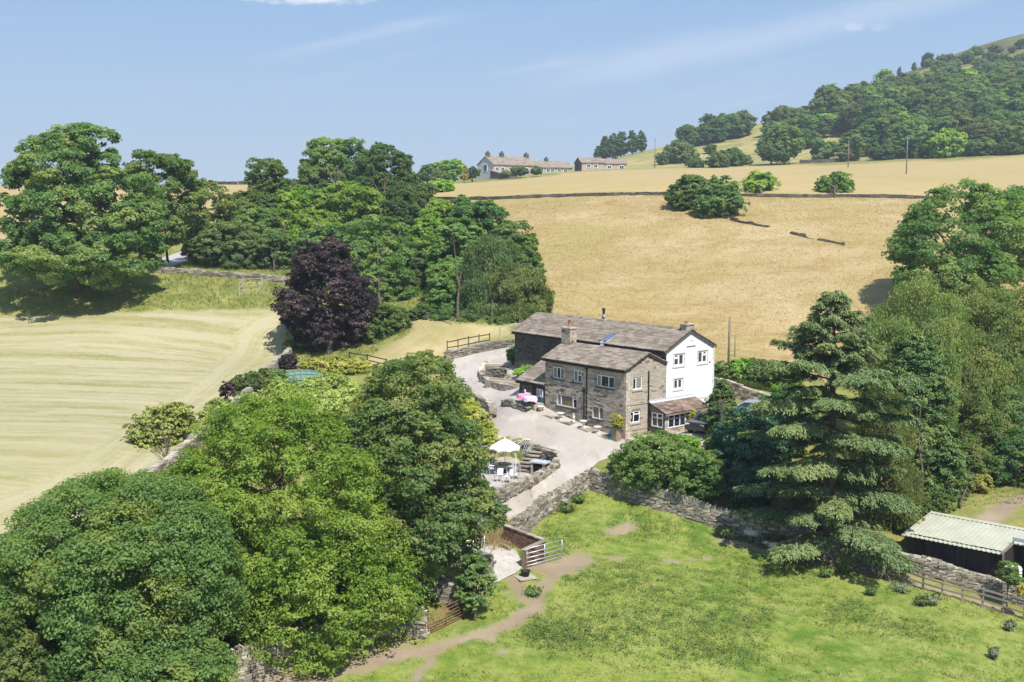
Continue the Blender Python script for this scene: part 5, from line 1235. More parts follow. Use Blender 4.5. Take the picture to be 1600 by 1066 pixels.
# the pen: sleepers, bucket
for a, c, lab in (((781,853),(796,861),'front weathered sleeper lying in the pen'),((784,848),(798,853),'rear weathered sleeper lying against the pen wall')):
    A_, C_ = up3(G(*a)), up3(G(*c)); dd = C_ - A_; L = np.linalg.norm(dd); b = MB(); b.box((0,0,.09), (L/2,.11,.09), jit=.02); o = b.build('sleeper', M['sleeper']); o.location = tuple((A_ + C_)/2 + np.array([0,0,.03])); o.rotation_euler = (0,0,math.atan2(dd[1], dd[0])); tag(o, lab, 'sleeper', 'sleepers in the pen')
p_ = up3(G(821,903)); b = MB(); b.box((0,0,.03), (.55,.42,.04), jit=.05); o = b.build('flagstone', M['flag']); o.location = tuple(p_); o.rotation_euler = (0,0,.5); tag(o, 'pale flagstone set in the grass under the black bucket', 'flagstone')
r = empty('bucket', (p_[0], p_[1] + .1, p_[2] + .07), 0, 'black rubber bucket by the gate post', 'bucket')
b = MB(); b.lathe([(.20,0),(.27,.30),(.29,.31),(.29,.34),(.25,.34),(.19,.04),(.02,.04)], (0,0,0), 18); b.build('tub', M['blackrubber'], r, True)
b = MB(); b.tube([(.29*math.cos(t_),.10*math.sin(t_),.33+.05*math.sin(t_)) for t_ in np.linspace(0,math.pi,9)], .012, 4); b.build('handle', M['blackrubber'], r)
# green net tunnel frame in the garden
p_ = up3(G(468,598)); r = empty('garden_tunnel', tuple(p_), R(20), 'low green framed netting tunnel in the vegetable garden', 'garden tunnel')
LT, WT, HT = 4.2, 1.2, 1.15
arc = lambda x, k: (x, WT*math.cos(k), HT*math.sin(k)**.8 if math.sin(k) > 0 else 0)
for i in range(9):
    x = -LT/2 + LT*i/8; sc = math.sqrt(max(.25, 1 - (abs(x)/(LT/2+.6))**2))
    b = MB(); b.tube([(x, WT*sc*math.cos(k), HT*sc*max(0,math.sin(k))**.8) for k in np.linspace(0,math.pi,11)], .035, 5); b.build('hoop', M['tealframe'], r)
for k in np.linspace(.25, math.pi-.25, 6):
    b = MB(); pts = []
    for i in range(9):
        x = -LT/2 + LT*i/8; sc = math.sqrt(max(.25, 1 - (abs(x)/(LT/2+.6))**2)); pts.append((x, WT*sc*math.cos(k), HT*sc*math.sin(k)**.8 + .02))
    b.tube(pts, .025, 4); b.build('rail', M['tealframe'], r)
b = MB(); P_ = []
for i in range(9):
    x = -LT/2 + LT*i/8; sc = math.sqrt(max(.25, 1 - (abs(x)/(LT/2+.6))**2)) * .97
    P_.append([(x, WT*sc*math.cos(k), HT*sc*max(0,math.sin(k))**.8) for k in np.linspace(1.25,math.pi-.1,8)])
b.add([q for row in P_ for q in row], [(i*8+k, i*8+k+1, (i+1)*8+k+1, (i+1)*8+k) for i in range(8) for k in range(7)]); b.build('netting', M['netting'], r)
# sheep resting in the shade of the wall
def sheep(loc, rz, label, turn):
    """one continuous lying body grown from rings; fleece, bare face, ears and folded legs"""
    r = empty('sheep', tuple(loc), rz, label, 'sheep', 'sheep resting in the wall shade')
    rings = [(-.56,.30,.05),(-.52,.30,.15),(-.42,.31,.25),(-.20,.33,.30),(.05,.33,.29),(.25,.34,.27),(.40,.38,.21),(.50,.46,.145),(.57,.53,.115),(.64,.565,.105),(.72,.555,.085),(.80,.525,.062),(.845,.505,.04)]
    n = 14; vs = []; fs = []
    for i, (x, z, q) in enumerate(rings):
        yaw = turn * max(0, (x - .42) / .42)
        for k in range(n):
            a = 2*math.pi*k/n; y = q*math.cos(a)*(1.0 if i < 7 else .8); dz = q*math.sin(a)*(1.0 if i < 7 else 1.15)
            if i < 7 and z + dz < .03: dz = .03 - z
            xx = x; px, py = xx, y
            if x > .42: px = .42 + (xx-.42)*math.cos(yaw) - y*math.sin(yaw); py = (xx-.42)*math.sin(yaw) + y*math.cos(yaw)
            vs.append((px, py, z + dz))
    for i in range(len(rings)-1):
        fs += [(i*n+k, i*n+(k+1)%n, (i+1)*n+(k+1)%n, (i+1)*n+k) for k in range(n)]
    fs += [tuple(range(n))[::-1], tuple(range((len(rings)-1)*n, len(rings)*n))]
    b = MB(); b.add(vs, fs); o = b.build('body', M['wool'], r, True); ss_ = o.modifiers.new('round', 'SUBSURF'); ss_.levels = ss_.render_levels = 1
    o.data.materials.append(M['sheepface'])
    for p in o.data.polygons:
        if p.center.x > .60: p.material_index = 1
    for s_ in (-1,1):
        hx, hy = .42 + .24*math.cos(turn*.6), .24*math.sin(turn*.6)
        b = MB(); b.add([(hx-.02,hy+s_*.07,.64),(hx+.05,hy+s_*.08,.62),(hx+.03,hy+s_*.20,.60),(hx-.01,hy+s_*.19,.585),(hx+.01,hy+s_*.10,.605)], ((0,1,2,3),(0,3,4),(1,4,2))); b.build('ear', M['sheepface'], r)
        b = MB(); b.tube([(.30,s_*.18,.16),(.46,s_*.22,.08),(.30,s_*.20,.04),(.22,s_*.19,.03)], [.06,.05,.035,.03], 6); b.build('leg', M['sheepface'], r, True)
        b = MB(); b.tube([(-.30,s_*.22,.20),(-.12,s_*.30,.10),(-.30,s_*.31,.05),(-.40,s_*.30,.03)], [.08,.06,.035,.03], 6); b.build('leg', M['sheepface'], r, True)
    b = MB(); b.tube([(-.56,0,.34),(-.64,.02,.26),(-.65,.03,.16)], [.05,.04,.02], 6); b.build('tail', M['wool'], r, True)
    return r
p_ = up3(G(1173,841)); sheep(p_, R(150), 'grey sheep lying close under the wall with its head up', .5)
p_ = up3(G(1211,862)); sheep(p_, R(165), 'grey sheep stretched out at the shade edge nearer the cedar', .2)

# ------------------------------------------------------------------ cottages on the skyline
def cottage(name, a, c, eave, ridge, depth, label, group, wallmat, endmat, chims, wins, baseD, lean=None, back=False):
    A_, C_ = PD(a[0], a[1], baseD[0]), PD(c[0], c[1], baseD[1]); d = (C_ - A_)[:2]; L = float(np.hypot(*d)); rz = math.atan2(d[1], d[0]); z0 = min(hs(*A_[:2]), hs(*C_[:2])) - 1
    r = empty(name, (A_[0], A_[1], 0), rz, label, 'house', group); e, rd = eave, ridge
    b = MB(); b.quad((0,0,z0),(L,0,z0),(L,0,e),(0,0,e)); b.build('wall', M[wallmat], r, fix=False)
    b = MB(); b.add([(0,depth,z0),(0,0,z0),(0,0,e),(0,depth/2,rd),(0,depth,e)], ((0,1,2,3,4),)); b.build('end_wall', M[endmat], r, fix=False)
    b = MB(); b.add([(L,0,z0),(L,depth,z0),(L,depth,e),(L,depth/2,rd),(L,0,e)], ((0,1,2,3,4),)); b.quad((L,depth,z0),(0,depth,z0),(0,depth,e),(L,depth,e)); b.build('rear_wall', M[wallmat], r, fix=False)
    ro = MB(); ro.prism([(-.35,e-.1),(depth/2,rd+.05),(depth+.35,e-.1),(depth+.35,e+.08),(depth/2,rd+.28),(-.35,e+.08)], -.3, L+.3, (X3,Y3,Z3)); rr = ro.build('roof', M['slate_obj'], r)
    sb = MB(); sl = Vector((0, depth/2 + .35, rd + .2 - e)); H = sl.length; sl /= H; nn = Vector((0,-sl.z,sl.y)); x = 0
    for k in range(int(H/.55)):
        x = -.3
        while x < L + .3:
            w = rg.uniform(.8,1.6); m = min(x+w, L+.3); sb.box(Vector(((x+m)/2, -.35, e+.08)) + sl*(k*.55+.3) + nn*.03, ((m-x)/2-.02,.32,.04), (Vector(X3),sl,nn), rg.uniform(.3,.8), .03, rg); x += w
    tag(sb.build('roof_slates', M['slate'], rr), kind='stuff')
    for fx, hgt, w in chims:
        cb = MB(); cb.box((L*fx, depth/2, rd + hgt/2), (w,.55,hgt/2 + .2)); co_ = cb.build('chimney', M['stone_dark'], rr)
        for q in (-.4,.4):
            pb_ = MB(); pb_.lathe([(.18,0),(.14,.5),(.16,.55)], (L*fx + w*q, depth/2, rd + hgt + .2), 7); pb_.build('chimney_pot', M['black'], co_)
    for fx, zf, w, h in wins:
        zz = z0 + 1 + (e - z0 - 1)*zf; f = MB(); f.box((L*fx, -.04, zz), (w/2+.14,.06,h/2+.14)); fo = f.build('window', M['white'], r)
        p = MB(); p.box((L*fx - w*.26, -.11, zz), (w*.22,.02,h/2-.05)); p.build('pane', M['glass'], fo); p = MB(); p.box((L*fx + w*.26, -.11, zz), (w*.22,.02,h/2-.05)); p.build('pane', M['glass'], fo)
    return r, L
zE = lambda u, v, Y: PD(u, v, Y)[2]
Yt = 405
t1, L1_ = cottage('cottage_terrace', (771,277), (840,270), zE(775,257.5,Yt), zE(775,244.5,Yt), 8.5, 'nearer end of the long stone terrace with a pale painted gable', 'cottages on the skyline', 'stone', 'lead',
    ((.05,1.3,.7),(.36,1.4,.7),(.92,1.3,.8)), [(.08,.72,1.2,1.1),(.2,.72,1.3,1.1),(.42,.72,1.4,1.1),(.55,.72,1.4,1.1),(.75,.72,1.3,1.1),(.9,.72,1.3,1.1),(.45,.25,1.2,1.3),(.62,.25,1.2,1.3)], (Yt, Yt+14))
b = MB(); ew = MB(); ew.box((-.05, 4.2, zE(775,262,Yt)), (.06,1.0,1.3)); f = ew.build('window', M['white'], t1)
p = MB(); p.box((-.13, 4.2, zE(775,262,Yt)), (.02,.8,1.1)); p.build('pane', M['glass'], f)
lean = MB(); lean.prism([(-5.2, zE(775,270,Yt)-.6),(0, zE(775,267,Yt)),(0, zE(775,267,Yt)-8),(-5.2, zE(775,267,Yt)-8)], -1.5, L1_*.32, (X3,Y3,Z3)); lean.build('outbuilding', M['stone_dark'], t1)
lr_ = MB(); lr_.prism([(-5.6, zE(775,270,Yt)-.5),(0, zE(775,266.5,Yt)),(0, zE(775,266.5,Yt)+.2),(-5.6, zE(775,270,Yt)-.25)], -1.8, L1_*.34, (X3,Y3,Z3)); lr_.build('outbuilding_roof', M['slate_obj'], t1)
t2, L2_ = cottage('cottage_terrace', (840,270), (894,267), zE(840,262,Yt+14), zE(840,252,Yt+14), 8, 'lower middle cottages continuing the stone terrace', 'cottages on the skyline', 'stone', 'stone_dark',
    ((.42,1.1,.6),), [(.12,.62,1.1,1.0),(.3,.6,1.3,1.1),(.42,.6,1.3,1.1),(.62,.6,1.2,1.0),(.8,.6,1.3,1.1)], (Yt+14, Yt+22))
t3, L3_ = cottage('far_barn', (909,268), (944,267), zE(909,254.5,Yt+18), zE(909,246.5,Yt+18), 9, 'separate stone barn standing beyond the end of the terrace', 'cottages on the skyline', 'stone', 'stone_dark', (), [(.3,.62,1.2,1.2),(.62,.62,1.2,1.2)], (Yt+18, Yt+20))
t4, L4_ = cottage('far_cottage', (943,267), (979,264), zE(944,256,Yt+20), zE(944,248.5,Yt+20), 9, 'last small stone cottage joined to the far barn', 'cottages on the skyline', 'stone', 'stone_dark', ((.8,1.0,.5),), [(.25,.45,1.5,1.1),(.78,.45,1.7,1.1)], (Yt+20, Yt+24))
hh_ = PD(1150,192,585); r = empty('hilltop_house', (hh_[0], hh_[1], hh_[2]-1.5), -.5, 'pale house just showing above trees on the hill shoulder', 'house')
b = MB(); b.prism([(-5,-3),(5,-3),(5,2.6),(0,5),(-5,2.6)], -7, 7, (X3,Y3,Z3)); b.build('wall', M['offwhite'], r); b = MB(); b.prism([(-5.4,2.5),(0,5.1),(5.4,2.5),(5.4,2.9),(0,5.5),(-5.4,2.9)], -7.4, 7.4, (X3,Y3,Z3)); b.build('roof', M['slate_obj'], r)
b = MB(); b.box((2,-5.05,0), (.7,.06,.8)); f = b.build('window', M['white'], r); b = MB(); b.box((2,-5.13,0), (.55,.02,.65)); b.build('pane', M['glass'], f)
# ------------------------------------------------------------------ trees
def fib(n, rs):
    i = np.arange(n) + .5; ph = np.arccos(1 - 2 * i / n); th = np.pi * (1 + 5 ** .5) * i + rs.uniform(0, 6.28)
    d = np.stack([np.cos(th) * np.sin(ph), np.sin(th) * np.sin(ph), np.cos(ph)], 1) + rs.normal(0, .16, (n, 3))
    return d / np.linalg.norm(d, axis=1)[:, None]
def unit(a): return a / np.maximum(np.linalg.norm(a, axis=1), 1e-9)[:, None]
def leaf_quads(C, N, rs, size, aspect=.62, axis=None, fold=.18):
    """folded leaf blades at C facing N"""
    n = len(C); t = rs.normal(0, 1, (n, 3)) if axis is None else axis + rs.normal(0, .25, (n, 3))
    t = unit(t - N * (t * N).sum(1)[:, None]); b = np.cross(N, t); s = (size * rs.uniform(.65, 1.3, n))[:, None]
    V = np.stack([C - t * s * .5, C + b * s * aspect * .5 + N * s * fold, C + t * s * .5, C - b * s * aspect * .5 + N * s * fold], 1).reshape(-1, 3)
    return V, np.arange(4 * n).reshape(n, 4)
def crown(ells, br, per, size, seed, flat=.8, up=.35, dens=1.25, hang=0., zmin=-.9, sub=13, aspect=.62, subr=.38, inner=.15, jit=.3, spiky=0.):
    """ells: (centre, radii) lumps of the crown; boughs of leaf clumps are set over them"""
    rs = np.random.RandomState(seed); B, O, Rr = [], [], []
    for i, (c, r) in enumerate(ells):
        c, r = np.array(c, float), np.array(r, float); rm = (r.prod()) ** (1/3); b0 = min(br, r.min() * .75)
        area = 4 * np.pi * ((r[0]*r[1]) ** 1.6 / 3 + (r[0]*r[2]) ** 1.6 / 3 + (r[1]*r[2]) ** 1.6 / 3) ** (1/1.6)
        n = max(5, int(area / (np.pi * b0 * b0) * dens)); d = fib(n, rs); d = d[d[:, 2] > zmin]
        k = 1 - b0 / rm * .55; p = c + d * r * (k + rs.uniform(-jit, jit * .55, len(d))[:, None] * .5); keep = np.ones(len(p), bool)
        for j, (c2, r2) in enumerate(ells):
            if j != i: keep &= ((((p - np.array(c2)) / (np.array(r2) * .78)) ** 2).sum(1) > 1)
        p, d = p[keep], d[keep]; B.append(p); O.append(unit(d / r * rm)); Rr.append(b0 * rs.uniform(.68, 1.25, len(p)))
        m = int(len(p) * inner)
        if m: q = c + fib(m, rs) * r * .45; B.append(q); O.append(unit(q - c + 1e-6)); Rr.append(np.full(m, b0))
    B, O, Rr = np.concatenate(B), np.concatenate(O), np.concatenate(Rr); nb = len(B); U = np.array([0, 0, 1.])
    kc = rs.uniform(0, 1, nb)
    D = unit(rs.normal(0, .75, (nb, sub, 3)).reshape(-1, 3) + np.repeat(O, sub, 0) * .75 + U * up)
    bi = np.repeat(np.arange(nb), sub); SCp = B[bi] + D * Rr[bi][:, None] * rs.uniform(.55, 1.08 + spiky, len(bi))[:, None] * np.array([1, 1, flat])
    n = max(1, per // sub); li = np.repeat(np.arange(len(bi)), n); dl = unit(rs.normal(0, 1, (len(li), 3)) + D[li] * .5 + U * .25)
    sr = Rr[bi][li] * subr; P = SCp[li] + dl * (sr * rs.uniform(.25, 1, len(li)) ** .6)[:, None] * np.array([1.15, 1.15, .62])
    if hang: h = rs.uniform(0, 1, len(li)) ** 1.3; P[:, 2] -= h * hang * Rr[bi][li]; P[:, :2] += (dl[:, :2] * .1)
    Nn = unit(dl * .30 + D[li] * .40 + U * .45 + rs.normal(0, .36, (len(li), 3)))
    ax = None
    if hang: Nn = unit(np.c_[O[bi][li][:, :2] + rs.normal(0, .6, (len(li), 2)), rs.uniform(-.1, .5, len(li))]); ax = np.tile(-U, (len(li), 1))
    V, F = leaf_quads(P, Nn, rs, size, aspect, ax)
    tint = np.clip(.5 + (kc[bi][li] - .5) * .35 + (rs.uniform(0, 1, len(bi))[li] - .5) * .4 + rs.normal(0, .2, len(li)), 0, 1)
    return V, F, np.repeat(tint, 4), np.repeat(kc[bi][li], 4), B, Rr
def limbs(B, top, tr, seed, nl=14, kids=2, base_split=.3):
    """tapered trunk from the origin with limbs running out to the boughs"""
    rs = random.Random(seed); m = MB(); top = Vector(top)
    z0 = top.z * base_split; wob = lambda k: Vector((rs.uniform(-1, 1), rs.uniform(-1, 1), 0)) * k
    tp = [Vector((0, 0, -.8)), Vector((0, 0, .25)), Vector((top.x * .1, top.y * .1, z0)) + wob(tr * .5), top * .6 + wob(tr), top]
    m.tube(tp, [tr * 1.45, tr * 1.05, tr * .82, tr * .5, tr * .15], 9)
    idx = list(range(len(B))); rs.shuffle(idx)
    for i in idx[:nl]:
        b = Vector(B[i]); f = rs.uniform(.25, .8); s = tp[2].lerp(tp[4], f * .75); mid = s.lerp(b, .5) + Vector((0, 0, (b - s).length * .10)) + wob(tr * .8)
        r0 = tr * (.48 - .25 * f); m.tube([s, mid, b], [r0, r0 * .62, r0 * .22], 6)
        for _ in range(kids):
            j = min(range(len(B)), key=lambda q: (Vector(B[q]) - b).length + rs.uniform(0, 3.0) + (99 if q == i else 0)); m.tube([mid, mid.lerp(Vector(B[j]), .6) + wob(.2), Vector(B[j])], [r0 * .45, r0 * .28, r0 * .1], 5)
    return m
def E(u, v, ru, rv, Y, ry=None):       # a crown lump given where it stands in the photograph and its distance
    c = PD(u, v, Y); k = Y / FOC; return c, (ru * k, ry if ry else ru * k, rv * k)
def put_tree(name, base, meshes, label, group, cat='tree', rz=0., sc=(1, 1, 1), names=('crown', 'trunk')):
    r = empty(name, tuple(base), rz, label, cat, group); r.scale = sc
    for nme, m in zip(names, meshes):
        if m is not None: link(bpy.data.objects.new(nme, m), r)
    return r
NTREE = [100]
SKIRTED = {'tree clumps above the hay field', 'middle clump of trees', 'trees between lawn and meadow', 'trees behind the cedar'}
def tree(name, label, base, lumps, mat, br, per, size, group=None, tr=.3, cat='tree', bark='bark', nl=14, kids=2, skirt=None, **kw):
    """a tree of its own: lumps in world space, foot at base"""
    NTREE[0] += 1; sd_ = NTREE[0]; base = np.asarray(base, float)
    if group in SKIRTED and tr < .5: tr, nl, kids = tr * .55, 6, 0
    L = [(np.asarray(c) - base, r) for c, r in lumps]
    if skirt if skirt is not None else group in SKIRTED:            # foliage carried down towards the ground
        c, r = L[0]; zt = min(q[0][2] - q[1][2] * .4 for q in L)
        if zt > 1.2: L.append((np.array([c[0], c[1] - .3, zt * .56]), (r[0] * .72, r[1] * .72, zt * .56)))
    V, F, t1_, t2_, B, Rr = crown(L, br, per, size, sd_, **kw)
    cm = np_mesh('crown', V, F, M[mat], {'tint': t1_, 'clump': t2_}); tm = None
    if tr:
        top = max(L, key=lambda q: q[0][2] + q[1][2] * .3)[0]; tm = limbs(B, (top[0] * .8, top[1] * .8, top[2]), tr, sd_, nl, kids).mesh('trunk', M[bark])
    return put_tree(name, base, (cm, tm), label, group, cat, names=('crown' if cat == 'tree' else 'foliage', 'trunk' if cat == 'tree' else 'stem'))
Bp = lambda u, v: up3(G(u, v))
def under(lumps): c = lumps[0][0]; return np.array([c[0], c[1], hs(c[0], c[1])])
# --- the near trees
l = [E(188,885,186,138,52,5.0), E(160,960,150,80,51,4.2), E(290,930,80,75,51.5,2.6), E(225,1050,140,38,48.5,2.6)]
tree('sycamore_tree', 'huge dense round topped dark tree filling the near corner', under(l), l, 'L_round', .95, 560, .165, 'near trees along the track', .42, sub=14, flat=.8, up=.45, dens=2.1, jit=.12, subr=.5)
l = [E(12,1040,62,62,47.5,1.8), E(-30,1000,50,60,47,1.8)]
tree('elder_bush', 'pale leafy bush cut by the frame edge below the round tree', under(l), l, 'L_mid', .7, 420, .17, None, .10, cat='bush', nl=8)
l = [E(440,790,163,152,58,5.0), E(455,890,168,110,57,4.8), E(575,935,72,62,55.5,2.2), E(415,672,76,42,59,2.4), E(330,790,70,80,58,3.0), E(480,975,120,50,55,3.0)]
tree('ash_tree', 'large bright green ash beside the dark round tree', Bp(470,1000), l, 'L_ash', 1.0, 520, .19, 'near trees along the track', .26, nl=9, kids=1, sub=15, dens=1.6, jit=.42, spiky=.25, up=.45, aspect=.45)
l = [E(645,632,72,78,63,3.0), E(655,725,84,92,61.5,3.6), E(605,700,58,104,62,2.6), E(728,795,50,52,60.5,2.2), E(660,830,86,50,60,3.0), E(700,700,38,50,61,2.0)]
tree('sycamore_tree', 'tall dark sycamore next to the white parasol', Bp(641,914), l, 'L_sycamore', .95, 480, .20, 'near trees along the track', .34, sub=14, dens=1.2, jit=.42, spiky=.15)
l = [E(742,918,22,44,58.5,.75), E(744,888,13,26,58.5,.45)]
tree('yew_bush', 'dark upright yew beside the rusty gate', Bp(742,970), l, 'L_conifer', .42, 420, .15, None, .08, cat='bush', aspect=.35, spiky=.5, up=.7)
l = [E(248,690,40,46,77,1.6), E(272,655,22,24,78,.9), E(232,720,26,26,76,1.0)]
tree('elder_tree', 'thin pale elder at the edge of the hay field', Bp(255,752), l, 'L_pale', .55, 260, .20, None, .06, dens=1.3, spiky=.5, jit=.5)
l = [E(312,668,24,20,82,1.0), E(340,642,18,16,88,.9)]; tree('hawthorn_hedge', 'loose pale green hedge bushes along the hay field wall', under(l), l, 'L_pale', .5, 240, .19, None, .04, cat='hedge', spiky=.4)
l = [E(392,604,24,15,98,1.2), E(414,592,16,12,101,.9)]; tree('field_hedge', 'mid green bushes on the field wall between purple sapling and box bush', under(l), l, 'L_mid', .5, 260, .19, None, .04, cat='hedge', spiky=.4)
l = [E(355,612,9,11,94,.5)]; tree('purple_sapling', 'small purple leaved sapling by the hay field wall', Bp(356,626), l, 'L_beech', .35, 160, .22, None, .05, dens=.8, spiky=.5, up=.8)
l = [E(450,566,11,9,107,.7)]; tree('purple_bush', 'little purple bush beside the green garden tunnel', Bp(450,575), l, 'L_beech', .35, 150, .22, None, .04, cat='bush', spiky=.4)
l = [E(432,592,15,13,101,.9)]; tree('box_bush', 'round olive bush before the green garden tunnel', Bp(432,606), l, 'L_olive', .4, 260, .18, None, .05, cat='bush')
l = [E(520,578,32,14,106,1.6), E(555,577,26,13,107,1.4), E(490,572,20,9,108,1.1)]; tree('golden_shrub', 'yellow green shrubs behind the garden tunnel', Bp(525,592), l, 'L_lime', .7, 330, .2, None, .06, cat='shrub')
l = [E(455,626,48,24,92,2.2), E(515,614,46,25,95,2.2), E(555,640,40,36,90,2.0), E(490,655,55,30,88,2.4)]; tree('garden_hedge', 'pale feathery hedge between the bright ash and the tunnel', under(l), l, 'L_pale', .75, 360, .2, None, 0, cat='hedge', spiky=.3)
l = [E(744,664,20,26,85.5,1.0), E(756,690,20,22,84.3,.9), E(734,640,14,16,88,.8)]; tree('privet_hedge', 'bright yellow green hedge above the sunken terrace', under(l), l, 'L_lime', .5, 340, .16, None, .05, cat='hedge', up=.6)
l = [E(762,724,12,10,81,.4)]; tree('golden_flower_bush', 'small yellow bush behind the terrace chairs', up3(PZ(762,738,TZ)), l, 'L_lime', .3, 160, .14, None, 0, cat='bush')
# --- shrubs and trees right of the drive
l = [E(1030,734,64,44,76.5,2.4), E(1075,745,42,44,75.8,1.6), E(985,735,36,28,77,1.3), E(1032,704,32,24,77.5,1.3)]
tree('maple_bush', 'broad bright green maple bush in front of the garden room', Bp(1040,775), l, 'L_bright', .75, 430, .18, None, .12, cat='bush', spiky=.35, up=.6)
l = [E(1095,742,26,42,74.6,1.0)]; tree('laurel_bush', 'paler leafy bush at the wall end of the maple', Bp(1098,785), l, 'L_mid', .55, 360, .17, None, .06, cat='bush')
l = [E(1070,694,24,13,80,.9)]; tree('clipped_shrub', 'clipped light green dome in front of the black car', Bp(1070,708), l, 'L_ash', .4, 330, .15, None, .04, cat='shrub')
l = [E(1127,655,19,46,82,.8), E(1128,620,11,24,82,.45), E(1130,705,26,36,81,1.1)]; tree('cypress_tree', 'narrow pointed conifer standing before the white gable', Bp(1128,752), l, 'L_conifer', .42, 460, .16, None, .08, aspect=.38, spiky=.35, up=.75, dens=2.0)
l = [E(1160,700,46,54,78,2.0), E(1130,745,32,46,76.5,1.3), E(1190,690,44,44,80,1.9), E(1175,760,34,40,75.5,1.4)]; tree('rhododendron', 'dark glossy rhododendron mass between the conifer and the cedar', Bp(1160,780), l, 'L_holly', .75, 430, .18, None, .10, cat='bush')
l = [E(1225,680,40,44,83,1.9), E(1235,640,44,34,86,2.0), E(1200,655,22,24,84,1.2)]; tree('holly_bush', 'dark bush in the cedar shade below the lane', Bp(1225,720), l, 'L_dark', .75, 350, .2, None, .08, cat='bush')
l = [E(1440,530,62,100,90,3.4), E(1385,560,46,80,88,2.6), E(1425,620,60,70,87,3.0)]; tree('birch_tree', 'tall weeping birch rising behind the cedar', Bp(1440,700), l, 'L_birch', .95, 420, .20, 'trees behind the cedar', .22, hang=1.1, flat=.9, aspect=.5)
l = [E(1535,540,66,96,95,3.6), E(1590,560,60,110,98,3.4), E(1505,600,55,80,92,3.0)]; tree('birch_tree', 'wide loose birch with pale limbs towards the frame edge', Bp(1540,720), l, 'L_birch', 1.0, 400, .21, 'trees behind the cedar', .24, hang=.8, dens=1.3, jit=.4)
l = [E(1432,660,46,120,82,2.0), E(1450,740,52,70,80,2.2), E(1428,580,30,60,83,1.4)]; tree('spruce_tree', 'dark upright conifer between the cedar and the birches', Bp(1440,800), l, 'L_conifer', .7, 430, .2, 'trees behind the cedar', .16, aspect=.4, spiky=.3, up=.5, dens=2.0)
l = [E(1380,690,34,95,75,1.6), E(1400,760,32,60,74,1.4)]; tree('weeping_birch', 'slim hanging birch draped over the cedar flank', Bp(1392,830), l, 'L_birch', .6, 400, .17, 'trees behind the cedar', .11, bark='bark_pale', hang=1.9, aspect=.4)
l = [E(1500,735,46,56,82,2.0), E(1540,700,44,60,86,2.1), E(1475,770,30,40,79,1.4)]; tree('hazel_tree', 'mid green hazel behind the shed roof', Bp(1500,795), l, 'L_mid', .75, 380, .19, 'trees behind the cedar', .14)
l = [E(1575,670,56,66,92,2.8), E(1545,640,40,40,94,2.0)]; tree('dying_willow', 'grey thinning tree with bare twigs on the frame edge side', Bp(1572,752), l, 'L_olive', .8, 240, .19, 'trees behind the cedar', .16, dens=1.0, nl=30, kids=4, bark='bark_pale')
l = [E(1590,722,38,44,84,2.0), E(1548,738,26,26,83.5,1.3)]; tree('laurel_bush', 'dark laurel beside the dirt path past the shed', Bp(1590,760), l, 'L_dark', .7, 340, .19, None, .08, cat='bush')
l = [E(1532,755,18,12,80,.8)]; tree('golden_laurel', 'small yellow green bush above the shed ridge', Bp(1532,768), l, 'L_lime', .4, 240, .16, None, .04, cat='bush')
l = [E(1455,792,34,18,76,1.2), E(1420,815,26,16,73.5,1.0)]; tree('bramble_bush', 'low bramble against the shed end', Bp(1440,812), l, 'L_mid', .5, 280, .17, None, .03, cat='bush')
l = [E(1576,895,13,15,65.2,.5), E(1582,905,10,10,65,.4)]; tree('bay_bush', 'small bright bush growing beside the water tank', up3(l[0][0][:2]), l, 'L_bright', .3, 240, .12, None, .04, cat='bush')
l = [E(1599,923,8,8,64,.3)]; tree('yellow_flowers', 'patch of yellow flowers on the wall by the tank', up3(l[0][0][:2]), l, 'L_yellow', .2, 140, .10, None, 0, cat='flower')
l = [E(1592,815,18,12,77,.9)]; tree('gorse_bush', 'low green bush on the dirt path behind the shed roof', Bp(1592,826), l, 'L_mid', .4, 240, .16, None, 0, cat='bush')
l = [E(1505,375,100,82,128,6.0), E(1455,400,60,50,126,4.2), E(1560,380,60,70,129,4.6), E(1490,430,90,40,125,5.0)]; tree('sycamore_tree', 'dark domed sycamore high behind the birches', Bp(1500,480), l, 'L_mid', 1.7, 520, .34, None, .4, sub=15, flat=.7)
l = [E(1605,350,56,60,140,4.2)]; tree('ash_tree', 'paler tree cut by the frame edge behind the domed sycamore', Bp(1605,440), l, 'L_olive', 1.6, 420, .34, None, .3)
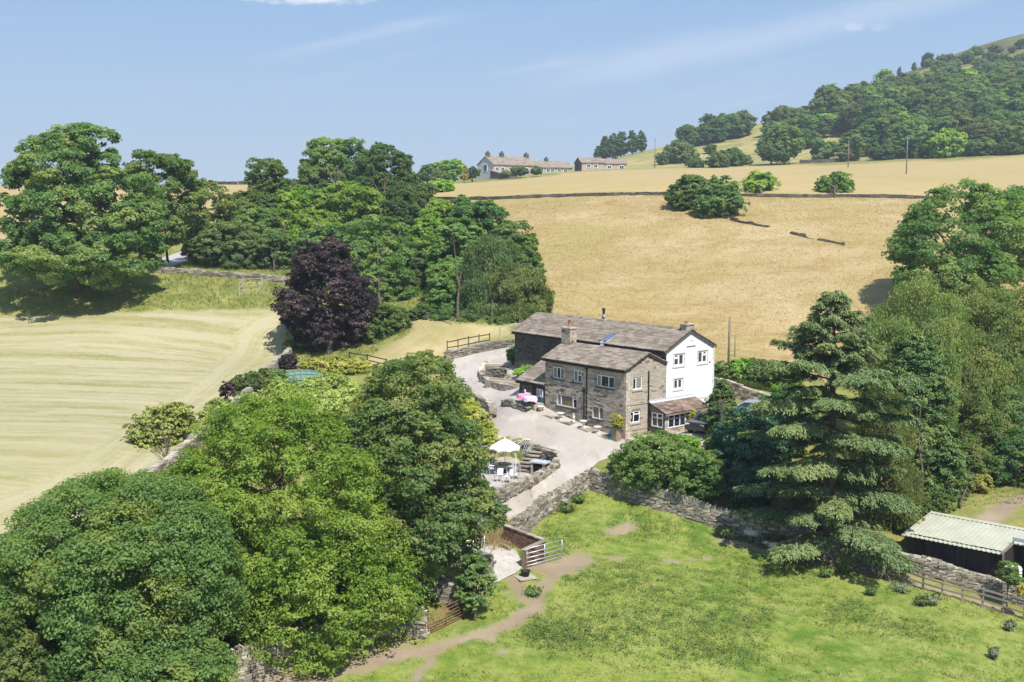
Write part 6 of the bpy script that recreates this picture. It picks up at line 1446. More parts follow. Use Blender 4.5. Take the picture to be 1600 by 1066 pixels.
# --- the cedar: flat plates of needles on long level branches
def cedar(base, H, Rm, label):
    rs = np.random.RandomState(77); base = np.asarray(base, float); P, N, A, T1, T2 = [], [], [], [], []; tr = MB(); U = np.array([0, 0, 1.])
    tr.tube([(0,0,-.8),(0,0,.4),(.1,0,H*.4),(0,.1,H*.75),(0,0,H*.985)], [.52,.40,.28,.13,.03], 9)
    zs = []; z = H * .055
    while z < H * .97: zs.append(z); z += .42 if z < H*.66 else .27
    a = 0.
    for z in zs:
        f = z / H
        for _ in range(2 if f < .9 else 3):
            a += 2.399 + rs.uniform(-.5, .5); prof = min(1.0, ((1 - f) / .36) ** 1.12) * (1.0 if f > .12 else .8 + f * 1.6) * (1.06 - .12 * f); L = Rm * prof * rs.choice([.6, .85, 1.0, 1.12, 1.28]) + .35
            d = np.array([np.cos(a), np.sin(a), 0]); pr = np.array([-d[1], d[0], 0]); rise = (.05 + .62 * max(0, f - .55)) * L; droop = (.16 - .12 * f) * L * rs.uniform(.6, 1.4)
            zc = lambda t: z + rise * t * 1.3 - droop * t * t
            tr.tube([(0,0,z), d * L * .35 + U * zc(.35), d * L * .7 + U * zc(.7), d * L * .95 + U * zc(.95)], [.11 * (1-f) + .025, .07*(1-f)+.02, .04*(1-f)+.012, .008], 5)
            # side boughs carry hanging combs of needles
            ns = max(3, int(L * 3.6)); kc = rs.uniform(0, 1)
            for j in range(ns):
                t0 = .14 + .86 * (j + rs.uniform(0, .8)) / ns; sgn = 1 if j % 2 else -1; ls = (.52 * L * (1.05 - t0) + .30) * rs.uniform(.7, 1.1); ls = min(ls, 1.7)
                sd2 = d * rs.uniform(.45, .8) + pr * sgn * rs.uniform(.6, .9); sd2 /= np.linalg.norm(sd2)
                if t0 > .93: sd2 = d
                n = int(30 + ls * 74); s = rs.uniform(0, 1, n) ** .8; w = rs.normal(0, .13 * (1 - .5 * s) + .03, n); sp = np.cross(sd2, U)
                q = d * L * t0 + U * zc(t0) + sd2[None] * (s * ls)[:, None] + sp[None] * w[:, None]
                q[:, 2] += .05 * rs.normal(0, 1, n) - .26 * ls * s ** 2 - np.abs(w) * .35 - rs.uniform(0, 1, n) ** 3 * .22
                ax = sd2[None] * .75 + sp[None] * (np.sign(w) * .45)[:, None] + U[None] * (-.18 - .75 * s ** 2 - .3 * rs.uniform(0, 1, n))[:, None]
                nn_ = U[None] * 1.0 + sd2[None] * .35 + rs.normal(0, .30, (n, 3))
                P.append(q); N.append(nn_); A.append(ax); T1.append(np.clip(.42 + .25 * s + rs.normal(0, .2, n), 0, 1)); T2.append(np.full(n, kc))
    P, N, A = np.concatenate(P), unit(np.concatenate(N)), unit(np.concatenate(A)); V, F = leaf_quads(P, N, rs, .27, .30, A, .10)
    cm = np_mesh('crown', V, F, M['L_cedar'], {'tint': np.repeat(np.concatenate(T1), 4), 'clump': np.repeat(np.concatenate(T2), 4)})
    put_tree('cedar_tree', base, (cm, tr.mesh('trunk', M['bark'])), label, None); return len(P)
cb = Bp(1292,862); ct = PD(1300,447,cb[1])
nC = cedar(cb, ct[2] - cb[2], 4.5, 'big tiered blue green cedar beside the paddock wall')
# --- trees of the middle distance
l = [E(125,335,112,82,127,6.4), E(105,262,78,48,127,4.6), E(60,390,58,52,125,4.2), E(190,370,62,62,126,4.4), E(125,400,112,40,124,6.2), E(128,222,48,26,127,3.0), E(40,262,28,14,127,1.6)]
tree('sycamore_tree', 'great spreading sycamore casting shade on the grassy bank', Bp(123,455), l, 'L_sycamore', 1.45, 520, .33, 'tree clumps above the hay field', .55, skirt=False, sub=15, flat=.66, jit=.45, dens=1.2, nl=22)
l = [E(250,300,56,66,142,4.6), E(285,300,26,50,143,2.4), E(236,352,48,38,140,4.0)]; tree('sycamore_tree', 'dark rounded tree close behind the great sycamore', Bp(262,412), l, 'L_mid', 1.4, 480, .34, 'tree clumps above the hay field', .34, skirt=False, flat=.72)
l = [E(328,340,40,56,152,3.4), E(312,380,26,36,148,2.4)]; tree('ash_tree', 'pale airy ash between the dark tree and the willow bush', Bp(330,405), l, 'L_birch', 1.1, 300, .34, 'tree clumps above the hay field', .2, bark='bark_pale', dens=.95)
l = [E(400,345,36,52,158,3.4), E(413,277,22,28,160,2.0), E(432,300,16,20,160,1.6)]; tree('poplar_tree', 'tree with a narrow pointed top above the skyline wall', Bp(402,405), l, 'L_mid', 1.1, 380, .34, 'tree clumps above the hay field', .26, spiky=.4)
l = [E(402,362,32,40,150,2.8)]; tree('maple_tree', 'bright blue green round tree in the hollow', Bp(402,412), l, 'L_bright', 1.0, 420, .34, 'tree clumps above the hay field', .22)
l = [E(350,386,50,34,145,3.8), E(372,400,40,22,143,3.0)]; tree('willow_bush', 'wide grey green willow bush beside the track', Bp(352,418), l, 'L_olive', 1.1, 420, .34, None, .15, cat='bush', spiky=.3)
l = [E(440,345,40,46,160,3.6), E(455,320,30,24,165,2.8)]; tree('lime_tree', 'yellow green tree at the edge of the hollow', Bp(440,410), l, 'L_ash', 1.2, 380, .34, 'tree clumps above the hay field', .22)
l = [E(428,392,24,34,142,2.0)]; tree('hazel_bush', 'olive bush standing before the copper beech hollow', Bp(428,425), l, 'L_olive', .9, 340, .3, None, .12, cat='bush')
l = [E(525,250,46,34,190,4.8), E(510,275,40,26,189,4.2), E(550,262,30,28,190,3.4)]; tree('oak_tree', 'broad topped tree highest in the middle clump', Bp(530,372), l, 'L_mid', 1.6, 420, .42, 'middle clump of trees', .4, flat=.7)
l = [E(600,268,42,36,183,4.2), E(585,300,50,30,182,4.8), E(625,285,26,26,183,2.8)]; tree('sycamore_tree', 'dark tree beside the broad topped one on the skyline', Bp(600,375), l, 'L_dark', 1.5, 440, .42, 'middle clump of trees', .36)
l = [E(490,290,24,26,185,2.6), E(488,330,34,34,180,3.4)]; tree('rowan_tree', 'thin tree with a pale trunk before the skyline wall', Bp(488,382), l, 'L_olive', 1.1, 300, .38, 'middle clump of trees', .2, bark='bark_pale', dens=.9)
l = [E(545,330,60,40,165,5.0), E(490,370,44,40,158,3.8)]; tree('ash_tree', 'lighter tree in front of the broad topped pair', Bp(540,400), l, 'L_ash', 1.4, 420, .38, 'middle clump of trees', .3)
l = [E(620,340,44,36,165,4.0), E(640,310,22,20,172,2.0)]; tree('elm_tree', 'round dark crown at the top of the garden trees', Bp(620,400), l, 'L_dark', 1.3, 400, .38, 'middle clump of trees', .3)
l = [E(500,400,46,44,148,3.8), E(470,420,30,36,145,2.6)]; tree('hawthorn_tree', 'dark tree rising behind the copper beech', Bp(490,450), l, 'L_mid', 1.2, 400, .36, 'middle clump of trees', .25)
l = [E(585,400,56,60,138,4.3), E(600,455,42,52,130,3.2), E(560,440,46,54,134,3.5)]; tree('sycamore_tree', 'big dark green tree against the copper beech', Bp(595,505), l, 'L_mid', 1.25, 460, .33, 'middle clump of trees', .34)
l = [E(612,505,22,30,117,1.4), E(588,520,18,22,116,1.2)]; tree('hazel_bush', 'leafy bush at the foot of the trees by the dry lawn', Bp(608,528), l, 'L_mid', .7, 320, .26, None, .08, cat='bush')
l = [E(513,465,56,66,118,3.7), E(512,515,54,34,118,3.4), E(500,422,34,40,118,2.3), E(523,405,22,32,118,1.5), E(474,480,36,38,117,2.4), E(550,490,36,38,117,2.4)]; tree('copper_beech', 'dark purple copper beech at the corner of the hay field', Bp(515,553), l, 'L_beech', 1.0, 470, .27, None, .3, sub=14, flat=.75, up=.55, spiky=.45)
l = [E(668,380,30,44,150,2.6), E(690,350,34,32,155,3.0)]; tree('ash_tree', 'yellow green tree at the near edge of the golden meadow', Bp(675,425), l, 'L_ash', 1.1, 380, .35, 'trees between lawn and meadow', .22)
l = [E(745,345,40,30,150,3.4), E(722,330,24,16,155,2.0)]; tree('oak_tree', 'dark tree standing highest along the meadow edge', Bp(745,400), l, 'L_dark', 1.2, 420, .35, 'trees between lawn and meadow', .26)
l = [E(720,392,44,48,132,3.3), E(712,478,36,26,123,2.6), E(700,450,34,44,125,2.5), E(735,440,30,40,127,2.2)]; tree('maple_tree', 'bright mid green tree at the heart of the lawn edge', Bp(715,498), l, 'L_bright', 1.0, 450, .32, 'trees between lawn and meadow', .28)
l = [E(668,450,34,50,135,2.6), E(672,488,36,22,131,2.6)]; tree('beech_tree', 'deep green tree in the shaded gap behind the lawn', Bp(668,500), l, 'L_dark', 1.0, 400, .33, 'trees between lawn and meadow', .24)
l = [E(800,395,34,46,140,2.6), E(822,425,24,36,138,1.8)]; tree('elm_tree', 'darker tree at the outer edge against the golden meadow', Bp(805,460), l, 'L_mid', 1.0, 420, .34, 'trees between lawn and meadow', .25)
l = [E(770,425,40,56,124,2.8), E(755,465,34,36,120,2.3), E(765,488,36,18,118,2.2)]; tree('willow_tree', 'grey green weeping tree above the barn', Bp(768,505), l, 'L_olive', .9, 420, .28, 'trees between lawn and meadow', .16, hang=1.0, aspect=.45, dens=1.6)
l = [E(812,460,38,46,118,2.5), E(835,480,18,26,117,1.2), E(812,492,34,16,116,2.0)]; tree('birch_tree', 'fresh green birch closest to the barn roof', Bp(812,508), l, 'L_birch', .85, 430, .26, 'trees between lawn and meadow', .14, hang=.5, dens=1.6)
l = [E(705,498,30,13,118,1.8), E(742,503,32,12,116,1.6), E(785,508,28,11,114.5,1.3), E(665,492,26,12,120,1.6)]; tree('bramble_bush', 'low bush under the trees on the lawn edge', Bp(705,508), l, 'L_dark', .6, 260, .25, None, .03, cat='bush')
# beyond the middle clump, towards the cottages
for u, v, ru, rv, Y, mt, nm, lab in ((700,266,22,14,360,'L_ash','lime_tree','pale green tree clump beside the yellow conifer'),(668,272,14,12,340,'L_dark','holly_tree','dark small tree farthest along from the cottages'),(688,278,12,8,335,'L_bright','maple_tree','low bright tree in front of the pale clump'),(738,270,8,9,380,'L_dark','fir_tree','dark little tree between the yellow conifer and the cottages')):
    l = [E(u,v,ru,rv,Y)]; tree(nm, lab, under(l), l, mt, 2.0, 300, .7, 'trees beside the cottages', .3, nl=6)
l = [E(725,274,6,9,372), E(725,265,3.5,6,372)]; tree('golden_conifer', 'bright yellow conifer near the end cottage', under(l), l, 'L_yellow', .9, 300, .5, None, .15, nl=4, up=.8)
for u, v, ru, rv, lab in ((812,268,13,6,'bush before the cottage windows'),(838,267,8,5,'small bush between the cottage windows'),(790,272,6,4,'little bush by the cottage outhouse')):
    l = [E(u,v,ru,rv,398,2.2)]; tree('garden_bush', lab, under(l), l, 'L_olive', 1.0, 160, .6, 'bushes before the cottages', 0, cat='bush')
# hawthorns out in the fields
for lumps, lab, mt, b in (([E(1078,300,28,22,178), E(1065,312,18,14,177), E(1100,300,22,16,178)], 'dark half of the hawthorn thicket on the meadow wall', 'L_mid', (1080,326)), ([E(1128,308,30,24,174), E(1110,325,26,14,172), E(1142,318,18,14,172)], 'greyer leaning half of the hawthorn thicket on the meadow wall', 'L_olive', (1122,338)),
                     ([E(1187,289,22,18,192), E(1178,297,14,10,191)], 'round hawthorn nearer the thicket on the pale field edge', 'L_ash', (1188,307)), ([E(1304,291,24,18,190), E(1296,299,16,10,189)], 'round hawthorn standing alone farther along the wall', 'L_bright', (1304,309))):
    tree('hawthorn', lab, Bp(*b), lumps, mt, 1.0, 300, .38, 'hawthorns along the field wall', .2, dens=1.05, jit=.5, spiky=.3)
# ------------------------------------------------------------------ the wood on the hill
def proto(mat_list, seed, lumps, br, per, size, tr, **kw):
    V, F, a, b, B, Rr = crown(lumps, br, per, size, seed, **kw); tm = limbs(B, (0, 0, lumps[0][0][2]), tr, seed, 5, 0).mesh('trunk', M['bark']); out = []
    for mt in mat_list: out.append((np_mesh('crown', V, F, M[mt], {'tint': a, 'clump': b}), tm))
    return out
PK = {}
def mk(key, mats, variants):
    PK[key] = []
    for i, (lumps, br, per, size, kw) in enumerate(variants):
        PK[key].append(dict(zip(mats, proto(mats, 900 + i * 7 + len(PK) * 31, lumps, br, per, size, .3, **kw))))
FM = ['L_mid', 'L_dark', 'L_olive', 'L_brown', 'L_bright', 'L_ash']
mk('round', FM, [([((0,0,6.2),(5,5,4.4)), ((1.5,-1,4.0),(4,4,3.2))], 1.7, 170, .75, dict(flat=.75, dens=1.15)),
                 ([((0,0,6.4),(4.2,4.2,4.9)), ((-1.8,.5,4.6),(3.6,3.6,3.4)), ((1.6,-.8,7.5),(2.6,2.6,2.6))], 1.5, 150, .75, dict(flat=.75, dens=1.15)),
                 ([((0,0,5.4),(5.6,5.6,3.9)), ((2.4,-1,4.2),(3.8,3.8,3.0)), ((-2,-1,6.5),(2.8,2.8,2.4))], 1.6, 150, .75, dict(flat=.7, dens=1.15, jit=.45)),
                 ([((0,0,7.0),(3.4,3.4,5.6)), ((.6,-.6,4.0),(3.6,3.6,3.0))], 1.4, 150, .7, dict(flat=.8, dens=1.1, spiky=.3))])
mk('bush', ['L_mid', 'L_olive', 'L_dark', 'L_ash'], [([((0,0,1.5),(2.3,2.3,1.6)), ((1.4,.3,1.1),(1.5,1.5,1.1))], .9, 130, .5, dict(dens=1.1, spiky=.3)), ([((0,0,1.9),(1.9,1.9,2.0))], .8, 130, .5, dict(dens=1.1, jit=.5))])
mk('fir', ['L_dark', 'L_conifer'], [([((0,0,4.0),(2.3,2.3,3.8)), ((0,0,7.6),(1.2,1.2,3.0))], 1.0, 120, .6, dict(dens=1.2, spiky=.4))])
def far_tree(kind, mat, base, s, label, group, name='woodland_tree', cat='tree', squash=1.0):
    v = rnd.choice(PK[kind]); return put_tree(name, base, v[mat], label, group, cat, rnd.uniform(0, 6.28), (s * rnd.uniform(.9, 1.12), s * rnd.uniform(.9, 1.12), s * squash * rnd.uniform(.9, 1.1)), names=('crown', 'trunk') if cat == 'tree' else ('foliage', 'stem'))
WLAB = {'L_mid': 'mid green rounded tree within the wood covering the hill', 'L_dark': 'dark green tree within the wood covering the hill', 'L_olive': 'grey green tree within the wood covering the hill', 'L_brown': 'brownish crowned tree within the wood covering the hill', 'L_bright': 'fresh green tree within the wood covering the hill', 'L_ash': 'light yellow green tree within the wood covering the hill'}
def scatter(poly, dist, n, seed, tries=40):
    r = random.Random(seed); P = np.asarray(poly); lo, hi = P.min(0), P.max(0); out = []
    for _ in range(n * tries):
        p = np.array([r.uniform(lo[0], hi[0]), r.uniform(lo[1], hi[1])])
        if poly_sd(np.array([p[0]]), np.array([p[1]]), P)[0] < 0: continue
        if all((p[0]-q[0]) ** 2 + (p[1]-q[1]) ** 2 > dist * dist for q in out): out.append(p)
        if len(out) >= n: break
    return out
wood = GL([(1175,218),(1215,224),(1262,214),(1300,208),(1345,216),(1365,240),(1420,247),(1480,242),(1540,240),(1615,238),(1640,200),(1640,140),(1600,138),(1540,140),(1480,142),(1430,142),(1390,152),(1350,164),(1310,180),(1275,192),(1235,200),(1200,210)])
pts_ = scatter(wood, 8.6, 262, 5)
pts_.sort(key=lambda p: -p[1])
for p in pts_:
    mt = rnd.choices(['L_mid', 'L_dark', 'L_olive', 'L_brown', 'L_bright', 'L_ash'], [42, 18, 15, 7, 10, 8])[0]
    dA = ((p[0] - 60) / max(p[1], 1)); uu = p[0] / p[1] * FOC + 800; lo_ = p[1] < 455; hi_ = p[1] > 585
    where = (('along its lower edge', 'near its skyline', 'in its middle')[0 if lo_ else 1 if hi_ else 2]) + (' towards the cottages' if uu < 1290 else ' towards the frame edge' if uu > 1470 else '')
    far_tree('round', mt, up3(p), rnd.uniform(.85, 1.30), WLAB[mt].replace('within the wood covering the hill', 'of the hillside wood, ' + where), 'trees of the hillside wood')
for p in scatter(GL([(1068,234),(1110,226),(1160,214),(1164,205),(1112,219),(1072,228)]), 5.5, 26, 6):
    far_tree('round', rnd.choice(['L_dark', 'L_mid', 'L_dark']), up3(p), rnd.uniform(.8, 1.1), 'dark tree in the clump on the bare hill shoulder', 'clump on the hill shoulder')
for u, v, s, lab in ((945,252,1.0,'dark fir behind the far cottages on the skyline'),(957,251,1.15,'second fir in the skyline row behind the cottages'),(970,249,1.2,'tall fir in the skyline row nearest the hill'),(988,247,1.05,'largest tree of the skyline row behind the cottages'),(1002,246,.95,'last tree of the skyline row before the bare slope'),(934,254,.7,'smallest fir at the low end of the skyline row')):
    p = up3(PD(u, v, 560)[:2]); far_tree('fir' if s < 1.3 else 'round', 'L_dark', p, s, lab, 'skyline trees behind the cottages')
for u, v, k, mt, s, sq, lab in ((1225,257,'round','L_bright',1.2,1.05,'big bushy tree standing clear of the wood edge by a pole'),(1205,258,'round','L_mid',.95,1.0,'darker tree leaning on the big bushy tree at the wood edge'),
    (1283,253,'bush','L_olive',1.9,1.2,'grey dome shaped bush on the bare slope'),(1290,215,'round','L_mid',.8,.9,'tree at the top of the bare slope'),(1330,252,'round','L_olive',1.0,.9,'loose tree at the corner of the wood edge'),(1352,245,'round','L_dark',.95,1.,'dark tree at the corner of the wood edge'),
    (1400,248,'round','L_mid',.9,.8,'low spreading tree along the wood edge'),(1440,247,'bush','L_mid',2.0,1.2,'broad bush along the wood edge below the pole'),(1480,246,'bush','L_ash',2.4,1.2,'pale bush along the wood edge'),(1535,243,'bush','L_olive',1.8,1.,'olive bush along the far wall'),(1575,242,'bush','L_dark',1.6,.8,'dark bush along the far wall'),
    (1062,255,'bush','L_mid',2.2,1.2,'bush beside the pale pole near the cottages'),(1035,258,'bush','L_olive',1.3,1.,'small bush on the slope beyond the cottages'),(1088,262,'bush','L_olive',1.1,.8,'low bush between the slope and the pale field'),(1123,262,'bush','L_mid',1.6,1.,'first bush of the row below the hill shoulder'),(1143,260,'bush','L_dark',1.7,1.1,'second bush of the row below the hill shoulder'),(1160,258,'bush','L_mid',1.1,1.0,'third bush of the row below the hill shoulder'),
    (1150,245,'bush','L_olive',.9,1.,'bush higher on the slope below the clump'),(1110,240,'bush','L_mid',1.3,.8,'lone bush on the bare shoulder slope'),
    (1262,232,'bush','L_dark',1.7,1.2,'dark bush alone in the middle of the bare slope'),(1245,222,'bush','L_mid',1.4,1.1,'green bush near the top of the bare slope'),(1302,238,'bush','L_olive',1.2,.9,'small bush low on the bare slope'),(1380,250,'bush','L_dark',1.7,.9,'dark bush at the foot of the leaning pole')):
    far_tree(k, mt, up3(G(u, v)), s, lab, None, 'hillside_tree' if k == 'round' else 'hillside_bush', 'tree' if k == 'round' else 'bush', sq)
for p in scatter(GL([(1440,105),(1500,92),(1560,80),(1640,70),(1640,112),(1540,116),(1480,120)]), 9, 26, 9):
    far_tree('bush', rnd.choice(['L_olive', 'L_dark', 'L_mid']), up3(p), rnd.uniform(.9, 2.0), 'scrubby bush on the moor above the wood', 'scrub on the moor', 'moor_bush', 'bush')
for u, v, lab in ((1428,107,'first small tree on the moor skyline'),(1442,102,'second small tree on the moor skyline'),(1405,116,'little tree where the wood meets the skyline')):
    far_tree('fir', 'L_dark', up3(G(u, v + 4)), .55, lab, None, 'skyline_tree')
# lane bank and other rough bushes
for u, v, mt, s, lab in ((1132,590,'L_mid',.55,'weedy bush around the foot of the pole'),(1155,592,'L_ash',.6,'light green bush on the lane bank past the pole'),(1185,598,'L_mid',.7,'bush on the lane bank nearer the cedar'),(1212,606,'L_ash',.75,'bush on the lane bank beside the cedar tips'),(1172,584,'L_olive',.5,'grassy bush at the meadow edge above the lane')):
    far_tree('bush', mt, up3(G(u, v)), s, lab, None, 'bank_bush', 'bush', .8)
for u, v, mt, s, sq, lab in ((465,548,'L_mid',.5,.7,'bush in the beech shade at the wall end'),(660,318,'L_mid',1.0,.9,'bush on the lane edge at the meadow corner'),(690,300,'L_ash',.9,.7,'rough bush by the lane above the meadow wall'),(805,569,'L_dark',.38,1.,'ivy like shrub against the barn wall'),(640,440,'L_dark',1.0,1.,'dark bush deep between the tree clumps')):
    far_tree('bush', mt, up3(G(u, v)), s, lab, None, 'garden_bush', 'bush', sq)
q = HW(-15.2, 3.3); l = [(np.array([q[0], q[1], zp + 1.15]), (.95, .8, .42)), (np.array([*HW(-14.1, 3.2)[:2], zp + .9]), (.5, .5, .35))]
tree('clipped_shrub', 'round clipped shrub at the top of the stepped planter', (q[0], q[1], zp), l, 'L_ash', .3, 260, .1, None, 0, cat='shrub', inner=.4)
q = HW(-.42, -.55, 1.0); l = [(q + np.array([0, 0, .55]), (.32, .32, .5)), (q + np.array([.1, -.1, .25]), (.4, .35, .2))]
tree('potted_shrub', 'yellowing leafy plant growing from the tall planter', q, l, 'L_lime', .22, 90, .13, None, .02, cat='plant', dens=.9, spiky=.5)
for k in range(2):
    q = HW(1.75 + .05 * k, 5.1 + .2 * k, .6); l = [(q + np.array([0, 0, .6 + .3 * k]), (.22, .25, .55))]
    tree('climbing_plant', ('yellow green climber by the garden room door', 'upper spray of the climber by the garden room door')[k], q, l, 'L_lime', .2, 110, .13, None, .015, cat='plant', spiky=.4)
# clumps of coarse weeds in the paddock
def weed(u, v, s, hgt, mt, label):
    NTREE[0] += 1; rs = np.random.RandomState(NTREE[0]); b = up3(G(u, v)); n = int(260 * max(1, s)); a = rs.uniform(0, 6.28, n); t = rs.uniform(0, 1, n) ** .7; lean = rs.uniform(.1, .75, n) * s
    x, y = np.cos(a) * (lean * t + .25 * s * rs.uniform(0, 1, n)), np.sin(a) * (lean * t + .25 * s * rs.uniform(0, 1, n)); z = hgt * t * rs.uniform(.6, 1.05, n)
    C = np.c_[x, y, z + .02]; ax = unit(np.c_[np.cos(a) * .5, np.sin(a) * .5, rs.uniform(.2, 1.2, n)]); N = unit(np.c_[np.cos(a), np.sin(a), rs.uniform(.2, 1, n)] + rs.normal(0, .4, (n, 3)))
    V, F = leaf_quads(C, N, rs, .24, .34, ax, .1); m = np_mesh('leaves', V, F, M[mt], {'tint': np.repeat(np.clip(rs.normal(.5, .25, n), 0, 1), 4), 'clump': np.repeat(rs.uniform(0, 1, n), 4)})
    st = MB()
    for _ in range(7):
        a_ = rnd.uniform(0, 6.28); st.tube([(0,0,-.05), (math.cos(a_)*s*.3, math.sin(a_)*s*.3, hgt*.55), (math.cos(a_)*s*.55, math.sin(a_)*s*.55, hgt*.95)], [.02,.014,.006], 4)
    return put_tree('weed_clump', b, (m, st.mesh('stem', M['L_weed'])), label, 'coarse weeds along the paddock wall', 'plant', names=('leaves', 'stem'))
for u, v, s, h, mt, lab in ((1319,897,.95,1.15,'L_olive','tall spiky dock clump in front of the shade patch'),(1290,901,.7,.6,'L_weed','low weed clump beside the spiky dock'),(1375,902,.9,.9,'L_greyweed','grey thistle clump where the fence begins'),(1362,930,.5,.5,'L_weed','small weed in front of the thistles'),(1407,925,.95,.6,'L_greyweed','wide grey weed clump in front of the first rails'),(1455,944,.8,.55,'L_greyweed','weed clump by the worn path along the fence'),
    (1440,946,.6,.5,'L_weed','green weed joined to the clump by the fence path'),(1127,838,.8,.6,'L_weed','nettles at the wall foot before the sheep'),(1140,842,.6,.6,'L_olive','brown weed at the wall foot beside the nettles'),(1577,985,.5,.5,'L_greyweed','lone thistle near the frame edge below the fence'),(1480,880,.6,.7,'L_weed','weed growing on the wall top before the shed'),(884,800,.9,.6,'L_weed','tall weeds at the foot of the pale drive wall'),(905,785,.7,.5,'L_weed','upper weeds at the foot of the pale drive wall'),
    (834,929,.75,.35,'L_weed','round green tuft between the two dirt paths'),(1552,1030,.4,.6,'L_greyweed','thin dry thistle low in the paddock')):
    weed(u, v, s, h, mt, lab)

# ------------------------------------------------------------------ grass and other ground cover
def zone_pts(poly, n, seed, ok=None):
    rs = np.random.RandomState(seed); P = np.asarray(poly); lo, hi = P.min(0), P.max(0); X = rs.uniform(lo[0], hi[0], n); Y = rs.uniform(lo[1], hi[1], n)
    k = poly_sd(X, Y, P) > 0
    if ok is not None: k[k] &= ok(X[k], Y[k])
    return X[k], Y[k]
def interp(A, x, y):                    # look up a land attribute at plan points
    i = np.clip(np.searchsorted(gx, x) - 1, 0, len(gx) - 2); j = np.clip(np.searchsorted(gy, y) - 1, 0, len(gy) - 2)
    fx = (x - gx[i]) / (gx[i+1] - gx[i]); fy = (y - gy[j]) / (gy[j+1] - gy[j])
    return A[j, i] * (1-fx) * (1-fy) + A[j, i+1] * fx * (1-fy) + A[j+1, i] * (1-fx) * fy + A[j+1, i+1] * fx * fy
def tufts(name, x, y, hgt, wid, blades, mat, label, seed, lean=.5, tshift=None, parts=None):
    rs = np.random.RandomState(seed); n = len(x); z = interp(GZ, x, y); k = np.repeat(np.arange(n), blades); a = rs.uniform(0, 6.28, len(k)); h = np.repeat(hgt if np.ndim(hgt) else np.full(n, hgt), blades) * rs.uniform(.55, 1.25, len(k))
    r = rs.uniform(0, .10, len(k)) * (1 + 2 * np.repeat(hgt if np.ndim(hgt) else np.full(n, hgt), blades)); B = np.c_[x[k] + np.cos(a) * r, y[k] + np.sin(a) * r, z[k] - .02]; w = wid * rs.uniform(.6, 1.3, len(k)); b = rs.uniform(0, 6.28, len(k))
    sd_ = np.c_[np.cos(b), np.sin(b), np.zeros(len(k))] * (w / 2)[:, None]; T = B + np.c_[np.cos(a) * h * lean * rs.uniform(.2, 1, len(k)), np.sin(a) * h * lean * rs.uniform(.2, 1, len(k)), h]
    V = np.stack([B - sd_, B + sd_, T], 1).reshape(-1, 3); F = np.arange(len(V)).reshape(-1, 3); ts = np.zeros(n) if tshift is None else tshift
    ti = np.clip(np.repeat(.5 + ts, blades) + rs.normal(0, .2, len(k)), 0, 1); cl = np.repeat(rs.uniform(0, 1, n), blades)
    m = np_mesh(name, V, F, M[mat], {'tint': np.repeat(ti, 3), 'clump': np.repeat(cl, 3)}); return tag(link(bpy.data.objects.new(name, m)), label, None, None, 'stuff')
pd_v = np.vstack([P_padd[:9], [(40, 56), (34, 50), (-22, 48)], P_padd[12:]])
X, Y = zone_pts(pd_v, 120000, 1, lambda x, y: (interp(m_dirt_shade, x, y) < .35) & (interp(m_padd, x, y) > .5) & (y > 49))
cov = vnoise(X, Y, 6, 21) * .5 + vnoise(X, Y, 2.2, 22) * .5
keep = np.random.RandomState(3).uniform(0, 1, len(X)) < np.clip(.55 + cov * .5, .12, 1); X, Y, cov = X[keep], Y[keep], cov[keep]
tufts('paddock_grass', X, Y, np.clip(.09 + cov * .07, .05, .22), .035, 3, 'L_grass', 'short grazed grass tufts over the paddock', 4, 1.1, -cov * .28)
wz = [(1010,955,58,26),(1060,990,60,30),(985,985,40,24),(930,960,60,22),(1120,945,50,24),(1110,985,44,22),(1170,905,40,14),(1240,890,40,14),(905,990,40,14),(880,1000,30,14),(1180,975,30,16),(1010,905,50,14),(1090,1010,40,16),(870,840,40,10),(1010,820,50,8),(930,905,40,16),(850,990,30,10),(1330,960,40,12),(1420,985,50,12),(1130,1030,60,10)]
xs, ys, hh = [], [], []
for i, (u, v, ru, rv) in enumerate(wz):
    rs = np.random.RandomState(60 + i); n = 120
    uu, vv = u + rs.normal(0, .8, n) * ru, v + rs.normal(0, .8, n) * rv; z0_ = hs(*G(u, v)[:2])
    for a, b in zip(uu, vv): q = PZ(a, b, z0_); xs.append(q[0]); ys.append(q[1]); hh.append(rs.uniform(.14, .32))
xs, ys, hh = np.array(xs), np.array(ys), np.array(hh); k = (interp(m_padd, xs, ys) > .5) & (interp(m_dirt_shade, xs, ys) < .4)
rs = np.random.RandomState(88); xs, ys, hh = xs[k], ys[k], hh[k]; q = np.repeat(np.arange(len(xs)), 9)
C_ = np.c_[xs[q] + rs.normal(0, .13, len(q)), ys[q] + rs.normal(0, .13, len(q)), np.zeros(len(q))]; C_[:, 2] = interp(GZ, C_[:, 0], C_[:, 1]) + hh[q] * rs.uniform(.25, 1, len(q))
V, F = leaf_quads(C_, unit(np.c_[rs.normal(0, .45, (len(q), 2)), np.ones(len(q))]), rs, .115, .5, None, .1)
m = np_mesh('nettle_patches', V, F, M['L_weed'], {'tint': np.repeat(np.clip(rs.normal(.5, .25, len(q)), 0, 1), 4), 'clump': np.repeat(rs.uniform(0, 1, len(xs))[q], 4)}); tag(link(bpy.data.objects.new('nettle_patches', m)), 'patches of nettles and coarse weeds across the paddock', None, None, 'stuff')
X, Y = zone_pts(P_mead, 100000, 11, lambda x, y: (y < 190) & (np.abs(x) < y * .52))
cov = vnoise(X, Y, 9, 31) * .6 + vnoise(X, Y, 3, 32) * .4
tufts('meadow_grass', X, Y, np.clip(.24 + cov * .12, .08, .45), .045, 3, 'L_hay', 'long dry grass of the golden meadow', 12, 1.0, cov * .22)
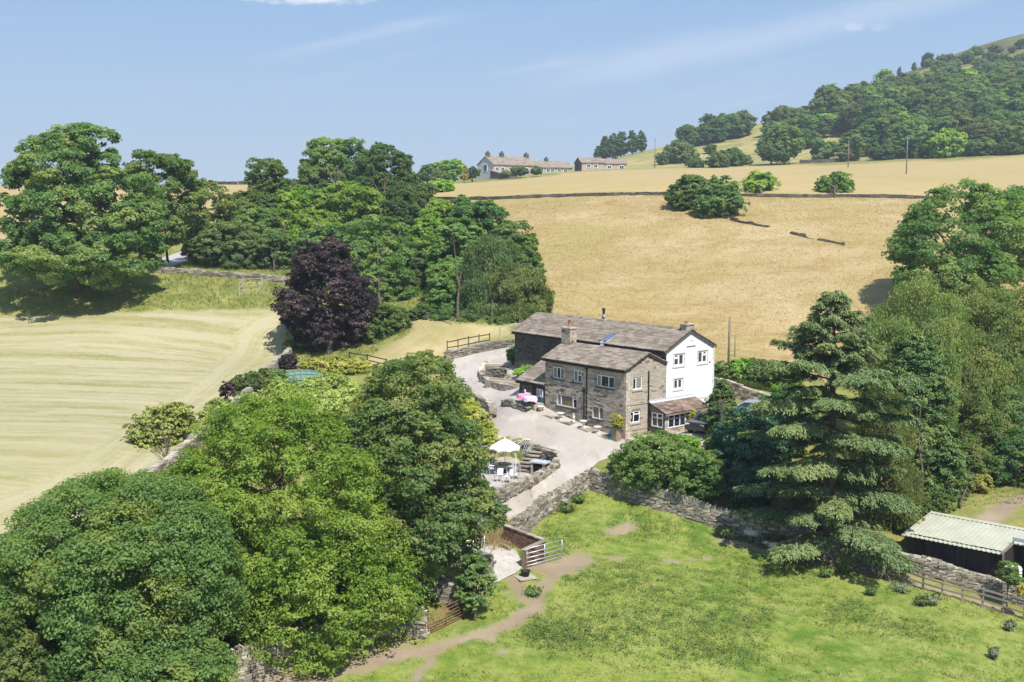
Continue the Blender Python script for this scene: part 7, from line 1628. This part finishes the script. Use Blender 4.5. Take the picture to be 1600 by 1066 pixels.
X, Y = zone_pts(np.array([(-58,110),(-30,112),(-22,116),(-16,104),(-4,112),(2,118),(4,150),(-12,165),(-70,160)]), 26000, 13, lambda x, y: (interp(m_hay, x, y) < .3) & (interp(m_gard, x, y) < .4) & (poly_sd(x, y, np.array(TRK)) < -.3))
cov = vnoise(X, Y, 7, 41); tufts('bank_grass', X, Y, np.clip(.35 + cov * .15, .15, .6), .08, 3, 'L_grass', 'rough grass on the banks round the tree clumps', 14, 1.0, cov * .2 + .1)
X, Y = zone_pts(np.array([(-40,58),(-14,47),(0,47),(3,55),(-1,66),(-4,74),(-8,92),(-20,106),(-24,98),(-33,76)]), 16000, 15, lambda x, y: (interp(m_hay, x, y) < .3) & (interp(m_padd, x, y) < .5) & (interp(m_dirt_shade, x, y) < .4) & (poly_sd(x, y, np.array(drive)) < -.3) & (poly_sd(x, y, np.array(TERRACE)) < -.3) & (poly_sd(x, y, np.array(PEN)) < -.3))
tufts('garden_grass', X, Y, np.full(len(X), .28), .06, 3, 'L_grass', 'rough grass under the near trees', 16, .7)
X, Y = zone_pts(np.vstack([GL([(925,755),(940,722),(985,704),(1060,708),(1130,700)]), [(20,80),(30,76),(42,78),(50,90),(40,100),(22,98)], GL([(1200,845),(1080,800),(980,772)])]), 16000, 17, lambda x, y: poly_sd(x, y, np.array(drive)) < -.25)
tufts('lawn_grass', X, Y, np.full(len(X), .16), .05, 3, 'L_grass', 'lawn and rough grass between the drive and the cedar', 18, .7)
ed = np.array(drive + drive[:1])[:, :2]; pe = Path(ed[:22]); rs = np.random.RandomState(71); tt = rs.uniform(0, pe.L, 900); Q_ = np.array([pe.at(q)[0] for q in tt]) + rs.normal(0, .16, (900, 2))
tufts('drive_edge_grass', Q_[:, 0], Q_[:, 1], rs.uniform(.08, .26, 900), .04, 4, 'L_grass', 'grass and weeds straggling along the drive edge', 72, .9)
# dry stalks heaped in the corner of the pen
rs = np.random.RandomState(5); q0_ = G(776, 842); X = q0_[0] + rs.normal(0, .75, 500); Y = q0_[1] + rs.normal(0, .9, 500)
tufts('dry_weeds', X, Y, rs.uniform(.25, .7, 500), .05, 5, 'L_hay', 'heap of bleached dry weeds in the pen corner', 6, 1.4)
X, Y = zone_pts(np.vstack([GL([(1112,588),(1150,584),(1200,588),(1250,600)]), GL([(1250,622),(1200,612),(1160,604),(1116,592)])]), 9000, 23)
tufts('bank_weeds', X, Y, np.full(len(X), .5), .09, 4, 'L_weed', 'rank weeds along the lane bank', 24, .6)

# ------------------------------------------------------------------ thin summer haze over the whole valley
zlo = float(GZ.min()) - 1.0; zhi = max(float(GZ.max()) + 22, 60.0)
b = MB(); b.box(((gx[0] + gx[-1]) / 2, (gy[0] + gy[-1]) / 2, (zlo + zhi) / 2), ((gx[-1] - gx[0]) / 2 + 15, (gy[-1] - gy[0]) / 2 + 15, (zhi - zlo) / 2))
hm = bpy.data.materials.new('haze'); hm.use_nodes = True; hm.node_tree.nodes.clear()
ho_ = hm.node_tree.nodes.new('ShaderNodeOutputMaterial'); hv = hm.node_tree.nodes.new('ShaderNodeVolumePrincipled')
hv.inputs['Color'].default_value = (.80, .88, 1.0, 1); hv.inputs['Density'].default_value = .0003; hv.inputs['Anisotropy'].default_value = .25
hm.node_tree.links.new(hv.outputs[0], ho_.inputs['Volume']); hz_o = b.build('haze', hm); hz_o['kind'] = 'stuff'; hz_o['label'] = 'thin blue summer haze lying over the far hill'
